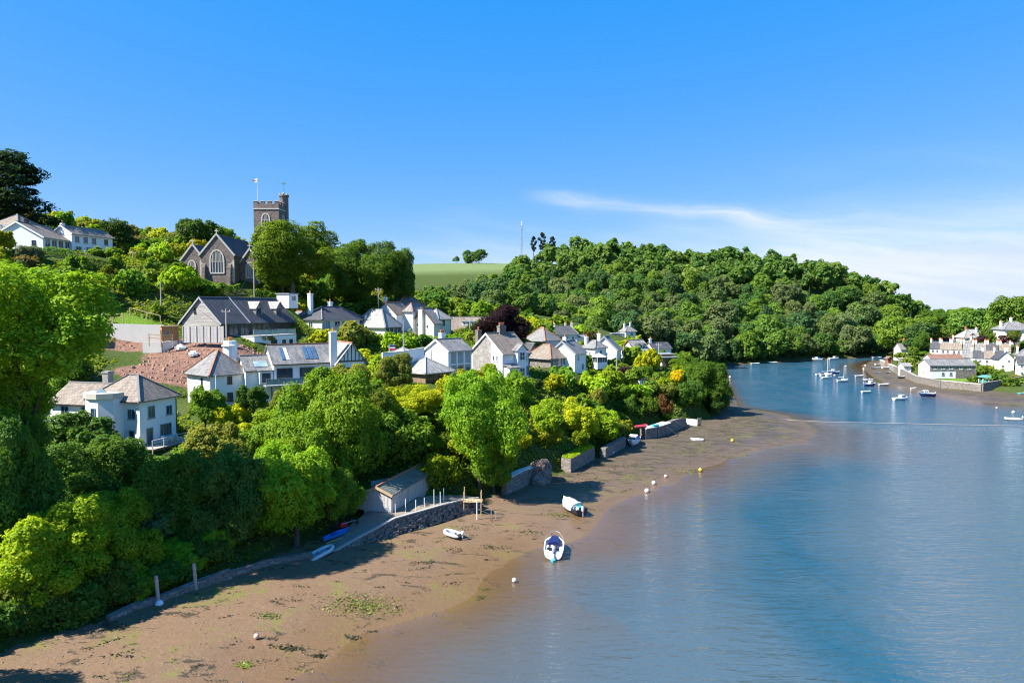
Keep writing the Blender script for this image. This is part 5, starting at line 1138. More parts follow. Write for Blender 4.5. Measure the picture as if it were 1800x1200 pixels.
BRIGHT, LIME, MID, DARK, DEEP, OLIVE, BLUEG = (0.200, 0.310, 0.014), (0.310, 0.340, 0.012), (0.120, 0.215, 0.018), (0.078, 0.155, 0.020), (0.048, 0.100, 0.020), (0.165, 0.190, 0.030), (0.090, 0.160, 0.055)
COPPER, YELLOW, RUST, PURPLE, SILVER = (0.022, 0.010, 0.014), (0.42, 0.34, 0.006), (0.13, 0.060, 0.018), (0.055, 0.022, 0.030), (0.12, 0.15, 0.085)

# --- the trees one can name, by the houses and along the bank
tree_px('sycamore_tree', 14, 582, 60, 150, 126, 'near', BRIGHT, 'big bright green broadleaf tree at the left edge before the white house', var=0, thick=0.05)
tree_px('broadleaf_tree', 578, 785, 83, 96, 122, 'near', (0.140, 0.235, 0.013), 'big full green tree standing left above the weathered boathouse', var=1)
tree_px('broadleaf_tree', 520, 868, 71, 88, 92, 'near', BRIGHT, 'low bright green tree over the slipway in front of the biggest bank tree', var=2)
tree_px('broadleaf_tree', 590, 868, 76, 44, 56, 'near', MID, 'darker green tree left of the boathouse gable', var=0)
tree_px('broadleaf_tree', 842, 735, 90, 72, 92, 'near', (0.150, 0.250, 0.013), 'tall green tree on the bank right of the boathouse', var=1, thick=0.06)
tree_px('broadleaf_tree', 868, 815, 91, 48, 52, 'near', MID, 'dark lower tree overhanging the sea wall beside the boathouse steps', var=2)
tree_px('broadleaf_tree', 80, 1005, 54.5, 112, 100, 'near', (0.250, 0.330, 0.012), 'yellow-green tree hanging over the mud in the lower left corner', var=2)
tree_px('broadleaf_tree', 5, 860, 56, 85, 150, 'near', DARK, 'dark ivy-clad tree at the left edge above the corner tree', var=1)
tree_px('broadleaf_tree', 205, 975, 60, 76, 84, 'near', (0.220, 0.300, 0.013), 'yellow-tipped tree on the bank left of the mooring posts', var=0)
tree_px('broadleaf_tree', 165, 868, 69, 96, 84, 'near', DARK, 'round dark green tree just below the white house terrace', var=1)
tree_px('broadleaf_tree', 300, 890, 67, 78, 90, 'near', (0.085, 0.165, 0.020), 'dark leafy tree on the bank below the wooden deck', var=2)
tree_px('broadleaf_tree', 395, 905, 68, 70, 95, 'near', (0.078, 0.155, 0.030), 'dark blue-green tree left of the big bank tree', var=0)
tree_px('broadleaf_tree', 375, 800, 80, 52, 50, 'mid', OLIVE, 'small olive green tree in the garden right of the wooden deck')
tree_px('garden_tree', 360, 712, 92, 40, 42, 'mid', MID, 'round green garden tree before the pyramid-roofed white house')
tree_px('garden_tree', 445, 700, 93, 32, 30, 'mid', (0.06, 0.12, 0.016), 'small tree with bare trunk under the glass balconies', thick=0.07)
tree_px('garden_tree', 612, 668, 93, 42, 34, 'mid', OLIVE, 'olive green tree before the half-timbered gable')
tree_px('beech_tree', 512, 448, 154, 76, 62, 'near', (0.115, 0.175, 0.012), 'great rounded beech before the church tower', var=0, thick=0.065, bark='bark_grey')
tree_px('beech_tree', 498, 478, 152, 50, 38, 'near', (0.095, 0.150, 0.012), 'lower leafy crown hanging before the church side wall', var=2)
tree_px('lime_tree', 645, 472, 172, 58, 54, 'near', (0.082, 0.150, 0.013), 'big dark green tree right of the church beech', var=1, thick=0.06)
tree_px('lime_tree', 695, 490, 176, 40, 52, 'near', DARK, 'dark tree at the right end of the churchyard row', var=2)
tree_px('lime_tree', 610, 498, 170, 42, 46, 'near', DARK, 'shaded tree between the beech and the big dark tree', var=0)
tree_px('lime_tree', 575, 455, 182, 36, 34, 'mid', MID, 'tree showing behind the right shoulder of the beech')
tree_px('copper_beech', 888, 571, 151, 44, 38, 'near', COPPER, 'dark purple copper beech among the village roofs', cat='tree', var=1)
tree_px('pine_tree', 15, 335, 152, 72, 62, 'pine', (0.020, 0.042, 0.014), 'wind-shaped dark pine on the skyline behind the hilltop houses', var=0, thick=0.05)
tree_px('pine_tree', -45, 345, 150, 62, 72, 'pine', (0.022, 0.045, 0.014), 'dark pine cut off by the left edge of the picture', var=1, thick=0.05)
tree_px('broadleaf_tree', 205, 420, 166, 36, 33, 'mid', (0.042, 0.082, 0.014), 'round tree right of the white hilltop houses')
tree_px('broadleaf_tree', 168, 402, 180, 22, 14, 'mid', DARK, 'dark treetop over the roof of the white hilltop house')
tree_px('broadleaf_tree', 350, 428, 196, 38, 34, 'mid', (0.055, 0.100, 0.014), 'tree behind the left gable of the church')
tree_px('broadleaf_tree', 392, 425, 200, 28, 24, 'mid', MID, 'smaller tree behind the church ridge')
tree_px('broadleaf_tree', 300, 452, 176, 24, 20, 'mid', OLIVE, 'low tree on the skyline left of the church')
tree_px('broadleaf_tree', 262, 458, 170, 26, 16, 'mid', MID, 'dark shrubby tree by the utility pole on the skyline')
# the point
tree_px('holm_oak', 1232, 682, 160, 40, 44, 'near', (0.070, 0.135, 0.012), 'large rounded evergreen oak at the tip of the wooded point', var=0)
tree_px('holm_oak', 1262, 690, 168, 24, 38, 'near', (0.085, 0.150, 0.012), 'outermost evergreen tree of the point, over the mud', var=1)
tree_px('holm_oak', 1212, 722, 152, 30, 30, 'near', DARK, 'low dark evergreen hanging over the white slip', var=2)
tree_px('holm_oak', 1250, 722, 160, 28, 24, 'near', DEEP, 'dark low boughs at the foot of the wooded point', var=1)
tree_px('holm_oak', 1195, 655, 172, 26, 16, 'mid', MID, 'green tree behind the golden conifer')
tree_px('golden_conifer', 1190, 663, 153, 13.5, 17, 'column', YELLOW, 'egg-shaped golden yellow conifer on the point', cat='conifer', thick=0.08)
for i, (px, py, d, r, rz, col, lab) in enumerate([
        (1142, 712, 141, 18, 17, (0.085, 0.15, 0.013), 'round bright tree above the stone hut by the shore'), (1085, 690, 140, 24, 20, MID, 'green garden tree left of the white summerhouse'),
        (1108, 722, 136, 22, 24, DARK, 'dark tree below the white summerhouse'), (1165, 735, 143, 18, 26, RUST, 'brownish shaded tree over the beach store'),
        (1050, 705, 130, 26, 22, OLIVE, 'olive tree in the terraced gardens'), (1172, 690, 150, 20, 18, OLIVE, 'pale olive tree left of the golden conifer'),
        (1060, 760, 121, 30, 34, BRIGHT, 'bright tree over the shingle by the blue boat'), (1010, 740, 116, 38, 36, LIME, 'yellow-green tree on the bank above the grassy quay'),
        (960, 735, 108, 36, 34, BRIGHT, 'bright tree right of the tall bank tree'), (1090, 768, 126, 20, 24, (0.085, 0.13, 0.02), 'leafy tree at the head of the beach'),
        (905, 690, 112, 34, 28, BRIGHT, 'bright tree below the stone gabled house'), (735, 706, 98, 52, 34, LIME, 'wide yellow-green tree below the hipped slate roofs'),
        (665, 715, 91, 46, 42, (0.10, 0.15, 0.014), 'green tree between the two biggest bank trees'), (690, 655, 100, 40, 36, OLIVE, 'olive tree right of the half-timbered gable'),
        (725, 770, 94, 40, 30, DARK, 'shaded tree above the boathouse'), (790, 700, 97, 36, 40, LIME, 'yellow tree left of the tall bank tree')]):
    tree_px('garden_tree', px, py, d, r, rz, 'mid' if r < 40 else 'near', col, lab)

tree_px('sycamore_tree', 2, 722, 59, 76, 80, 'near', (0.165, 0.262, 0.013), 'lower boughs of a second broadleaf tree at the left edge beside the white house', var=1)
tree_px('ivy_tree', 46, 800, 58, 44, 72, 'near', (0.10, 0.18, 0.018), 'ivy-hung lower trunk of the big left tree below its crown', var=0)
tree_px('ivy_tree', 8, 830, 56, 56, 112, 'near', MID, 'ivy-smothered dark tree trunk at the left edge beside the white house', var=2)
for (x, y, h_, r_, lab) in ((-42, 37, 9, 5.5, 'tree on the bank just outside the lower left corner'), (-39.5, 31, 8, 5, 'tree on the bank below the lower left corner')):
    put_tree('broadleaf_tree', (x, y, gz(x, y)), h_, r_, r_, 'near', MID, lab)

# --- the hanging wood across the creek and behind the village
def in_frame(x, y, z, m=60):
    p = proj((x, y, z)); return p[2] > 5 and -m < p[0] < 1800 + m and -m < p[1] < 1200 + m
def scatter(n_try, box, gap, test, seed):
    rg = random.Random(seed); out = []; cell = {}
    for _ in range(n_try):
        x = rg.uniform(box[0], box[1]); y = rg.uniform(box[2], box[3]); g_ = gap(x, y) if callable(gap) else gap
        if not test(x, y): continue
        k = (int(x // 10), int(y // 10)); ok = True
        for i in (-1, 0, 1):
            for j in (-1, 0, 1):
                for (a, b, gg) in cell.get((k[0] + i, k[1] + j), ()):
                    if (a - x) ** 2 + (b - y) ** 2 < (0.5 * (g_ + gg)) ** 2: ok = False; break
        if ok: cell.setdefault(k, []).append((x, y, g_)); out.append((x, y, g_))
    return out
SKY_X, SKY_Y = [1560, 1610, 1650, 1700, 1800], [492, 528, 545, 540, 517]      # where the hills let the sky down
def wood_test(x, y):
    if x > 225 + (y - 360) * 0.1: return False
    if y < 286 + max(0, (30 - x)) * 0.05 and not (x < 5 and y > 232 + x * 0.2): return False
    if y > 470 and x < 20 + (y - 470) * 0.1: return False
    s = float(gs[np.abs(GY - y).argmin(), np.abs(GX - x).argmin()])
    if s < 1.5: return False
    if x < 80 and y < 300 and abs(x - 42) < 14 and abs(y - 226) < 16: return False
    q = proj((x, y, gz_fast(x, y) + 19))
    if y < 300 and q[1] < 512: return False
    if q[0] < 905 and q[1] < 484 + max(0, (q[0] - 780)) * -.12: return False
    if q[0] > 1560 and q[1] < np.interp(q[0], SKY_X, SKY_Y) + 2: return False
    return in_frame(x, y, 40)
WOOD = scatter(9000, (-110, 260, 225, 520), lambda x, y: 8.3 + 2.0 * math.sin(x * 0.37 + y * 0.21), wood_test, 5)
WZ = terrain(np.array([w[0] for w in WOOD]), np.array([w[1] for w in WOOD]))[0]
WOOD = sorted([(w[0], w[1], w[2], float(z)) for w, z in zip(WOOD, WZ)], key=lambda w: w[1])
FCOLS = [(0.069, 0.14, 0.028), (0.089, 0.167, 0.028), (0.11, 0.19, 0.024), (0.055, 0.115, 0.031), (0.1, 0.148, 0.046), (0.117, 0.157, 0.059), (0.124, 0.203, 0.028), (0.063, 0.129, 0.043)]
def stuff_mesh(items, seed):
    """far trees too many to count: leaf faces for all of them in one mesh"""
    rg = np.random.default_rng(seed); Ps = []; Ns = []; Ss = []; Ts = []
    src = [crown_points(100 + k, 9, 420, lr=(0.32, 0.48), inner=0.15) for k in range(5)]
    for (x, y, z, h, r, rz) in items:
        P, N, t, _, _ = src[rg.integers(5)]; a = rg.uniform(0, 6.28); c, s_ = math.cos(a), math.sin(a)
        M = np.array([[c, s_, 0], [-s_, c, 0], [0, 0, 1]])
        Ps.append((P @ M) * [r, r, rz] + [x, y, z + h]); Ns.append(N @ M); Ss.append(np.full(len(P), r * 0.19)); Ts.append(t + rg.normal(0, 0.22))
    return leaf_mesh('foliage', np.vstack(Ps), np.vstack(Ns), np.concatenate(Ss), np.concatenate(Ts), seed)
FNAMES = ['mid green', 'fresh green', 'light green', 'dark green', 'olive', 'greyish green', 'yellow-green', 'blue-green']
def wood_label(ci, y, s, z):
    where = 'along the waterline of the far wood' if s < 22 else 'on the lower slope of the far wood' if z < 20 else 'on the middle slope of the far wood' if z < 36 else 'near the crest of the wooded hill'
    return '%s leafy tree %s' % (FNAMES[ci], where), '%s trees %s' % (FNAMES[ci], where)
rest = []
# first the row that hangs over the water
row = [(86, 285), (93, 311), (122, 324.5), (156, 345.5), (190, 358.5), (222, 368)]
for (x0, y0), (x1, y1) in zip(row[:-1], row[1:]):
    L_ = math.hypot(x1 - x0, y1 - y0); n_ = int(L_ / 6.5)
    for k in range(n_):
        f = (k + .5) / n_; x, y = x0 + (x1 - x0) * f - (y1 - y0) / L_ * 1.8, y0 + (y1 - y0) * f + (x1 - x0) / L_ * 1.8; ci = vrg.choice([0, 3, 3, 1, 7, 4]); lab, grp = wood_label(ci, y, 2, 2)
        r = vrg.uniform(3.8, 5.2); put_tree('woodland_tree', (x, y, gz_fast(x, y)), r * .85, r, r * vrg.uniform(.9, 1.25), 'far', FCOLS[ci], lab, group=grp, thick=.07)
for i, (x, y, g_, z) in enumerate(WOOD):
    r = g_ * vrg.uniform(0.70, 0.88); rz = r * vrg.uniform(0.85, 1.05); h = rz * .9 + vrg.uniform(1.2, 2.6)
    s = sd_fast(x, y)
    if s < 9: h = rz * 0.95
    if i < 262:
        if vrg.random() < 0.06 and y > 335 and z < 26: put_tree('woodland_conifer', (x, y, z), h + 1.0, r * 0.55, rz * 1.25, 'conifer', (0.035, 0.075, 0.024), 'dark pointed conifer among the broadleaf trees of the far wood', cat='tree', group='conifers of the wooded hill')
        else:
            ci = vrg.randrange(8); lab, grp = wood_label(ci, y, s, z); put_tree('woodland_tree', (x, y, z), h, r, rz, 'far', FCOLS[ci], lab, group=grp, thick=0.07)
    else: rest.append((x, y, z, h, r, rz))
print('wood', len(WOOD), 'rest', len(rest))
FAR = scatter(2500, (240, 640, 380, 760), 11.0, lambda x, y: in_frame(x, y, 20) and sd_fast(x, y) > 3, 9)
FZ = terrain(np.array([w[0] for w in FAR]), np.array([w[1] for w in FAR]))[0]
for (x, y, g_), z in zip(FAR, FZ):
    r = g_ * vrg.uniform(0.58, 0.72); q = proj((x, y, z + r * 1.65 + 2))
    if q[0] > 1560 and q[1] < np.interp(q[0], SKY_X, SKY_Y): continue
    rest.append((x, y, float(z), r * 0.8 + 2, r, r * 0.85))
dw = link('distant_woodland', stuff_mesh(rest, 3)); dw.color = (0.092, 0.162, 0.034, 1); tag(dw, 'unbroken far woodland along the crest and beyond the village', 'woodland', None, 'stuff')
# skyline copse and conifers by the mast
for px, py, d, r, rz, lab in [(842, 460, 545, 15, 12, 'bigger tree of the small copse in the hilltop field'), (822, 463, 545, 13, 11, 'smaller tree of the small copse in the hilltop field'), (802, 457, 560, 6, 6, 'lone round tree on the field skyline')]:
    tree_px('field_tree', px, py, d, r, rz, 'far', DARK, lab)
for px, py, d, r, rz, lab in [(938, 430, 500, 7, 14, 'wind-bent conifer nearest the radio mast'), (953, 425, 500, 8, 16, 'tallest wind-bent conifer on the hill crest'), (971, 427, 500, 8, 11, 'wind-bent conifer standing a little apart on the crest')]:
    tree_px('crest_conifer', px, py, d, r, rz, 'pinefar', (0.016, 0.034, 0.016), lab, thick=0.06)
def hit_fast(px, py, d0=100.0, d1=128.0):
    r = ray(px, py); d = d0
    while d < d1:
        x, z = r.x * d / r.y, CAMZ + r.z * d / r.y
        if z < gz_fast(x, d): return Vector((x, d, gz_fast(x, d)))
        d += .5
    return None
# --- hedges: clipped, each its own thing
def hedge(label, a, b, w, h, col, n=None):
    A_ = hit(*a); B_ = hit(*b); L = (B_ - A_).length; rg = np.random.default_rng(int(a[0] * 7 + a[1])); n = n or int(L * (2 * h + w) * 26)
    u = rg.uniform(0, 1, n); f = rg.random(n); t = w + 2 * h
    side = np.where(f < h / t, 0, np.where(f < 2 * h / t, 1, 2)); v = rg.uniform(0, 1, n)
    lat = np.where(side == 0, -w / 2, np.where(side == 1, w / 2, (v - .5) * w)); up = np.where(side < 2, v * h, h)
    nl = np.where(side == 0, -1.0, np.where(side == 1, 1.0, 0)); nu = np.where(side == 2, 1.0, .25)
    d = (B_ - A_); dx, dy = d.x / max(L, .1), d.y / max(L, .1); px_, py_ = -dy, dx
    X = A_.x + d.x * u + px_ * lat; Y = A_.y + d.y * u + py_ * lat; G = terrain(A_.x + d.x * u, A_.y + d.y * u)[0]
    P = np.stack([X, Y, G + up], 1) + rg.normal(0, .07, (n, 3)); P[:, 2] += .12 * np.sin(u * L * 1.7) + .08 * np.sin(u * L * 4.1 + 1)
    N = np.stack([px_ * nl, py_ * nl, nu], 1) + rg.normal(0, .35, (n, 3))
    P -= np.array(A_); o = link('hedge', leaf_mesh('foliage', P, N, np.full(n, .17), .5 + rg.normal(0, .18, n), 5)); o.location = A_; o.color = (*col, 1); tag(o, label, 'hedge', 'clipped hedges of the gardens'); return o
for lab, a, b, w, h, col in [
        ('clipped hedge in front of the hilltop bungalow', (40, 447), (120, 450), 2.0, 1.3, MID), ('long hedge sloping down below the hilltop white house', (128, 462), (222, 478), 2.2, 1.5, (0.10, .15, .02)),
        ('yellow-topped hedge running down towards the church', (236, 474), (338, 500), 1.4, 1.2, (0.15, .18, .018)), ('low hedge below the church east gable', (350, 500), (420, 512), 1.6, 1.2, MID),
        ('dark hedge along the lower side of the churchyard', (440, 522), (520, 536), 1.6, 1.2, DARK), ('second hedge step below the hilltop gardens', (150, 490), (240, 502), 1.8, 1.4, (0.08, .14, .016)),
        ('tall dark hedge in front of the half-timbered house', (1098, 637), (1141, 641), 2.2, 3.0, (0.026, .058, .013)), ('bright hedge edging the lawn below the bungalow', (522, 580), (592, 598), 2.0, 1.6, (.14, .19, .014)),
        ('narrow bright hedge running down to the flat-roofed cabin', (1090, 646), (1160, 664), 1.2, .9, (.14, .20, .014)), ('green hedge above the village lane', (742, 606), (776, 612), 2.4, 2.2, MID)]: hedge(lab, a, b, w, h, col)
# --- shrubs one can point at
for nm, px, py, r, rz, kind, col, lab in [
        ('shrub', 690, 592, 13, 10, 'bush', (.50, .36, .006), 'golden yellow shrub by the village lane'), ('shrub', 45, 448, 24, 18, 'bush', SILVER, 'round grey-green shrub below the hilltop bungalow'),
        ('shrub', 187, 478, 12, 9, 'clipped', (.14, .17, .014), 'first of two clipped round shrubs below the hilltop houses'), ('shrub', 212, 480, 12, 9, 'clipped', (.15, .175, .014), 'second of two clipped round shrubs below the hilltop houses'),
        ('shrub', 408, 484, 13, 15, 'bush', (.09, .145, .02), 'upright shrub at the church corner'), ('shrub', 245, 505, 15, 12, 'bush', RUST, 'reddish shrub on the slope above the building plot'),
        ('shrub', 775, 566, 14, 10, 'bush', (.17, .075, .016), 'rust-red shrub before the cream gabled house'), ('shrub', 742, 580, 20, 14, 'bush', (.075, .14, .014), 'rounded green shrub below the cream house'),
        ('shrub', 810, 588, 16, 12, 'bush', OLIVE, 'olive shrub below the mossy slate roof'), ('shrub', 840, 597, 18, 9, 'bush', PURPLE, 'low purple shrub left of the copper beech'),
        ('shrub', 1052, 668, 15, 11, 'bush', (.36, .31, .01), 'yellow flowering shrub in the terraced gardens'), ('shrub', 1065, 685, 10, 14, 'bush', PURPLE, 'small purple-leaved shrub by the yellow one'),
        ('shrub', 1118, 700, 12, 18, 'bush', PURPLE, 'tall purple-leaved shrub below the summerhouse'), ('shrub', 1160, 672, 17, 8, 'bush', (.17, .12, .05), 'tawny shrub above the rust-roofed store'),
        ('shrub', 975, 672, 22, 14, 'bush', (.26, .27, .01), 'yellow-green shrub below the red-hipped house'), ('shrub', 940, 680, 18, 16, 'bush', (.07, .11, .03), 'palm-like tufted shrub by the stone gabled house'),
        ('shrub', 1100, 655, 26, 8, 'bush', PURPLE, 'dark reddish ground shrub on the garden bank'), 
        ('shrub', 830, 868, 16, 14, 'bush', (.14, .18, .012), 'sunlit shrub at the head of the boathouse steps'), 
        ('shrub', 400, 700, 15, 26, 'bush', (.20, .20, .012), 'golden upright shrub beside the small cottage tree'), ('shrub', 460, 596, 18, 7, 'bush', (.26, .24, .012), 'clipped yellow shrub on the barn terrace')]:
    bush_px(nm, px, py, r, rz, kind, col, lab)
# --- the rest of the hillside shrubs
lawn_i = lambda x, y, a: float(a[np.abs(GY - y).argmin(), np.abs(GX - x).argmin()])
def clear_of(x, y, r=0.0): return all((x - a) ** 2 + (y - b) ** 2 > (q + r) ** 2 for a, b, q in EXC)
def hill_test(x, y):
    if not in_frame(x, y, gz_fast(x, y), 30): return False
    if lawn_i(x, y, soil) > .25 or lawn_i(x, y, lawn) > .45: return False
    return clear_of(x, y)
_sdg = gs
SPOTS = scatter(5200, (-125, 66, 44, 215), lambda x, y: 4.4 + 1.6 * math.sin(x * .7 + y * .4), lambda x, y: sd_fast(x, y) > (1.2 if y > 75 or y < 62 else 3.5) and hill_test(x, y), 17)
ZONES = [(lambda x, y, s, z: s < 16 and y < 88, 'on the wooded bank beside the near mud', [('dark green', DARK), ('green', MID), ('bright green', BRIGHT), ('blue-green', BLUEG), ('deep green', (0.03, .066, .013))]),
         (lambda x, y, s, z: s < 22, 'on the leafy bank above the middle of the creek', [('yellow-green', LIME), ('bright green', BRIGHT), ('green', MID), ('lime green', (.17, .24, .010)), ('yellow-green', (.22, .235, .010))]),
         (lambda x, y, s, z: z > 26 and x < -40, 'on the steep gardens below the hilltop houses', [('mid green', MID), ('olive green', (.15, .175, .02)), ('yellow-green', (.24, .27, .014)), ('green', (.10, .18, .014)), ('brownish', (.14, .12, .04)), ('bright green', BRIGHT), ('yellow-green', (.27, .27, .012))]),
         (lambda x, y, s, z: True, 'in the gardens between the village houses', [('olive green', OLIVE), ('green', MID), ('dark green', DARK), ('yellow-green', LIME), ('brownish', (.11, .085, .03)), ('bright green', BRIGHT), ('green', (.06, .12, .016))])]
SPOTS.sort(key=lambda q: q[1] / q[2])
print('shrubs', len(SPOTS))
extra = []
for i, (x, y, g_) in enumerate(SPOTS):
    z = gz_fast(x, y); s = sd_fast(x, y)
    where, pal = next((w, p) for f, w, p in ZONES if f(x, y, s, z)); cn, col = vrg.choice(pal)
    r = g_ * vrg.uniform(.50, .72) * (1.25 if y < 100 else 1.0); rz = r * vrg.uniform(.75, 1.25)
    if i >= 190: extra.append((x, y, z, rz * .35, r, rz)); continue
    put_bush('shrub', (x, y, z), r, rz, 'bush' if y < 125 else 'bushfar', col, '%s shrub %s' % (cn, where), group='%s shrubs %s' % (cn, where), sink=.35)
if extra:
    sb = link('shrubbery', stuff_mesh(extra, 12)); sb.color = (.115, .185, .018, 1); tag(sb, 'mass of small distant shrubs between the upper gardens', 'shrubbery', None, 'stuff')
# --- shrubs hanging over the foot of the bank
rg_b = random.Random(31); SW = [(-41, 44.5), (-36, 51.5), (-31.5, 57), (-27.5, 64), (-24.5, 70)]; k_ = 0
for (x0, y0), (x1, y1) in zip(SW[:-1], SW[1:]):
    for f in (0.05, .35, .65, .95):
        dx, dy = x1 - x0, y1 - y0; n_ = math.hypot(dx, dy); nx_, ny_ = -dy / n_, dx / n_
        for off in (1.2, 4.2):
            if off < 2 and y0 > 60: off = 2.6
            x, y = x0 + dx * f + nx_ * off, y0 + dy * f + ny_ * off; cn, col = rg_b.choice([('dark green', DARK), ('green', MID), ('bright green', BRIGHT), ('olive green', (.11, .15, .02))])
            put_bush('shrub', (x, y, gz_fast(x, y) - .3), rg_b.uniform(1.8, 2.8), rg_b.uniform(1.4, 2.6), 'bush', col, '%s shrub hanging over the foot of the near bank' % cn, group='%s shrubs at the foot of the near bank' % cn, sink=.4)
# --- low growth too fine to count
def undergrowth(n, seed):
    rg = np.random.default_rng(seed); Y = 44 * (215 / 44) ** rg.random(n * 3); X = rg.uniform(-125, 66, n * 3)
    s = shore_sd(X, Y)[0]; ok = (s > .5) & (np.abs(X) < .82 * Y + 6); X, Y = X[ok], Y[ok]
    for a, b, q in EXC:
        k = (X - a) ** 2 + (Y - b) ** 2 > (q * .75) ** 2; X, Y = X[k], Y[k]
    ix = np.abs(GX[None, ::1] - X[:, None]).argmin(1) if len(X) < 1 else np.clip(np.searchsorted(GX, X), 0, _nx - 1); iy = np.clip(np.searchsorted(GY, Y), 0, _ny - 1)
    k = (soil[iy, ix] < .35) & (lawn[iy, ix] < .5); X, Y = X[k][:n], Y[k][:n]; n = len(X); G, S_, _ = terrain(X, Y)
    lump = np.clip(np.sin(X * 1.9 + 1.4 * np.sin(Y * .8)) * np.cos(Y * 1.6 + 1.1 * np.sin(X * .9)) + .3 * np.sin(X * 4.1) * np.sin(Y * 3.7), -.4, 1.2)
    Z = G + .05 + (lump + .4) * .55 * rg.uniform(.55, 1.05, n) * np.clip(S_ / 2, .15, 1)
    N = rg.normal(0, .45, (n, 3)); N[:, 2] += .8
    tint = .42 + .22 * np.sin(X * .21 + 2 * np.sin(Y * .13)) + rg.normal(0, .2, n)
    return leaf_mesh('leaves', np.stack([X, Y, Z], 1), N, .13 + Y * .0012, tint, seed)
ug = link('undergrowth', undergrowth(130000, 8)); ug.color = (0.150, 0.205, 0.016, 1); tag(ug, 'tangled low green growth covering the hillside between shrubs', 'undergrowth', None, 'stuff')
# --- trees and shrubs of the far bank
for px, py, d, r, rz, col, lab in [
        (1621, 603, 284, 16, 20, DARK, 'dark round tree left of the red hipped cottage'), (1643, 585, 312, 12, 14, (.16, .15, .02), 'yellowish tree above the red hipped cottage'), (1660, 596, 304, 12, 16, (.12, .105, .065), 'greyish bare-looking tree right of the red hipped cottage'),
        (1752, 590, 282, 26, 18, (.10, .15, .02), 'pale green tree between the two villas'), (1725, 600, 274, 9, 11, PURPLE, 'dark purple tree right of the hipped villa'), (1765, 598, 262, 11, 9, (.075, .02, .028), 'wine-red shrubby tree above the terraces'),
        (1785, 592, 258, 14, 12, (.11, .14, .02), 'light green tree at the right edge above the terraces'), (1738, 575, 330, 22, 14, OLIVE, 'olive tree behind the villas'), (1700, 572, 335, 22, 16, MID, 'green tree behind the hipped villa'), (1665, 565, 345, 22, 16, DARK, 'dark tree on the slope above the far village'),
        (1640, 565, 350, 18, 14, MID, 'green tree on the slope above the red cottage'), (1610, 580, 340, 18, 14, DARK, 'dark tree behind the far quay tip'), (1590, 590, 335, 16, 13, (.05, .09, .015), 'tree at the shore behind the far tip cottage'), (1775, 560, 345, 26, 16, MID, 'green tree above the right-hand villa'),
        (1800, 575, 300, 16, 16, OLIVE, 'olive tree at the right edge beside the villa'), (1728, 558, 380, 24, 14, DARK, 'dark tree high behind the far village'), (1690, 553, 400, 24, 13, MID, 'green tree high on the slope behind the far village'), (1640, 553, 420, 20, 12, DARK, 'dark tree on the saddle between the hills')]:
    tree_px('village_tree', px, py, d, r, rz, 'mid' if r > 14 else 'far', col, lab)
for px, py, r, rz, col, lab in [
        (1688, 662, 14, 8, (.11, .15, .014), 'rounded hedge-like shrub right of the warehouse'), (1715, 652, 20, 9, (.13, .17, .013), 'long rounded shrub on the lawn behind the sea wall'), (1740, 652, 16, 9, (.14, .17, .013), 'yellowish rounded shrub before the white terrace'), (1707, 668, 9, 6, (.07, .12, .014), 'small dark shrub by the pavilion'),
        (1617, 642, 7, 7, (.15, .22, .012), 'bright shrub left of the warehouse gable'), (1603, 645, 6, 5, (.20, .19, .012), 'yellow shrub by the boat store'), (1585, 626, 12, 6, (.16, .19, .02), 'light green shrub below the far tip cottage'), (1565, 624, 10, 5, (.07, .09, .02), 'dark scrub at the far quay tip'),
        (1700, 607, 22, 5, (.06, .11, .014), 'green hedge in front of the hipped villa'), (1650, 612, 14, 5, MID, 'green shrub below the red hipped cottage'), (1770, 612, 8, 4, (.34, .28, .01), 'yellow flowering shrub above the upper terrace'), (1785, 614, 8, 4, (.32, .27, .01), 'second yellow shrub above the upper terrace'), (1755, 614, 12, 7, (.08, .13, .02), 'green shrub above the lower terrace'),
        (1622, 622, 16, 5, MID, 'green bank shrub above the warehouse'), (1600, 632, 10, 6, (.11, .10, .06), 'greyish shrub on the rocky bank across the creek'), (1790, 664, 10, 5, (.14, .15, .03), 'shrub on top of the tall sea wall'), (1660, 604, 10, 4, (.08, .14, .015), 'low green shrub left of the hipped villa'), (1730, 616, 12, 5, MID, 'green shrub behind the fifth upper cottage')]:
    bush_px('shrub', px, py, r, rz, 'bushfar', col, lab, group='shrubs of the far bank')
FB = scatter(1600, (146, 250, 205, 350), 5.0, lambda x, y: sd_fast(x, y) > 2.0 and in_frame(x, y, gz_fast(x, y), 10) and lawn_i(x, y, lawn) < .4 and clear_of(x, y, .4), 23)
fbx = []
for x, y, g_ in FB:
    r = 5.0 * vrg.uniform(.34, .52); fbx.append((x, y, gz_fast(x, y), r * .3, r, r * vrg.uniform(.6, 1.0)))
fb = link('garden_growth', stuff_mesh(fbx, 14)); fb.color = (.115, .175, .022, 1); tag(fb, 'mingled green garden growth between the far village houses', 'garden growth', None, 'stuff')
print('far bank shrubs', len(FB))
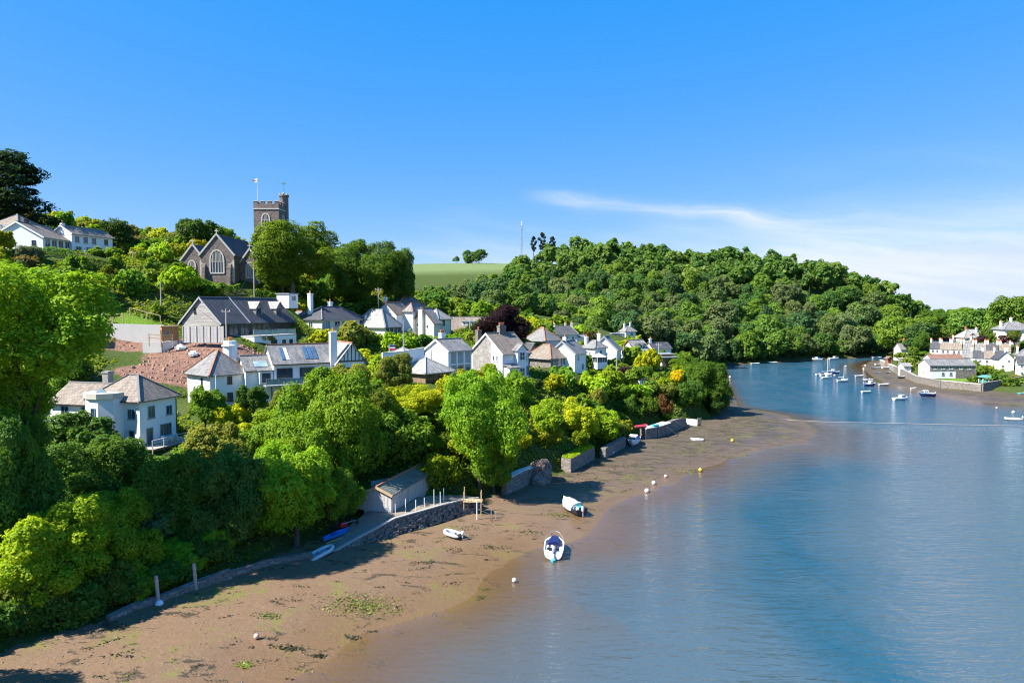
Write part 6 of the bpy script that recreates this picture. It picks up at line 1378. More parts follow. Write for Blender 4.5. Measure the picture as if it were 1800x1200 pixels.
# ------------------------------------------------------------------ near quay, boathouse, walls, rock
QE = [(-18.9, 69.4, .55), (-16.2, 72.3, 1.45), (-13.2, 75.5, 2.35), (-10.8, 77.9, 2.4), (-8.7, 80.2, 2.4), (-6.6, 82.6, 2.3), (-4.2, 84.6, 2.1)]
IN = Vector((-.76, .65, 0))
top = [Vector(q) for q in QE]; wid = [2.9, 3.2, 4.6, 5.4, 5.4, 4.0, 2.0]; inn = [t + IN * w for t, w in zip(top, wid)]
m = MB()
for k in range(len(top) - 1): m.face([top[k], top[k + 1], inn[k + 1], inn[k]])
m.face([inn[0], inn[0] - Vector((0, 0, 2)), top[0] - Vector((0, 0, 2)), top[0]])
slip = tag(m.build('slipway', 'worn_slip'), 'worn concrete slipway climbing from the mud to the boathouse', None, None, 'structure')
m = MB(); out = [t - IN * (.35 + .25 * t.z) for t in top]; rq = random.Random(4)
wf = MB()
for k in range(len(top) - 1): wf.face([top[k] + Vector((0, 0, -.03)), out[k] - Vector((0, 0, 2 + top[k].z - .3)), out[k + 1] - Vector((0, 0, 2 + top[k + 1].z - .3)), top[k + 1] + Vector((0, 0, -.03))])
qw = tag(empty('quay_wall', top[0]), 'weedy rubble stone quay wall under the boathouse', 'wall'); w_ = wf.build('masonry', 'rubble_stone', qw); w_.location = -Vector(top[0])
kerb = MB()
for k in range(len(top) - 1): kerb.bar(top[k] + Vector((0, 0, .04)), top[k + 1] + Vector((0, 0, .04)), .34, .14)
kb = kerb.build('kerb', 'concrete', qw); kb.location = -Vector(top[0])
# loose facing stones, proud of the wall
st = MB()
for k in range(520):
    i = rq.randrange(len(top) - 1); u = rq.random(); v = rq.random() ** .8
    a = top[i].lerp(top[i + 1], u); b = out[i].lerp(out[i + 1], u); hgt = a.z - .3; p = a.lerp(Vector((b.x, b.y, .2)), v) - IN * .05; s = rq.uniform(.10, .24)
    d = (top[i + 1] - top[i]).normalized() * s * rq.uniform(.8, 1.5); n_ = -IN * s * .45; z_ = Vector((0, 0, s * .55))
    st.hexa([p - d - z_ - n_, p + d * .9 - z_ - n_, p + d * .8 - z_ + n_, p - d * .8 - z_ + n_, p - d * .9 + z_ * .9 - n_, p + d + z_ - n_, p + d * .7 + z_ * .8 + n_, p - d * .7 + z_ * .9 + n_])
so = st.build('stone', 'rubble_stone', qw); so.location = -Vector(top[0]); so['kind'] = 'stuff'
h = house_fit('boathouse', 'weathered grey plank boathouse with mossy slate roof by the slipway', 640, 688, 768, 903, 77.6, 3.5, cat='shed', frame='grey_timber'); L, W = h.L, h.W; print('shed', math.degrees(h.th), L, h.p.z)
zf = 2.42 - h.p.z
h.wing(0, L, 0, W, zf, zf + 2.15, 0.72, 'gable', 'x', 'grey_boards', 'slate_boat', ridge='ridge_red', below=.5, oh=.3, ov=.3, verge='timber', gutter=False)
n = int(L / .38)
for k in range(n): MB().box((L * k / n + .012, -.05 - .012 * (k % 2), zf), (L * (k + 1) / n - .012, -.003, zf + 2.1)).build('plank', 'grey_boards', h.root)
n = int(W / .40)
for k in range(n):
    y0, y1 = W * k / n + .012, W * (k + 1) / n - .012; ym = (y0 + y1) / 2; zt_ = zf + 2.15 + 0.72 * (1 - abs(ym - W / 2) / (W / 2)) - .12
    MB().box((-.05 - .012 * (k % 2), y0, zf), (-.003, y1, zt_)).build('plank', 'grey_boards', h.root)
for x in (.02, L * .33, L * .66, L - .02): MB().box((x - .07, -.13, zf), (x + .07, -.066, zf + 2.12)).build('batten', 'grey_timber', h.root)
MB().box((L * .33, -.12, zf + 1.9), (L * .66, -.066, zf + 2.05)).build('door_rail', 'brown_paint', h.root)
MB().box((-.02, W - .02, zf), (.06, W + .9, zf + 1.3)).build('side_gate', 'grey_boards', h.root)
fpos = h.p; fth = h.th
# board fence on the bank behind it
def board_fence(name, label, p0, p1, hgt, step, mat, gap=.02, cat='fence'):
    p0, p1 = Vector(p0), Vector(p1); d = p1 - p0; L_ = d.length; r = tag(empty(name, p0, math.atan2(d.y, d.x)), label, cat); n_ = max(1, int(L_ / step)); sl = d.z / L_
    for k in range(n_): MB().box((k * step + gap / 2, -.02, -.8), ((k + 1) * step - gap / 2, .02, hgt + rq.uniform(-.03, .03))).build('board', mat, r).location = (0, 0, sl * k * step)
    for k in range(0, n_ + 1, max(1, int(1.8 / step))): MB().box((k * step - .05, -.10, -.8), (k * step + .05, -.022, hgt + .08)).build('post', 'grey_timber', r).location = (0, 0, sl * k * step)
    return r
a, b = at(652, 862, 83), at(712, 850, 87); board_fence('board_fence', 'grey board fence on the bank behind the boathouse', (a.x, a.y, a.z), (b.x, b.y, b.z), 1.15, .30, 'grey_boards')
# poles along the quay edge
rl = tag(empty('quay_railing', top[1]), 'row of thin white poles along the boathouse quay edge', 'railing')
for (px, py, hh) in ((682, 908, 1.3), (695, 905, 1.25), (713, 899, 1.5), (731, 896, 1.2), (746, 892, 1.2), (763, 889, 2.0), (774, 886, 1.5), (780, 880, 1.6)):
    p = onz(px, py, 2.4) - Vector(top[1]); MB().tube([p + Vector((0, 0, -.6)), p + Vector((0, 0, hh))], .045, 6).build('pole', 'white_paint' if px > 690 else 'cyan_plastic', rl)
# little landing stage and steps down to the mud
ls = tag(empty('landing_stage', (-6.0, 83.0, 2.2)), 'small pale timber landing stage right of the boathouse', 'landing stage')
for k in range(7): MB().box((k * .34, -.7, .0), (k * .34 + .31, .7, .07)).build('plank', 'timber', ls)
for x, y, hh in ((.1, -.6, 1.3), (2.2, -.6, 1.3), (2.2, .6, 1.2), (.1, .6, 1.6)): MB().box((x - .06, y - .06, -2.2), (x + .06, y + .06, hh)).build('post', 'timber', ls)
hr = tag(empty('step_handrail', onz(838, 892, 2.0)), 'pair of sloping rusty handrails going down to the mud', 'handrail'); o_ = hr.location
for (a, b) in (((838, 892, 2.9), (880, 905, .9)), ((842, 895, 2.0), (867, 906, .8))):
    A_, B_ = onz(a[0], a[1], 2.0) - o_ + Vector((0, 0, a[2] - 2.0)), onz(b[0], b[1], .8) - o_; MB().tube([A_, B_], .045, 6).build('rail', 'rope', hr)
MB().box((-.06, -.06, -1.5), (.06, .06, .95)).build('post', 'white_paint', hr)
for f in (.6, .8): 
    p = (onz(838, 892, 2.0) - o_).lerp(onz(880, 905, .9) - o_, f); MB().box((p.x - .04, p.y - .04, p.z - .6), (p.x + .04, p.y + .04, p.z + .35)).build('post', 'grey_timber', hr)
# mooring posts and low bank wall in the near corner
def stone_bank(label, pts, t=.6, cap=None): return wall_run('bank_wall', label, pts, t, 'rubble_stone', cap)
stone_bank('low mossy stone wall behind the two mooring posts', [gp(190, 1092, .75, .45), gp(235, 1073, .75, .6), gp(280, 1058, .75, .55), gp(345, 1035, .75, .75), gp(405, 1016, .8, .9)])
stone_bank('shaded stone wall between the mooring posts and the slipway', [gp(405, 1014, .8, .55), gp(470, 993, .8, .5), gp(548, 977, .8, .4)])
for px, py, hh, lab in ((279, 1064, 2.6, 'grey mooring post with a white buoy at its foot'), (345, 1040, 2.6, 'grey mooring post with a small blue and white fender')):
    p = onz(px, py, .6); r = tag(empty('mooring_post', p), lab, 'post', 'mooring posts'); r.rotation_euler = (0, -.06, 0)
    MB().tube([(0, 0, -.8), (0, 0, hh)], [.17, .14], 8).build('shaft', 'grey_timber', r); MB().tube([(0, 0, hh - .5), (0, 0, hh - .38)], .175, 8).build('iron_band', 'metal_grey', r)
stone_bank('pale retaining wall with a ledge between tree and rock', [gp(886, 868, .9, 2.0), gp(915, 855, .9, 2.2), gp(935, 845, .9, 2.0)], .8, 'pale_concrete')
# rock outcrop
def rock(name, label, p, sx, sy, sz, seed, mat):
    rg = np.random.default_rng(seed); bm = bmesh.new(); bmesh.ops.create_icosphere(bm, subdivisions=4, radius=1.0)
    F = rg.normal(size=(26, 3)); F /= np.linalg.norm(F, axis=1, keepdims=True); D = rg.uniform(.62, 1.0, 26)
    for v in bm.verts:
        q = np.array(v.co); k = (F @ q); lim = np.min(np.where(k > .05, D / np.maximum(k, .05), 9)); q = q * min(1.0, lim); q = q * (1 + .07 * math.sin(q[0] * 9 + seed) * math.sin(q[2] * 13) + .04 * math.sin(q[1] * 21 + q[2] * 17))
        v.co = (q[0] * sx, q[1] * sy, q[2] * sz)
    me = bpy.data.meshes.new(name); bm.to_mesh(me); bm.free(); put_uv(me); me.materials.append(MATS[mat]); o = link(name, me); o.location = p; tag(o, label, 'rock'); return o
m_stone('rock_face', (0.20, .135, .115), (0.40, .29, .25), (0.10, .075, .06), 1.1, 1.0)
p = onz(957, 850, .8); rock('rock_outcrop', 'pinkish jagged rock outcrop standing out of the bank', (p.x - .6, p.y + 1.6, 1.8), 2.0, 2.2, 3.0, 3, 'rock_face'); rock('rock_outcrop', 'weedy dark boulder at the foot of the pink outcrop', (p.x - .8, p.y - .1, .9), 1.3, 1.1, 1.2, 8, 'rubble_stone')
# grassy quay block
q = tag(empty('grassy_quay', onz(1006, 826, .9)), 'square stone quay block with a bright grass top', 'quay'); o_ = q.location
c4 = [onz(986, 826, .9) - o_, onz(1003, 830, .9) - o_, onz(1046, 806, .9) - o_, onz(1030, 800, .9) - o_]; t4 = [c * .97 + Vector((0, 0, 2.0)) for c in c4]
m = MB()
for i in range(4): j = (i + 1) % 4; m.face([c4[i] - Vector((0, 0, 1)), c4[j] - Vector((0, 0, 1)), t4[j], t4[i]])
m.face(t4); m.build('masonry', 'rubble_stone', q)
m_plain('turf', (.16, .24, .02), .95, .3, 2.0); P = []; rg = np.random.default_rng(6)
for _ in range(2600):
    u, v = rg.random(2); a = t4[0].lerp(t4[1], u); b = t4[3].lerp(t4[2], u); P.append(tuple(a.lerp(b, v) + Vector((0, 0, rg.uniform(.02, .22)))))
g_ = link('grass_top', leaf_mesh('grass', np.array(P), rg.normal(0, .6, (len(P), 3)) + [0, 0, .5], np.full(len(P), .12), .6 + rg.normal(0, .2, len(P)), 4), q); g_.color = (.22, .30, .012, 1); g_['kind'] = 'stuff'
stone_bank('stone bank wall left of the blue-covered boat', [gp(1060, 804, .9, 1.6), gp(1078, 794, .9, 1.7), gp(1096, 783, .9, 1.6)], .9)
stone_bank('dark quay wall with a pale top behind the blue-covered boat', [gp(1130, 770, .9, 1.9), gp(1150, 767, .9, 1.9), gp(1172, 760, .9, 2.0)], 1.6, 'pale_concrete')
stone_bank('timber-faced quay wall left of the white slip', [gp(1174, 759, .9, 2.1), gp(1190, 754, .9, 2.2), gp(1203, 748, .9, 1.6)], .8)
s = tag(empty('boat_slip', onz(1208, 748, .8)), 'small pale concrete boat slip under the dark trees', 'slip'); o_ = s.location
b0, b1, b2, b3 = onz(1197, 746, .8) - o_, onz(1219, 748, .8) - o_, onz(1226, 737, 2.2) - o_, onz(1206, 735, 2.2) - o_
MB().slab([b0, b1, b2, b3], 1.2).build('ramp', 'pale_concrete', s); w = MB(); w.hexa([b1 + Vector((.02, 0, -1)), b1 + Vector((.9, .2, -1)), b2 + Vector((.9, .2, -1)), b2 + Vector((.02, 0, -1)), b1 + Vector((.02, 0, .15)), b1 + Vector((.9, .2, .15)), b2 + Vector((.9, .2, .4)), b2 + Vector((.02, 0, .4))]); w.build('side_wall', 'rubble_stone', s)

# ------------------------------------------------------------------ boats
def hull_mesh(L, B, H, bow=.35, flare=.25, fine=.55, transom=.82, n=13, inside=True, depth=None):
    """open hull, bow towards +x, keel at z 0"""
    o = MB(); rows_o = []; rows_i = []
    for k in range(n):
        t = k / (n - 1); x = -L / 2 + L * t
        b = B / 2 * (transom + (1 - transom) * math.sin(min(1, t / .45) * math.pi / 2)) * (1 if t < fine else max(.02, math.cos((t - fine) / (1 - fine) * math.pi / 2) ** .75))
        zs = H * (1 + .10 * (1 - t) ** 2 + bow * t ** 2.2); zk = H * .9 * max(0, (t - .72) / .28) ** 2.2; zc = zk + (zs - zk) * .32
        sec = [(x, -b, zs), (x, -b * (1 - flare * .35), zk + (zs - zk) * .6), (x, -b * (1 - flare), zc), (x, 0, zk), (x, b * (1 - flare), zc), (x, b * (1 - flare * .35), zk + (zs - zk) * .6), (x, b, zs)]
        rows_o.append(sec); w = .9; d = depth or H * .62
        zi = max(zk + .06, zs - d); bi = max(.01, b - B * .055); xi = x * .97
        rows_i.append([(xi, -bi, zs), (xi, -bi * .94, (zs + zi) / 2), (xi, -bi * .85, zi), (xi, 0, zi), (xi, bi * .85, zi), (xi, bi * .94, (zs + zi) / 2), (xi, bi, zs)])
    o.grid([r[::-1] for r in rows_o]); i = MB(); i.grid(rows_i)
    gw = MB()
    for sgn in (0, 6): gw.grid([[rows_o[k][sgn], rows_i[k][sgn]] if sgn == 0 else [rows_i[k][sgn], rows_o[k][sgn]] for k in range(n)])
    a, b_ = rows_o[0], rows_i[0]; o.face(a); i.face(b_[::-1]); gw.face([a[0], a[6], b_[6], b_[0]])
    return o, i, gw, rows_o, rows_i
def boat_root(name, label, p, rz, cat='boat', group=None, roll=0.0, pitch=0.0):
    r = tag(empty(name, p, rz), label, cat, group); r.rotation_euler = (roll, pitch, rz); return r
def hull_parts(r, L, B, H, hull='gel_white', inside='gel_white', rim='gel_white', **kw):
    o, i, g_, ro, ri = hull_mesh(L, B, H, **kw); o.build('hull', hull, r, True); i.build('cockpit', inside, r); g_.build('gunwale', rim, r); return ro, ri
def outboard(r, L, H, cowl='grey_rubber', x=None, leg='metal_grey', up=True):
    x = x or -L / 2 - .18; e = MB(); e.lathe([(.10, H * .75), (.17, H * .95), (.18, H * 1.35), (.12, H * 1.55), (.02, H * 1.6)], 8, (x, 0, 0)); ob = e.build('outboard', cowl, r, True); MB().box((x - .06, -.06, H * .1), (x + .06, .06, H * .74)).build('leg', leg, ob)
def skiff(label, px, py, z, L, B, H, ang, hull='gel_white', inside='gel_white', thwarts=2, motor=False, group='open boats afloat on the creek', roll=0.0, name='open_boat', cover=None, sink=.08):
    p = onz(px, py, z); r = boat_root(name, label, (p.x, p.y, z - sink), ang, 'boat', group, roll); ro, ri = hull_parts(r, L, B, H, hull, inside)
    for k in range(thwarts):
        x = -L * .28 + k * L * .3; MB().box((x - .13, -B * .40, H * .72), (x + .13, B * .40, H * .77)).build('thwart', 'wood_inside', r)
    if motor: outboard(r, L, H)
    if cover:
        c = MB(); n = len(ri); rows_ = []
        for k in range(1, n - 1): s_ = ri[k]; rows_.append([(s_[0][0], s_[0][1] * 1.05, s_[0][2] + .03), (s_[0][0], s_[0][1] * .5, s_[0][2] + .16), (s_[3][0], 0, s_[0][2] + .22), (s_[0][0], s_[6][1] * .5, s_[0][2] + .16), (s_[0][0], s_[6][1] * 1.05, s_[0][2] + .03)])
        c.grid(rows_); c.build('cover', cover, r, True)
    return r
def cabin_boat(label, px, py, L, B, H, ang, hull='gel_white', cabin='gel_white', cover=None, z=0.0, name='cabin_boat', group='cabin boats moored in the creek', motor=True, mast=False):
    p = onz(px, py, z); r = boat_root(name, label, (p.x, p.y, z - .12), ang, 'boat', group); ro, ri = hull_parts(r, L, B, H, hull, 'gel_white')
    MB().grid([[(s[0][0], s[0][1] * .98, s[0][2] - .02), (s[0][0], 0, s[0][2] + .05), (s[0][0], s[6][1] * .98, s[0][2] - .02)] for s in ri[6:]]).build('foredeck', cabin, r)
    x0, x1, b, z0, z1 = -L * .05, L * .24, B * .36, H * 1.0, H * 1.0 + .85
    c = MB(); c.hexa([(x0, -b, z0 - .3), (x1 + .3, -b * .8, z0 - .3), (x1 + .3, b * .8, z0 - .3), (x0, b, z0 - .3), (x0 + .05, -b * .86, z1), (x1 - .25, -b * .7, z1), (x1 - .25, b * .7, z1), (x0 + .05, b * .86, z1)]); cb = c.build('cabin', cabin, r)
    for s_ in (-1, 1):
        for f in (0.15, .55): MB().box((x0 + (x1 - x0) * f, s_ * b * .93 - .05, z0 + .30), (x0 + (x1 - x0) * (f + .28), s_ * b * .93 + .05, z0 + .58)).build('window', 'glass', cb)
    MB().hexa([(x1 + .10, -b * .7, z0 + .28), (x1 + .18, -b * .7, z0 + .28), (x1 + .18, b * .7, z0 + .28), (x1 + .10, b * .7, z0 + .28), (x1 - .10, -b * .62, z0 + .68), (x1 - .02, -b * .62, z0 + .68), (x1 - .02, b * .62, z0 + .68), (x1 - .10, b * .62, z0 + .68)]).build('windscreen', 'glass', cb)
    MB().box((x0 - .1, -b * .9, z1 + .002), (x1 - .15, b * .9, z1 + .06)).build('roof', cabin, cb)
    MB().tube([(L * .2, -B * .33, H * 1.2), (L * .2, -B * .33, H * 1.65), (L * .46, -.1, H * 1.9), (L * .46, .1, H * 1.9), (L * .2, B * .33, H * 1.65), (L * .2, B * .33, H * 1.2)], .025, 5).build('pulpit_rail', 'metal_grey', r)
    if cover: MB().hexa([(-L * .42, -B * .4, H * .9), (x0, -B * .38, H * .9), (x0, B * .38, H * .9), (-L * .42, B * .4, H * .9), (-L * .36, -B * .30, H + .55), (x0, -B * .30, H + .85), (x0, B * .30, H + .85), (-L * .36, B * .30, H + .55)]).build('canopy', cover, r)
    if motor: outboard(r, L, H)
    if mast: MB().tube([(x0, 0, z1), (x0, 0, z1 + 1.2)], .03, 5).build('mast', 'white_paint', r)
    return r
def sailboat(label, px, py, L, B, H, mh, ang, hull='gel_white', rake=0.0):
    p = onz(px, py, 0); r = boat_root('sailing_boat', label, (p.x, p.y, -.12), ang, 'boat', 'masted boats moored in the creek'); ro, ri = hull_parts(r, L, B, H, hull, 'wood_inside', transom=.7)
    MB().grid([[(s[0][0], s[0][1], s[0][2] - .02), (s[0][0], 0, s[0][2] + .06), (s[0][0], s[6][1], s[0][2] - .02)] for s in ri[6:]]).build('foredeck', 'gel_white', r)
    MB().hexa([(-L * .05, -B * .3, H * .9), (L * .22, -B * .24, H * .95), (L * .22, B * .24, H * .95), (-L * .05, B * .3, H * .9), (-L * .04, -B * .26, H + .5), (L * .16, -B * .2, H + .45), (L * .16, B * .2, H + .45), (-L * .04, B * .26, H + .5)]).build('cabin', 'gel_white', r)
    ms = MB().tube([(L * .10, 0, H), (L * .10 - rake, 0, mh)], [.07, .05], 6).build('mast', 'white_paint', r); MB().tube([(L * .08, 0, H + 1.0), (-L * .36, 0, H + .95)], .09, 6).build('furled_sail', 'white_cloth', r)
    for q in ((L * .5, 0, H * 1.3), (-L * .5, 0, H * 1.1)): MB().tube([(L * .10 - rake, 0, mh), q], .018, 4).build('stay', 'metal_grey', ms)
    outboard(r, L, H); return r
def inflatable(label, px, py, z, L, B, T, ang, mat, roll=0.0, pitch=0.0, motor=False, floor='grey_rubber'):
    p = onz(px, py, z); r = boat_root('inflatable_dinghy', label, (p.x, p.y, z + .02), ang, 'boat', 'inflatable dinghies', roll, pitch); b = B / 2 - T
    pts = [(-L / 2, -b, T), (-L * .3, -b, T), (0, -b, T), (L * .22, -b * .98, T), (L * .36, -b * .78, T * 1.2), (L * .45, -b * .42, T * 1.45), (L * .475, 0, T * 1.55), (L * .45, b * .42, T * 1.45), (L * .36, b * .78, T * 1.2), (L * .22, b * .98, T), (0, b, T), (-L * .3, b, T), (-L / 2, b, T)]
    MB().tube(pts, [T * .45] + [T] * 11 + [T * .45], 10).build('tube', mat, r, True); MB().box((-L * .42, -b, T * .4), (L * .34, b, T * .55)).build('floor', floor, r); MB().box((-L * .40, -b, T * .56), (-L * .37, b, T * 2.0)).build('transom', 'wood_inside', r); MB().box((-.15, -b, T * 1.4), (.13, b, T * 1.55)).build('thwart', floor, r)
    MB().tube([(-L * .3, -b - T, T * 1.1), (0, -b - T, T * 1.2), (L * .3, -b * .95 - T * .5, T * 1.3)], .02, 4).build('grab_line', 'rope', r)
    if motor: outboard(r, L, T * 2.4, 'white_paint')
    return r
# white motor boat, stern to the camera, half afloat
p = onz(975, 980, .0); r = boat_root('motor_boat', 'white motor boat with navy cover and cyan-tipped outboard, aground at the water edge', (p.x, p.y + 1.6, -.10), R(84), roll=.05); L, B, H = 4.6, 2.1, .95
ro, ri = hull_parts(r, L, B, H, bow=.22, fine=.62, transom=.93, depth=.62)
rows_ = [[(s[0][0], s[0][1] * .80, s[0][2] + .02), (s[0][0], s[0][1] * .5, s[0][2] + .30), (s[0][0], 0, s[0][2] + .40), (s[0][0], s[6][1] * .5, s[0][2] + .30), (s[0][0], s[6][1] * .80, s[0][2] + .02)] for s in ri[5:11]]
m = MB(); m.grid(rows_); m.face(rows_[0][::-1]); m.build('bow_cover', 'navy_canvas', r)
MB().grid([[(s[0][0], s[0][1], s[0][2] + .01), (s[0][0], 0, s[0][2] + .05), (s[0][0], s[6][1], s[0][2] + .01)] for s in ri[9:]]).build('foredeck', 'gel_white', r)
MB().box((-L * .38, -B * .3, H * .42), (L * .05, B * .30, H * .48)).build('floor_cover', 'navy_canvas', r)
for s_ in (-1, 1): MB().box((-L * .36, s_ * B * .36 - .16, H * .5), (L * .02, s_ * B * .36 + .16, H * .88)).build('side_seat', 'gel_white', r)
MB().box((-L * .30, B * .06, H * .5), (-L * .16, B * .34, H * .9)).build('cushion', 'black_rubber', r)
for s_ in (-1, 1): MB().box((-L * .49, s_ * B * .33 - .22, H * .80), (-L * .40, s_ * B * .33 + .22, H * 1.02)).build('stern_seat', 'gel_white', r)
e = MB(); e.lathe([(.12, .7), (.20, .95), (.22, 1.35), (.14, 1.55), (.02, 1.6)], 10, (-L * .48, -.06, 0)); ob = e.build('outboard', 'grey_rubber', r, True); MB().tube([(-L * .5, -.06, .75), (-L * .56, -.06, .35), (-L * .6, -.06, .05)], [.10, .09, .07], 8).build('outboard_leg', 'pale_rubber', ob); MB().lathe([(.05, -.02), (.20, .08), (.21, .28), (.06, .40)], 8, (-L * .60, -.06, .05)).build('propeller_cover', 'cyan_plastic', ob)
MB().tube([(L * .12, -B * .46, H * 1.15), (L * .14, -B * .44, H * 1.55), (L * .42, -B * .2, H * 1.75), (L * .47, 0, H * 1.8), (L * .42, B * .2, H * 1.75), (L * .14, B * .44, H * 1.55), (L * .12, B * .46, H * 1.15)], .028, 6).build('bow_rail', 'metal_grey', r)
# boat under a silver cover
p = onz(1012, 905, .2); r = boat_root('covered_boat', 'boat on the mud under a crumpled silver cover, outboard showing', (p.x - .2, p.y + 1.4, .12), R(118), roll=-.08); L, B, H = 4.2, 1.9, .9
ro, ri = hull_parts(r, L, B, H, 'dark_hull', 'dark_hull', 'dark_hull', transom=.9); rgq = np.random.default_rng(2); rows_ = []
for k, s in enumerate(ro[3:]):
    z = s[0][2]; j = lambda a: float(rgq.normal(0, a)); hump = .75 - .05 * abs(k - 4)
    rows_.append([(s[0][0] + j(.03), s[0][1] * 1.06, z - .22 + j(.05)), (s[0][0], s[0][1] * .98, z + .10 + j(.04)), (s[0][0], s[0][1] * .62 + j(.04), z + hump * .7 + j(.05)), (s[0][0], j(.04), z + hump + j(.06)), (s[0][0], s[6][1] * .62, z + hump * .68 + j(.05)), (s[0][0], s[6][1] * .98, z + .10 + j(.04)), (s[0][0], s[6][1] * 1.06, z - .22 + j(.05))])
m = MB(); m.grid(rows_); m.face(rows_[0]); m.build('cover', 'silver_cover', r)
MB().box((-L * .42, -.5, H * .9), (-L * .2, .3, H * 1.25)).build('crate', 'green_plastic', r); MB().box((-L * .3, .1, H * .9), (-L * .12, .6, H * 1.3)).build('bag', 'grey_rubber', r); outboard(r, L, H, 'gel_white'); MB().lathe([(.05, 0), (.2, .1), (.22, .25), (.05, .42)], 8, (-L * .46, .55, H)).build('fender', 'gel_white', r)
# dinghies on the slip and the mud
inflatable('grey inflatable dinghy lying on the foot of the slipway', 563, 975, .75, 3.3, 1.6, .21, R(58), 'pale_rubber', pitch=-.10)
inflatable('small grey inflatable dinghy with outboard on the shaded mud', 797, 941, .55, 2.5, 1.45, .21, R(140), 'pale_rubber', motor=True)
inflatable('white inflatable boat afloat at the right edge below the far quay', 1781, 738, .0, 3.6, 1.6, .24, R(172), 'gel_white', motor=True)
p = onz(592, 942, 1.2); r = boat_root('blue_kayak', 'bright blue sit-on kayak lying on the slipway behind the dinghy', (p.x, p.y, 1.12), R(44), 'kayak', pitch=-.12); hull_parts(r, 3.1, .95, .42, 'bright_blue', 'bright_blue', 'bright_blue', transom=.4, fine=.5, depth=.16); MB().box((-.5, -.25, .3), (.1, .25, .5)).build('seat', 'blue_canvas', r); MB().tube([(-1.6, -.6, .02), (1.2, -.72, .02)], .04, 6).build('paddle', 'yellow_plastic', r)
p = onz(603, 926, 1.6); c = tag(empty('red_crate', (p.x, p.y, 1.62), .7), 'red plastic crate at the bow of the blue kayak', 'crate'); m = MB(); m.hexa([(-.38, -.26, 0), (.38, -.26, 0), (.38, .26, 0), (-.38, .26, 0), (-.44, -.32, .42), (.44, -.32, .42), (.44, .32, .42), (-.44, .32, .42)]); m.build('body', 'red_plastic', c); MB().box((-.47, -.35, .421), (.47, .35, .47)).build('rim', 'red_plastic', c)
p = onz(617, 921, 1.9); tr = tag(empty('launching_trolley', (p.x, p.y, 1.95), .8), 'small two-wheeled launching trolley behind the red crate', 'trolley'); MB().bar((-1.2, 0, .25), (.6, 0, .3), .07).build('drawbar', 'metal_grey', tr); MB().bar((.4, -.5, .25), (.4, .5, .25), .07).build('axle', 'metal_grey', tr)
for s_ in (-1, 1): MB().tube([(.4, s_ * .52, .22), (.4, s_ * .64, .22)], .22, 12).build('wheel', 'black_rubber', tr)
skiff('pale open dinghy with dark inside on the shaded shingle', 1068, 799, .7, 2.9, 1.5, .5, R(20), 'pale_rubber', 'dark_hull', 2, group='dinghies lying on the mud', name='dinghy')
skiff('small white dinghy alone on the open mud', 1225, 775, .35, 2.4, 1.3, .5, R(160), 'gel_white', 'gel_white', 1, group='dinghies lying on the mud', name='dinghy')
cabin_boat('white cabin boat with bright blue canopy standing on the beach', 1114, 781, 4.8, 2.2, 1.05, R(250), 'gel_white', 'gel_white', 'blue_canvas', .75, group='boats drying on the beach', motor=False)
skiff('red canoe lying upside down on the dark quay', 1125, 752, 2.95, 3.6, 1.1, .45, R(28), 'red_plastic', 'red_plastic', 0, group='boats laid up on the quay', name='canoe', cover='red_plastic')
skiff('small turquoise tender on the dark quay', 1153, 749, 3.0, 1.6, .9, .4, R(30), 'cyan_plastic', 'cyan_plastic', 1, group='boats laid up on the quay', name='tender')
# far boats
sailboat('sailing boat with single bare mast in mid creek', 1481, 671, 4.3, 1.7, .8, 6.0, R(8), rake=-.1)
sailboat('sailing boat with thin stayed mast beside two motor boats', 1452, 661, 5.2, 1.9, .9, 7.0, R(12), 'gel_white')
cabin_boat('white motor boat rafted in front of the stayed sailing boat', 1453, 665, 3.8, 1.6, .7, R(5)); cabin_boat('white motor boat with tall cabin behind the rafted boats', 1465, 656, 4.0, 1.7, .8, R(170), cabin='gel_white', hull='blue_hull')
cabin_boat('little white cabin boat with blue hull among the far moorings', 1529, 678, 4.2, 1.7, .85, R(8), 'blue_hull', mast=True); cabin_boat('white cabin boat with navy topsides near the far mud', 1629, 696, 4.6, 1.8, .9, R(178), 'blue_hull')
cabin_boat('white speedboat with red stern in mid creek', 1583, 703, 4.4, 1.7, .75, R(10), 'gel_white', motor=False); cabin_boat('white boat with bright blue cover under the far wood', 1436, 633, 4.6, 1.8, .8, R(160), 'gel_white', 'gel_white', 'blue_canvas'); cabin_boat('white motor boat close under the far wood', 1466, 632, 5.0, 1.9, .9, R(5), 'gel_white')
for lab, px, py, L, ang in (('slim white open boat right of the sailing boat', 1511, 662, 3.3, 2), ('white open boat behind the little cabin boat', 1525, 669, 3.4, 178), ('white open boat right of the little cabin boat', 1554, 677, 3.7, 2), ('short white open boat below the little cabin boat', 1523, 690, 3.1, 8), ('tiny white tender at the edge of the far mud', 1606, 684, 1.9, 0), ('white skiff off the far quay tip', 1542, 629, 5.0, 3), ('white skiff under the near end of the far wood', 1328, 640, 4.2, 3), ('white rowing boat under the far wood, second from the point', 1357, 638, 4.2, 172), ('tiny white boat left of the rafted boats', 1438, 659, 2.0, 20)):
    skiff(lab, px, py, 0, L, L * .40, .55, R(ang), motor=L > 3.2)
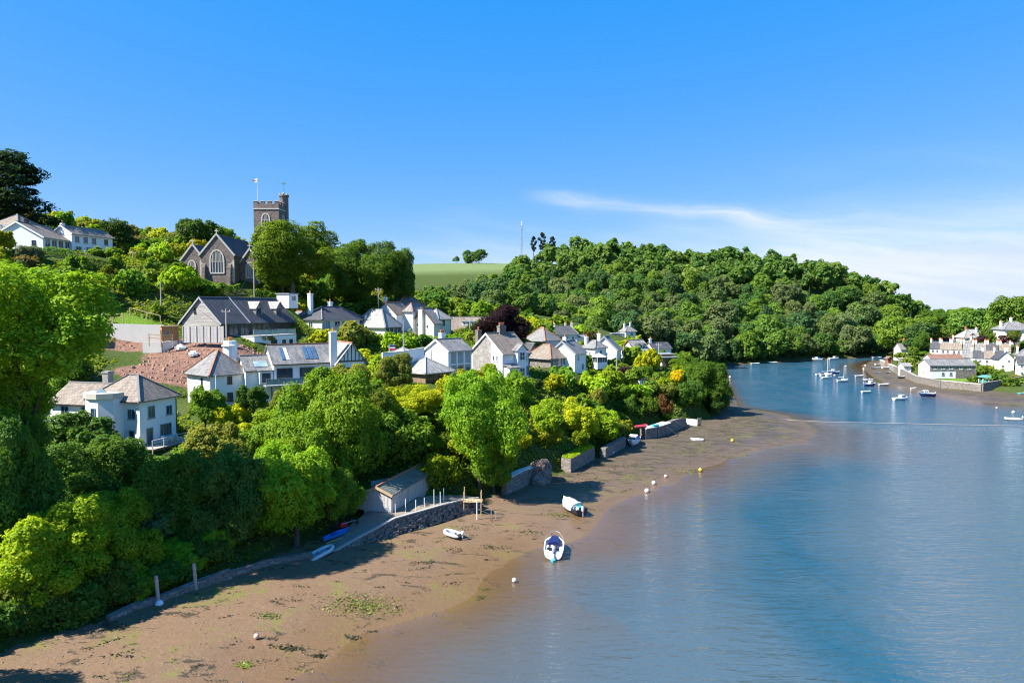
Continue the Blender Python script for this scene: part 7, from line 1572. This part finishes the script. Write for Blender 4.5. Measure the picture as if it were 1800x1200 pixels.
for lab, px, py, z, L, ang, hull in (('blue boat lying on the far mud by the stone wall', 1787, 688, .7, 4.2, 15, 'blue_hull'), ('turquoise boat on the far mud cut by the right edge', 1799, 693, .6, 3.0, 8, 'cyan_plastic'), ('grey dinghy on the far mud below the tall sea wall', 1754, 686, .7, 3.2, 18, 'pale_rubber'), ('dark boat on the mud off the far quay tip', 1541, 648, .3, 4.4, 8, 'dark_hull'), ('white punt on the far slip', 1558, 647, 1.0, 4.0, 10, 'gel_white'), ('white dinghy hauled out at the far quay tip', 1545, 641, .8, 3.6, 6, 'gel_white'), ('blue tender in the shallows off the far mud', 1544, 657, .05, 2.4, 5, 'blue_hull'), ('dark blue tender on the far mud edge', 1562, 656, .5, 2.2, 12, 'blue_hull'), ('dark rowing boat under the mossy far wall', 1585, 664, .7, 3.2, 16, 'dark_hull')):
    skiff(lab, px, py, z, L, L * .4, .55, R(ang), hull, 'pale_rubber', 2, group='boats drying on the far mud', name='dinghy')
# mooring buoys
def buoy(label, px, py, z, r_, mat):
    p = onz(px, py, z); o = tag(empty('mooring_buoy', (p.x, p.y, z)), label, 'buoy', 'mooring buoys'); MB().lathe([(r_ * math.sin(a), r_ * .75 - r_ * math.cos(a)) for a in [.08 + k * 3.0 / 9 for k in range(10)]], 12).build('float', mat, o, True); MB().tube([(0, 0, r_ * 1.7), (0, 0, r_ * 2.05)], r_ * .16, 6).build('eye', 'metal_grey', o)
for a in (('pale buoy farthest out along the near mud edge', 1231, 828, .0, .30, 'yellow_plastic'), ('pinkish buoy on the wet mud edge', 1170, 839, .08, .27, 'pink_plastic'), ('white buoy third along the near mud edge', 1149, 851, .05, .30, 'gel_white'), ('white buoy with a reflection nearest the covered boat', 1137, 865, .0, .32, 'gel_white'), ('small white buoy on the brown shallows below the motor boat', 904, 1022, .0, .22, 'gel_white'), ('pink buoy on the mud in the lower left', 451, 1121, .4, .22, 'pink_plastic'),
          ('white float lying at the foot of the left mooring post', 280, 1066, .6, .34, 'gel_white'), ('buoy near the far mud, upper of two', 1521, 643, 0, .35, 'gel_white'), ('buoy near the far mud, lower of two', 1518, 649, 0, .35, 'gel_white'), ('round buoy between mast tops in mid creek', 1487, 644, 0, .3, 'gel_white'), ('orange buoy by the rafted boats', 1467, 661, 0, .4, 'pink_plastic'), ('white buoy off the wooded point', 1283, 664, 0, .38, 'gel_white'), ('small buoy behind the wooded point', 1270, 653, 0, .3, 'gel_white'), ('pink buoy above the inflatable at the right', 1752, 718, 0, .26, 'pink_plastic'), ('white buoy just above the inflatable at the right', 1781, 726, 0, .35, 'gel_white'), ('yellowish buoy on the spit of mud', 1287, 776, .3, .3, 'yellow_plastic')): buoy(*a)
# rope lying over the spit and across the creek
pts = [onz(px, py, .12 if px < 1395 else .04) for px, py in ((1300, 721), (1340, 729), (1390, 738), (1450, 741), (1550, 743), (1680, 746), (1800, 748), (1900, 751))]
tag(MB().tube(pts, .035, 5).build('mooring_rope', 'rope'), 'long pale mooring rope across the creek from the spit', 'rope')
for a, b, lab in (((1172, 750, 2.9), (1192, 765, .7), 'mooring line from the pale quay end to the mud'), ((1188, 741, 2.9), (1205, 750, .7), 'mooring line beside the white slip')):
    tag(MB().tube([onz(*a), onz(*b)], .05, 5).build('mooring_line', 'rope'), lab, 'rope')
# ------------------------------------------------------------------ building plot above the white house
def wp(px, py, d, hgt, dz=-.2):
    p = at(px, py, d); return (p.x, p.y, p.z + dz, hgt - dz)
wall_run('block_wall', 'long pale block wall across the back of the building plot', [wp(168, 603, 121, 3.5), wp(225, 603, 121, 3.4), wp(290, 604, 121, 3.3)], .3, 'pale_concrete')
wall_run('block_wall', 'low pale foundation wall in the red earth of the building plot', [wp(252, 618, 116, 1.7), wp(285, 618, 116, 1.7), wp(318, 612, 119, 1.5)], .4, 'pale_concrete')
wall_run('block_wall', 'grey shuttered wall at the left of the building plot', [wp(165, 625, 116, 4.2), wp(180, 618, 119, 3.6)], .4, 'concrete')
h = House('site_cabin', 'orange-brown timber site cabin with dark window openings on the building plot', 285, 601, 117, R(32), cat='cabin', frame='timber'); h.wing(0, 2.6, 0, 2.6, .1, 2.6, .14, 'flat', 'x', 'orange_boards', 'timber', .12, below=.8)
h.win('L', 0, .75, .8, .7, 1.3, 1, frame='timber', glass='black_paint'); h.win('L', 0, 1.85, .8, .7, 1.3, 1, frame='timber', glass='black_paint'); h.win('R', 0, .8, 1.2, .7, .8, 1, frame='timber')
def scaffold(label, pts, hgt, rails):
    r = tag(empty('guard_rail', at(*pts[0])), label, 'guard rail', 'timber guard rails of the building plot'); o_ = r.location; P = [at(*p) - o_ for p in pts]
    for p in P: MB().box((p.x - .06, p.y - .06, p.z - .8), (p.x + .06, p.y + .06, p.z + hgt)).build('post', 'timber', r)
    for a, b in zip(P[:-1], P[1:]):
        for f in rails: MB().bar(a + Vector((0, 0, hgt * f)), b + Vector((0, 0, hgt * f)), .05, .14).build('rail', 'timber', r)
scaffold('timber guard rail in front of the orange site cabin', [(262, 600, 115), (283, 602, 115), (303, 602, 116)], 1.3, (.5, .95)); scaffold('small timber rail frame at the top of the building plot', [(198, 562, 122), (216, 562, 122)], 1.1, (.5, .95)); scaffold('long sloping timber rail above the building plot', [(228, 548, 124), (258, 556, 124), (282, 562, 124)], .8, (.95,)); scaffold('timber rail along the left of the building plot', [(176, 566, 122), (186, 566, 122), (196, 566, 122)], 1.1, (.5, .95))
p = hit(157, 543); b = tag(empty('water_barrel', p), 'blue plastic water barrel above the building plot', 'barrel'); MB().lathe([(.42, 0), (.46, .3), (.46, .9), (.42, 1.15)], 12).build('drum', 'blue_canvas', b); MB().lathe([(.44, 1.152), (.44, 1.2), (.1, 1.26)], 12).build('lid', 'navy_canvas', b)
p = hit(170, 562); b = tag(empty('site_board', p, R(8)), 'blank pale site board on two legs above the building plot', 'board'); MB().box((-1.2, -.03, .5), (1.2, .03, 2.1)).build('panel', 'pale_concrete', b)
for s_ in (-1, 1): MB().box((s_ * .9 - .05, .032, -.4), (s_ * .9 + .05, .12, 2.0)).build('leg', 'timber', b)
for lab, px, py, s_ in (('white rubble sack on the red earth', 318, 616, .75), ('second white rubble sack lower on the red earth', 340, 626, .65)):
    p = hit(px, py); bm = bmesh.new(); bmesh.ops.create_icosphere(bm, subdivisions=3, radius=1.0)
    for v in bm.verts: k = 1 + .14 * math.sin(v.co.x * 6 + px) * math.sin(v.co.y * 7) + .10 * math.sin(v.co.z * 9); v.co = (v.co.x * k * s_ * 1.2, v.co.y * k * s_, max(-.35, v.co.z * k * .8) * s_)
    me = bpy.data.meshes.new('sack'); bm.to_mesh(me); bm.free(); put_uv(me); me.materials.append(MATS['white_cloth']); o = link('rubble_sack', me); o.location = p + Vector((0, 0, .25)); tag(o, lab, 'sack', 'rubble sacks')
a, b = at(322, 594, 117), at(396, 594, 116); board_fence('panel_fence', 'pale grey panel fence below the barn gable', a, b, 2.0, .62, 'grey_boards', .03)
# broken stone and clods over the bare earth
rgr = np.random.default_rng(21); rb = MB(); n_ = 0
while n_ < 1500:
    px, py = rgr.uniform(195, 480), rgr.uniform(600, 690); p = hit_fast(px, py)
    if p is None or lawn_i(p.x, p.y, soil) < .45: continue
    k = rgr.gamma(1.6, .06) + .03; a = rgr.uniform(0, 6.28); c, q = math.cos(a) * k, math.sin(a) * k; z = p.z
    rb.hexa([(p.x - c, p.y - q, z - .1), (p.x + q, p.y - c, z - .1), (p.x + c, p.y + q, z - .1), (p.x - q, p.y + c, z - .1), (p.x - c * .5, p.y - q * .6, z + k * .7), (p.x + q * .6, p.y - c * .5, z + k * .5), (p.x + c * .5, p.y + q * .7, z + k * .8), (p.x - q * .6, p.y + c * .5, z + k * .6)]); n_ += 1
m_plain('earth_clod', (.36, .215, .16), .95, .4, 1.5); tag(rb.build('rubble', 'earth_clod'), 'pinkish rubble and clods strewn over the building plot', 'rubble', None, 'stuff')
# ------------------------------------------------------------------ poles, mast, signs
def pole(label, px, ytop, d, col='grey_timber', arm=True, name='utility_pole', cat='pole', r_=.14, ybase=None):
    t = at(px, ytop, d); z = gz(t.x, t.y); r = tag(empty(name, (t.x, t.y, z)), label, cat, 'poles of the village'); H = max(t.z - z, 2.0)
    MB().tube([(0, 0, -.5), (0, 0, H)], [r_, r_ * .7], 7).build('shaft', col, r)
    if arm: MB().box((-.7, -.05, H - .55), (.7, .05, H - .43)).build('crossarm', col, r); [MB().lathe([(.05, H - .43), (.06, H - .3), (.02, H - .25)], 6, (x, 0, 0)).build('insulator', 'gel_white', r) for x in (-.6, 0, .6)]
    return Vector((t.x, t.y, z + H))
T1 = pole('utility pole in front of the barn terrace', 397, 542, 109); T2 = pole('thin wooden pole on the slope above the building plot', 282, 494, 131, arm=False); T3 = pole('wooden pole beside the church side wall', 446, 463, 147, arm=False); T4 = pole('pale wooden pole under the dark churchyard trees', 665, 505, 156); T5 = pole('grey lamp post in the village lane', 709, 562, 118, 'metal_grey', False, 'lamp_post', 'lamp post'); T6 = pole('wooden pole below the mossy slate roof', 826, 562, 158, arm=False)
T7 = pole('dark pole between the hilltop bungalow and the pine', 85, 378, 160); T8 = pole('pale pole on the hilltop beside the round tree', 233, 442, 152); T9 = pole('short pole on the skyline left of the church', 261, 433, 182); pole('wooden pole left of the timbered house hedge', 1096, 607, 172, arm=False); pole('pale pole before the conservatory', 1084, 622, 146, 'metal_grey', False); pole('wooden pole right of the narrow white house', 1158, 603, 186); pole('white garden flagpole before the pyramid-roofed cottage', 379, 660, 93, 'white_paint', False, 'garden_flagpole', 'pole', .07)
def wire(a, b, lab, sag=.8):
    pts = [a.lerp(b, k / 10) - Vector((0, 0, sag * 4 * (k / 10) * (1 - k / 10))) for k in range(11)]; tag(MB().tube(pts, .025, 4).build('overhead_wire', 'black_rubber'), lab, 'wire', 'overhead wires')
wire(T7, T8, 'overhead wire between the hilltop poles'); wire(T8, T9, 'overhead wire running along the skyline towards the church'); wire(T1, T3, 'overhead wire from the barn pole up to the church'); wire(T2, T1, 'overhead wire above the building plot')
p = at(917, 440, 520); r = tag(empty('radio_mast', p), 'tall lattice radio mast on the hill crest', 'mast'); H = at(917, 389, 520).z - p.z; m = [(.9 * math.cos(a), .9 * math.sin(a)) for a in (0.3, 2.4, 4.5)]
for x, y in m: MB().bar((x, y, -4), (x * .45, y * .45, H - 3), .22).build('leg', 'metal_grey', r)
n = 12; br = MB()
for k in range(n):
    f0, f1 = k / n, (k + 1) / n
    for i in range(3):
        (xa, ya), (xb, yb) = m[i], m[(i + 1) % 3]; s0, s1 = 1 - .55 * f0, 1 - .55 * f1; br.bar((xa * s0, ya * s0, (H - 3) * f0), (xb * s1, yb * s1, (H - 3) * f1), .13)
bo = br.build('bracing', 'metal_grey', r); bo['kind'] = 'stuff'
MB().tube([(0, 0, H - 3.2), (0, 0, H)], [.28, .22], 8).build('aerial', 'white_paint', r); MB().lathe([(.2, H - 6), (.75, H - 5.8), (.75, H - 5.4), (.2, H - 5.2)], 8).build('dish_ring', 'pale_glass', r)
p = at(684, 622, 112); r = tag(empty('for_sale_sign', (p.x, p.y, gz(p.x, p.y)), R(10)), 'red, white and blue sale board on a white post in the lane', 'sign'); hz = p.z - gz(p.x, p.y) + 1.6
MB().box((-.05, -.05, -.3), (.05, .05, hz)).build('post', 'white_paint', r); bd = MB().box((.05, -.03, hz - 1.05), (1.0, .03, hz - .05)).build('board', 'white_paint', r); MB().box((.07, -.045, hz - .42), (.98, -.032, hz - .10)).build('blue_band', 'navy_canvas', bd); MB().box((.07, -.045, hz - 1.0), (.98, -.032, hz - .68)).build('red_band', 'red_plastic', bd)
wall_run('garden_wall', 'low pale garden wall along the village lane', [wp(672, 632, 110, 1.0), wp(700, 630, 112, 1.0), wp(745, 622, 116, 1.0)], .3, 'white_render', 'pale_concrete'); wall_run('garden_wall', 'pale stone terrace wall in the churchyard corner', [wp(136, 520, 131, 1.2), wp(166, 520, 131, 1.2)], .5, 'grey_stone')
wall_run('garden_wall', 'grey wall under the lower glass balcony', [wp(470, 734, 99.5, 1.6), wp(540, 732, 99.5, 1.6)], .4, 'rubble_stone')
# pale stone cross in the churchyard
p = hit(380, 488); r = tag(empty('stone_cross', p), 'white stone cross standing below the church east window', 'cross'); MB().box((-.35, -.3, -.2), (.35, .3, .3)).build('plinth', 'dressed_stone', r); MB().box((-.09, -.08, .302), (.09, .08, 1.9)).build('shaft', 'white_paint', r); MB().box((-.45, -.081, 1.3), (.45, .081, 1.48)).build('arms', 'white_paint', r)
# garden furniture
def chair(label, p, rz, mat='gel_white'):
    r = tag(empty('garden_chair', p, rz), label, 'chair', 'white garden chairs'); MB().box((-.26, -.26, .40), (.26, .26, .46)).build('seat', mat, r); MB().hexa([(-.26, .22, .462), (.26, .22, .462), (.26, .28, .462), (-.26, .28, .462), (-.26, .32, 1.0), (.26, .32, 1.0), (.26, .38, 1.0), (-.26, .38, 1.0)]).build('backrest', mat, r)
    for x in (-.22, .22):
        for y in (-.22, .22): MB().box((x - .03, y - .03, 0), (x + .03, y + .03, .40)).build('leg', mat, r)
def on_house(hh, x, y, z): c, s_ = math.cos(hh.th), math.sin(hh.th); return (hh.p.x + x * c - y * s_, hh.p.y + x * s_ + y * c, hh.p.z + z)
for i, (x, y) in enumerate(((2.6, -1.2), (4.8, -1.5))): chair(('white garden chair on the wooden deck nearest the glazed door', 'white garden chair at the far end of the wooden deck')[i], on_house(A, x, y, .0), A.th + i)
p = on_house(A, 3.7, -1.3, .0); r = tag(empty('garden_table', p, A.th), 'white garden table between the deck chairs', 'table'); MB().box((-.6, -.4, .70), (.6, .4, .75)).build('table_top', 'gel_white', r); [MB().box((x - .03, y - .03, 0), (x + .03, y + .03, .70)).build('leg', 'gel_white', r) for x in (-.5, .5) for y in (-.32, .32)]
# ------------------------------------------------------------------ weed and stones on the mud
def mud_z(X, Y): return terrain(X, Y)
def weed(n_random, seed):
    rg = np.random.default_rng(seed); P = []; S = []; T = []
    spots = [(640, 1062, 60, 16, 900, .75), (470, 1085, 20, 5, 120, .6), (510, 1136, 22, 4, 160, .1), (560, 1146, 16, 3, 90, .1), (620, 1113, 14, 3, 70, .1), (430, 1167, 14, 5, 160, .9), (690, 1143, 14, 3, 60, .1), (850, 1045, 14, 4, 90, .35), (870, 1030, 20, 3, 110, .35),
             (980, 905, 30, 4, 160, .7), (930, 935, 24, 4, 90, .2), (1120, 838, 30, 4, 140, .7), (1210, 825, 34, 5, 200, .8), (870, 960, 26, 4, 90, .15), (800, 965, 20, 3, 60, .15), (740, 990, 16, 3, 60, .15), (820, 930, 24, 4, 60, .3), (1300, 800, 40, 5, 200, .6), (1000, 840, 60, 8, 240, .35), (1080, 820, 60, 8, 240, .3), (1180, 790, 70, 8, 300, .25), (1260, 760, 60, 8, 260, .25), (1330, 745, 50, 8, 220, .3)]
    for px, py, rx, ry, n, t in spots:
        for _ in range(n):
            a, b = rg.normal(0, .55, 2); p = onz(px + a * rx, py + b * ry, .3); P.append((p.x, p.y)); S.append(rg.uniform(.05, .13)); T.append(t)
    for _ in range(n_random):
        px, py = rg.uniform(150, 1380), rg.uniform(720, 1195); p = onz(px, py, .3); s, w = shore_sd(np.array([p.x]), np.array([p.y]))
        if not (-w[0] * .95 < s[0] < -.3): continue
        t = .05 if rg.random() < .7 else .7; k = rg.integers(6, 26); ang = rg.uniform(-.3, .9); st_ = rg.uniform(.15, .6)
        for _ in range(k):
            a, b = rg.normal(0, st_), rg.normal(0, st_ * .3); P.append((p.x + a * math.cos(ang) - b * math.sin(ang), p.y + a * math.sin(ang) + b * math.cos(ang))); S.append(rg.uniform(.04, .11)); T.append(t)
    P = np.array(P); G = terrain(P[:, 0], P[:, 1])[0]; ok = G > -.05; P, G, S, T = P[ok], G[ok], np.array(S)[ok], np.array(T)[ok]
    N = rg.normal(0, .35, (len(P), 3)); N[:, 2] += 1
    return leaf_mesh('fronds', np.column_stack([P, G + .03 + rg.uniform(0, .05, len(P))]), N, S, T, seed), None
def m_weed():
    m, t = new_mat('seaweed'); a = t.add('ShaderNodeAttribute'); a.attribute_name = 'tint'
    t.l.new(t.mix(a.outputs['Fac'], (0.030, 0.026, 0.012), (0.165, 0.190, 0.018)), t.b.inputs['Base Color']); t.b.inputs['Roughness'].default_value = 0.55
m_weed()
me, _ = weed(420, 5); me.materials.clear(); me.materials.append(MATS['seaweed']); sw = link('seaweed', me); tag(sw, 'scattered dark wrack and green weed lying on the mud', 'seaweed', None, 'stuff')
rg = np.random.default_rng(44); pb = MB(); n = 0
while n < 520:
    px, py = rg.uniform(0, 1300), rg.uniform(740, 1195); p = onz(px, py, .4); s, w = shore_sd(np.array([p.x]), np.array([p.y]))
    if not (-w[0] * .85 < s[0] < -.1) or rg.random() < min(.93, -s[0] / w[0] * 1.5): continue
    z = gz_fast(p.x, p.y); k = rg.uniform(.03, .11); a = rg.uniform(0, 6.28); c, q = math.cos(a) * k, math.sin(a) * k * .7
    pb.hexa([(p.x - c, p.y - q, z - .05), (p.x + q, p.y - c, z - .05), (p.x + c, p.y + q, z - .05), (p.x - q, p.y + c, z - .05), (p.x - c * .6, p.y - q * .6, z + k * .6), (p.x + q * .7, p.y - c * .6, z + k * .5), (p.x + c * .6, p.y + q * .7, z + k * .65), (p.x - q * .6, p.y + c * .6, z + k * .5)]); n += 1
tag(pb.build('pebbles', 'rubble_stone'), 'loose stones scattered along the foot of the bank', 'stones', None, 'stuff')
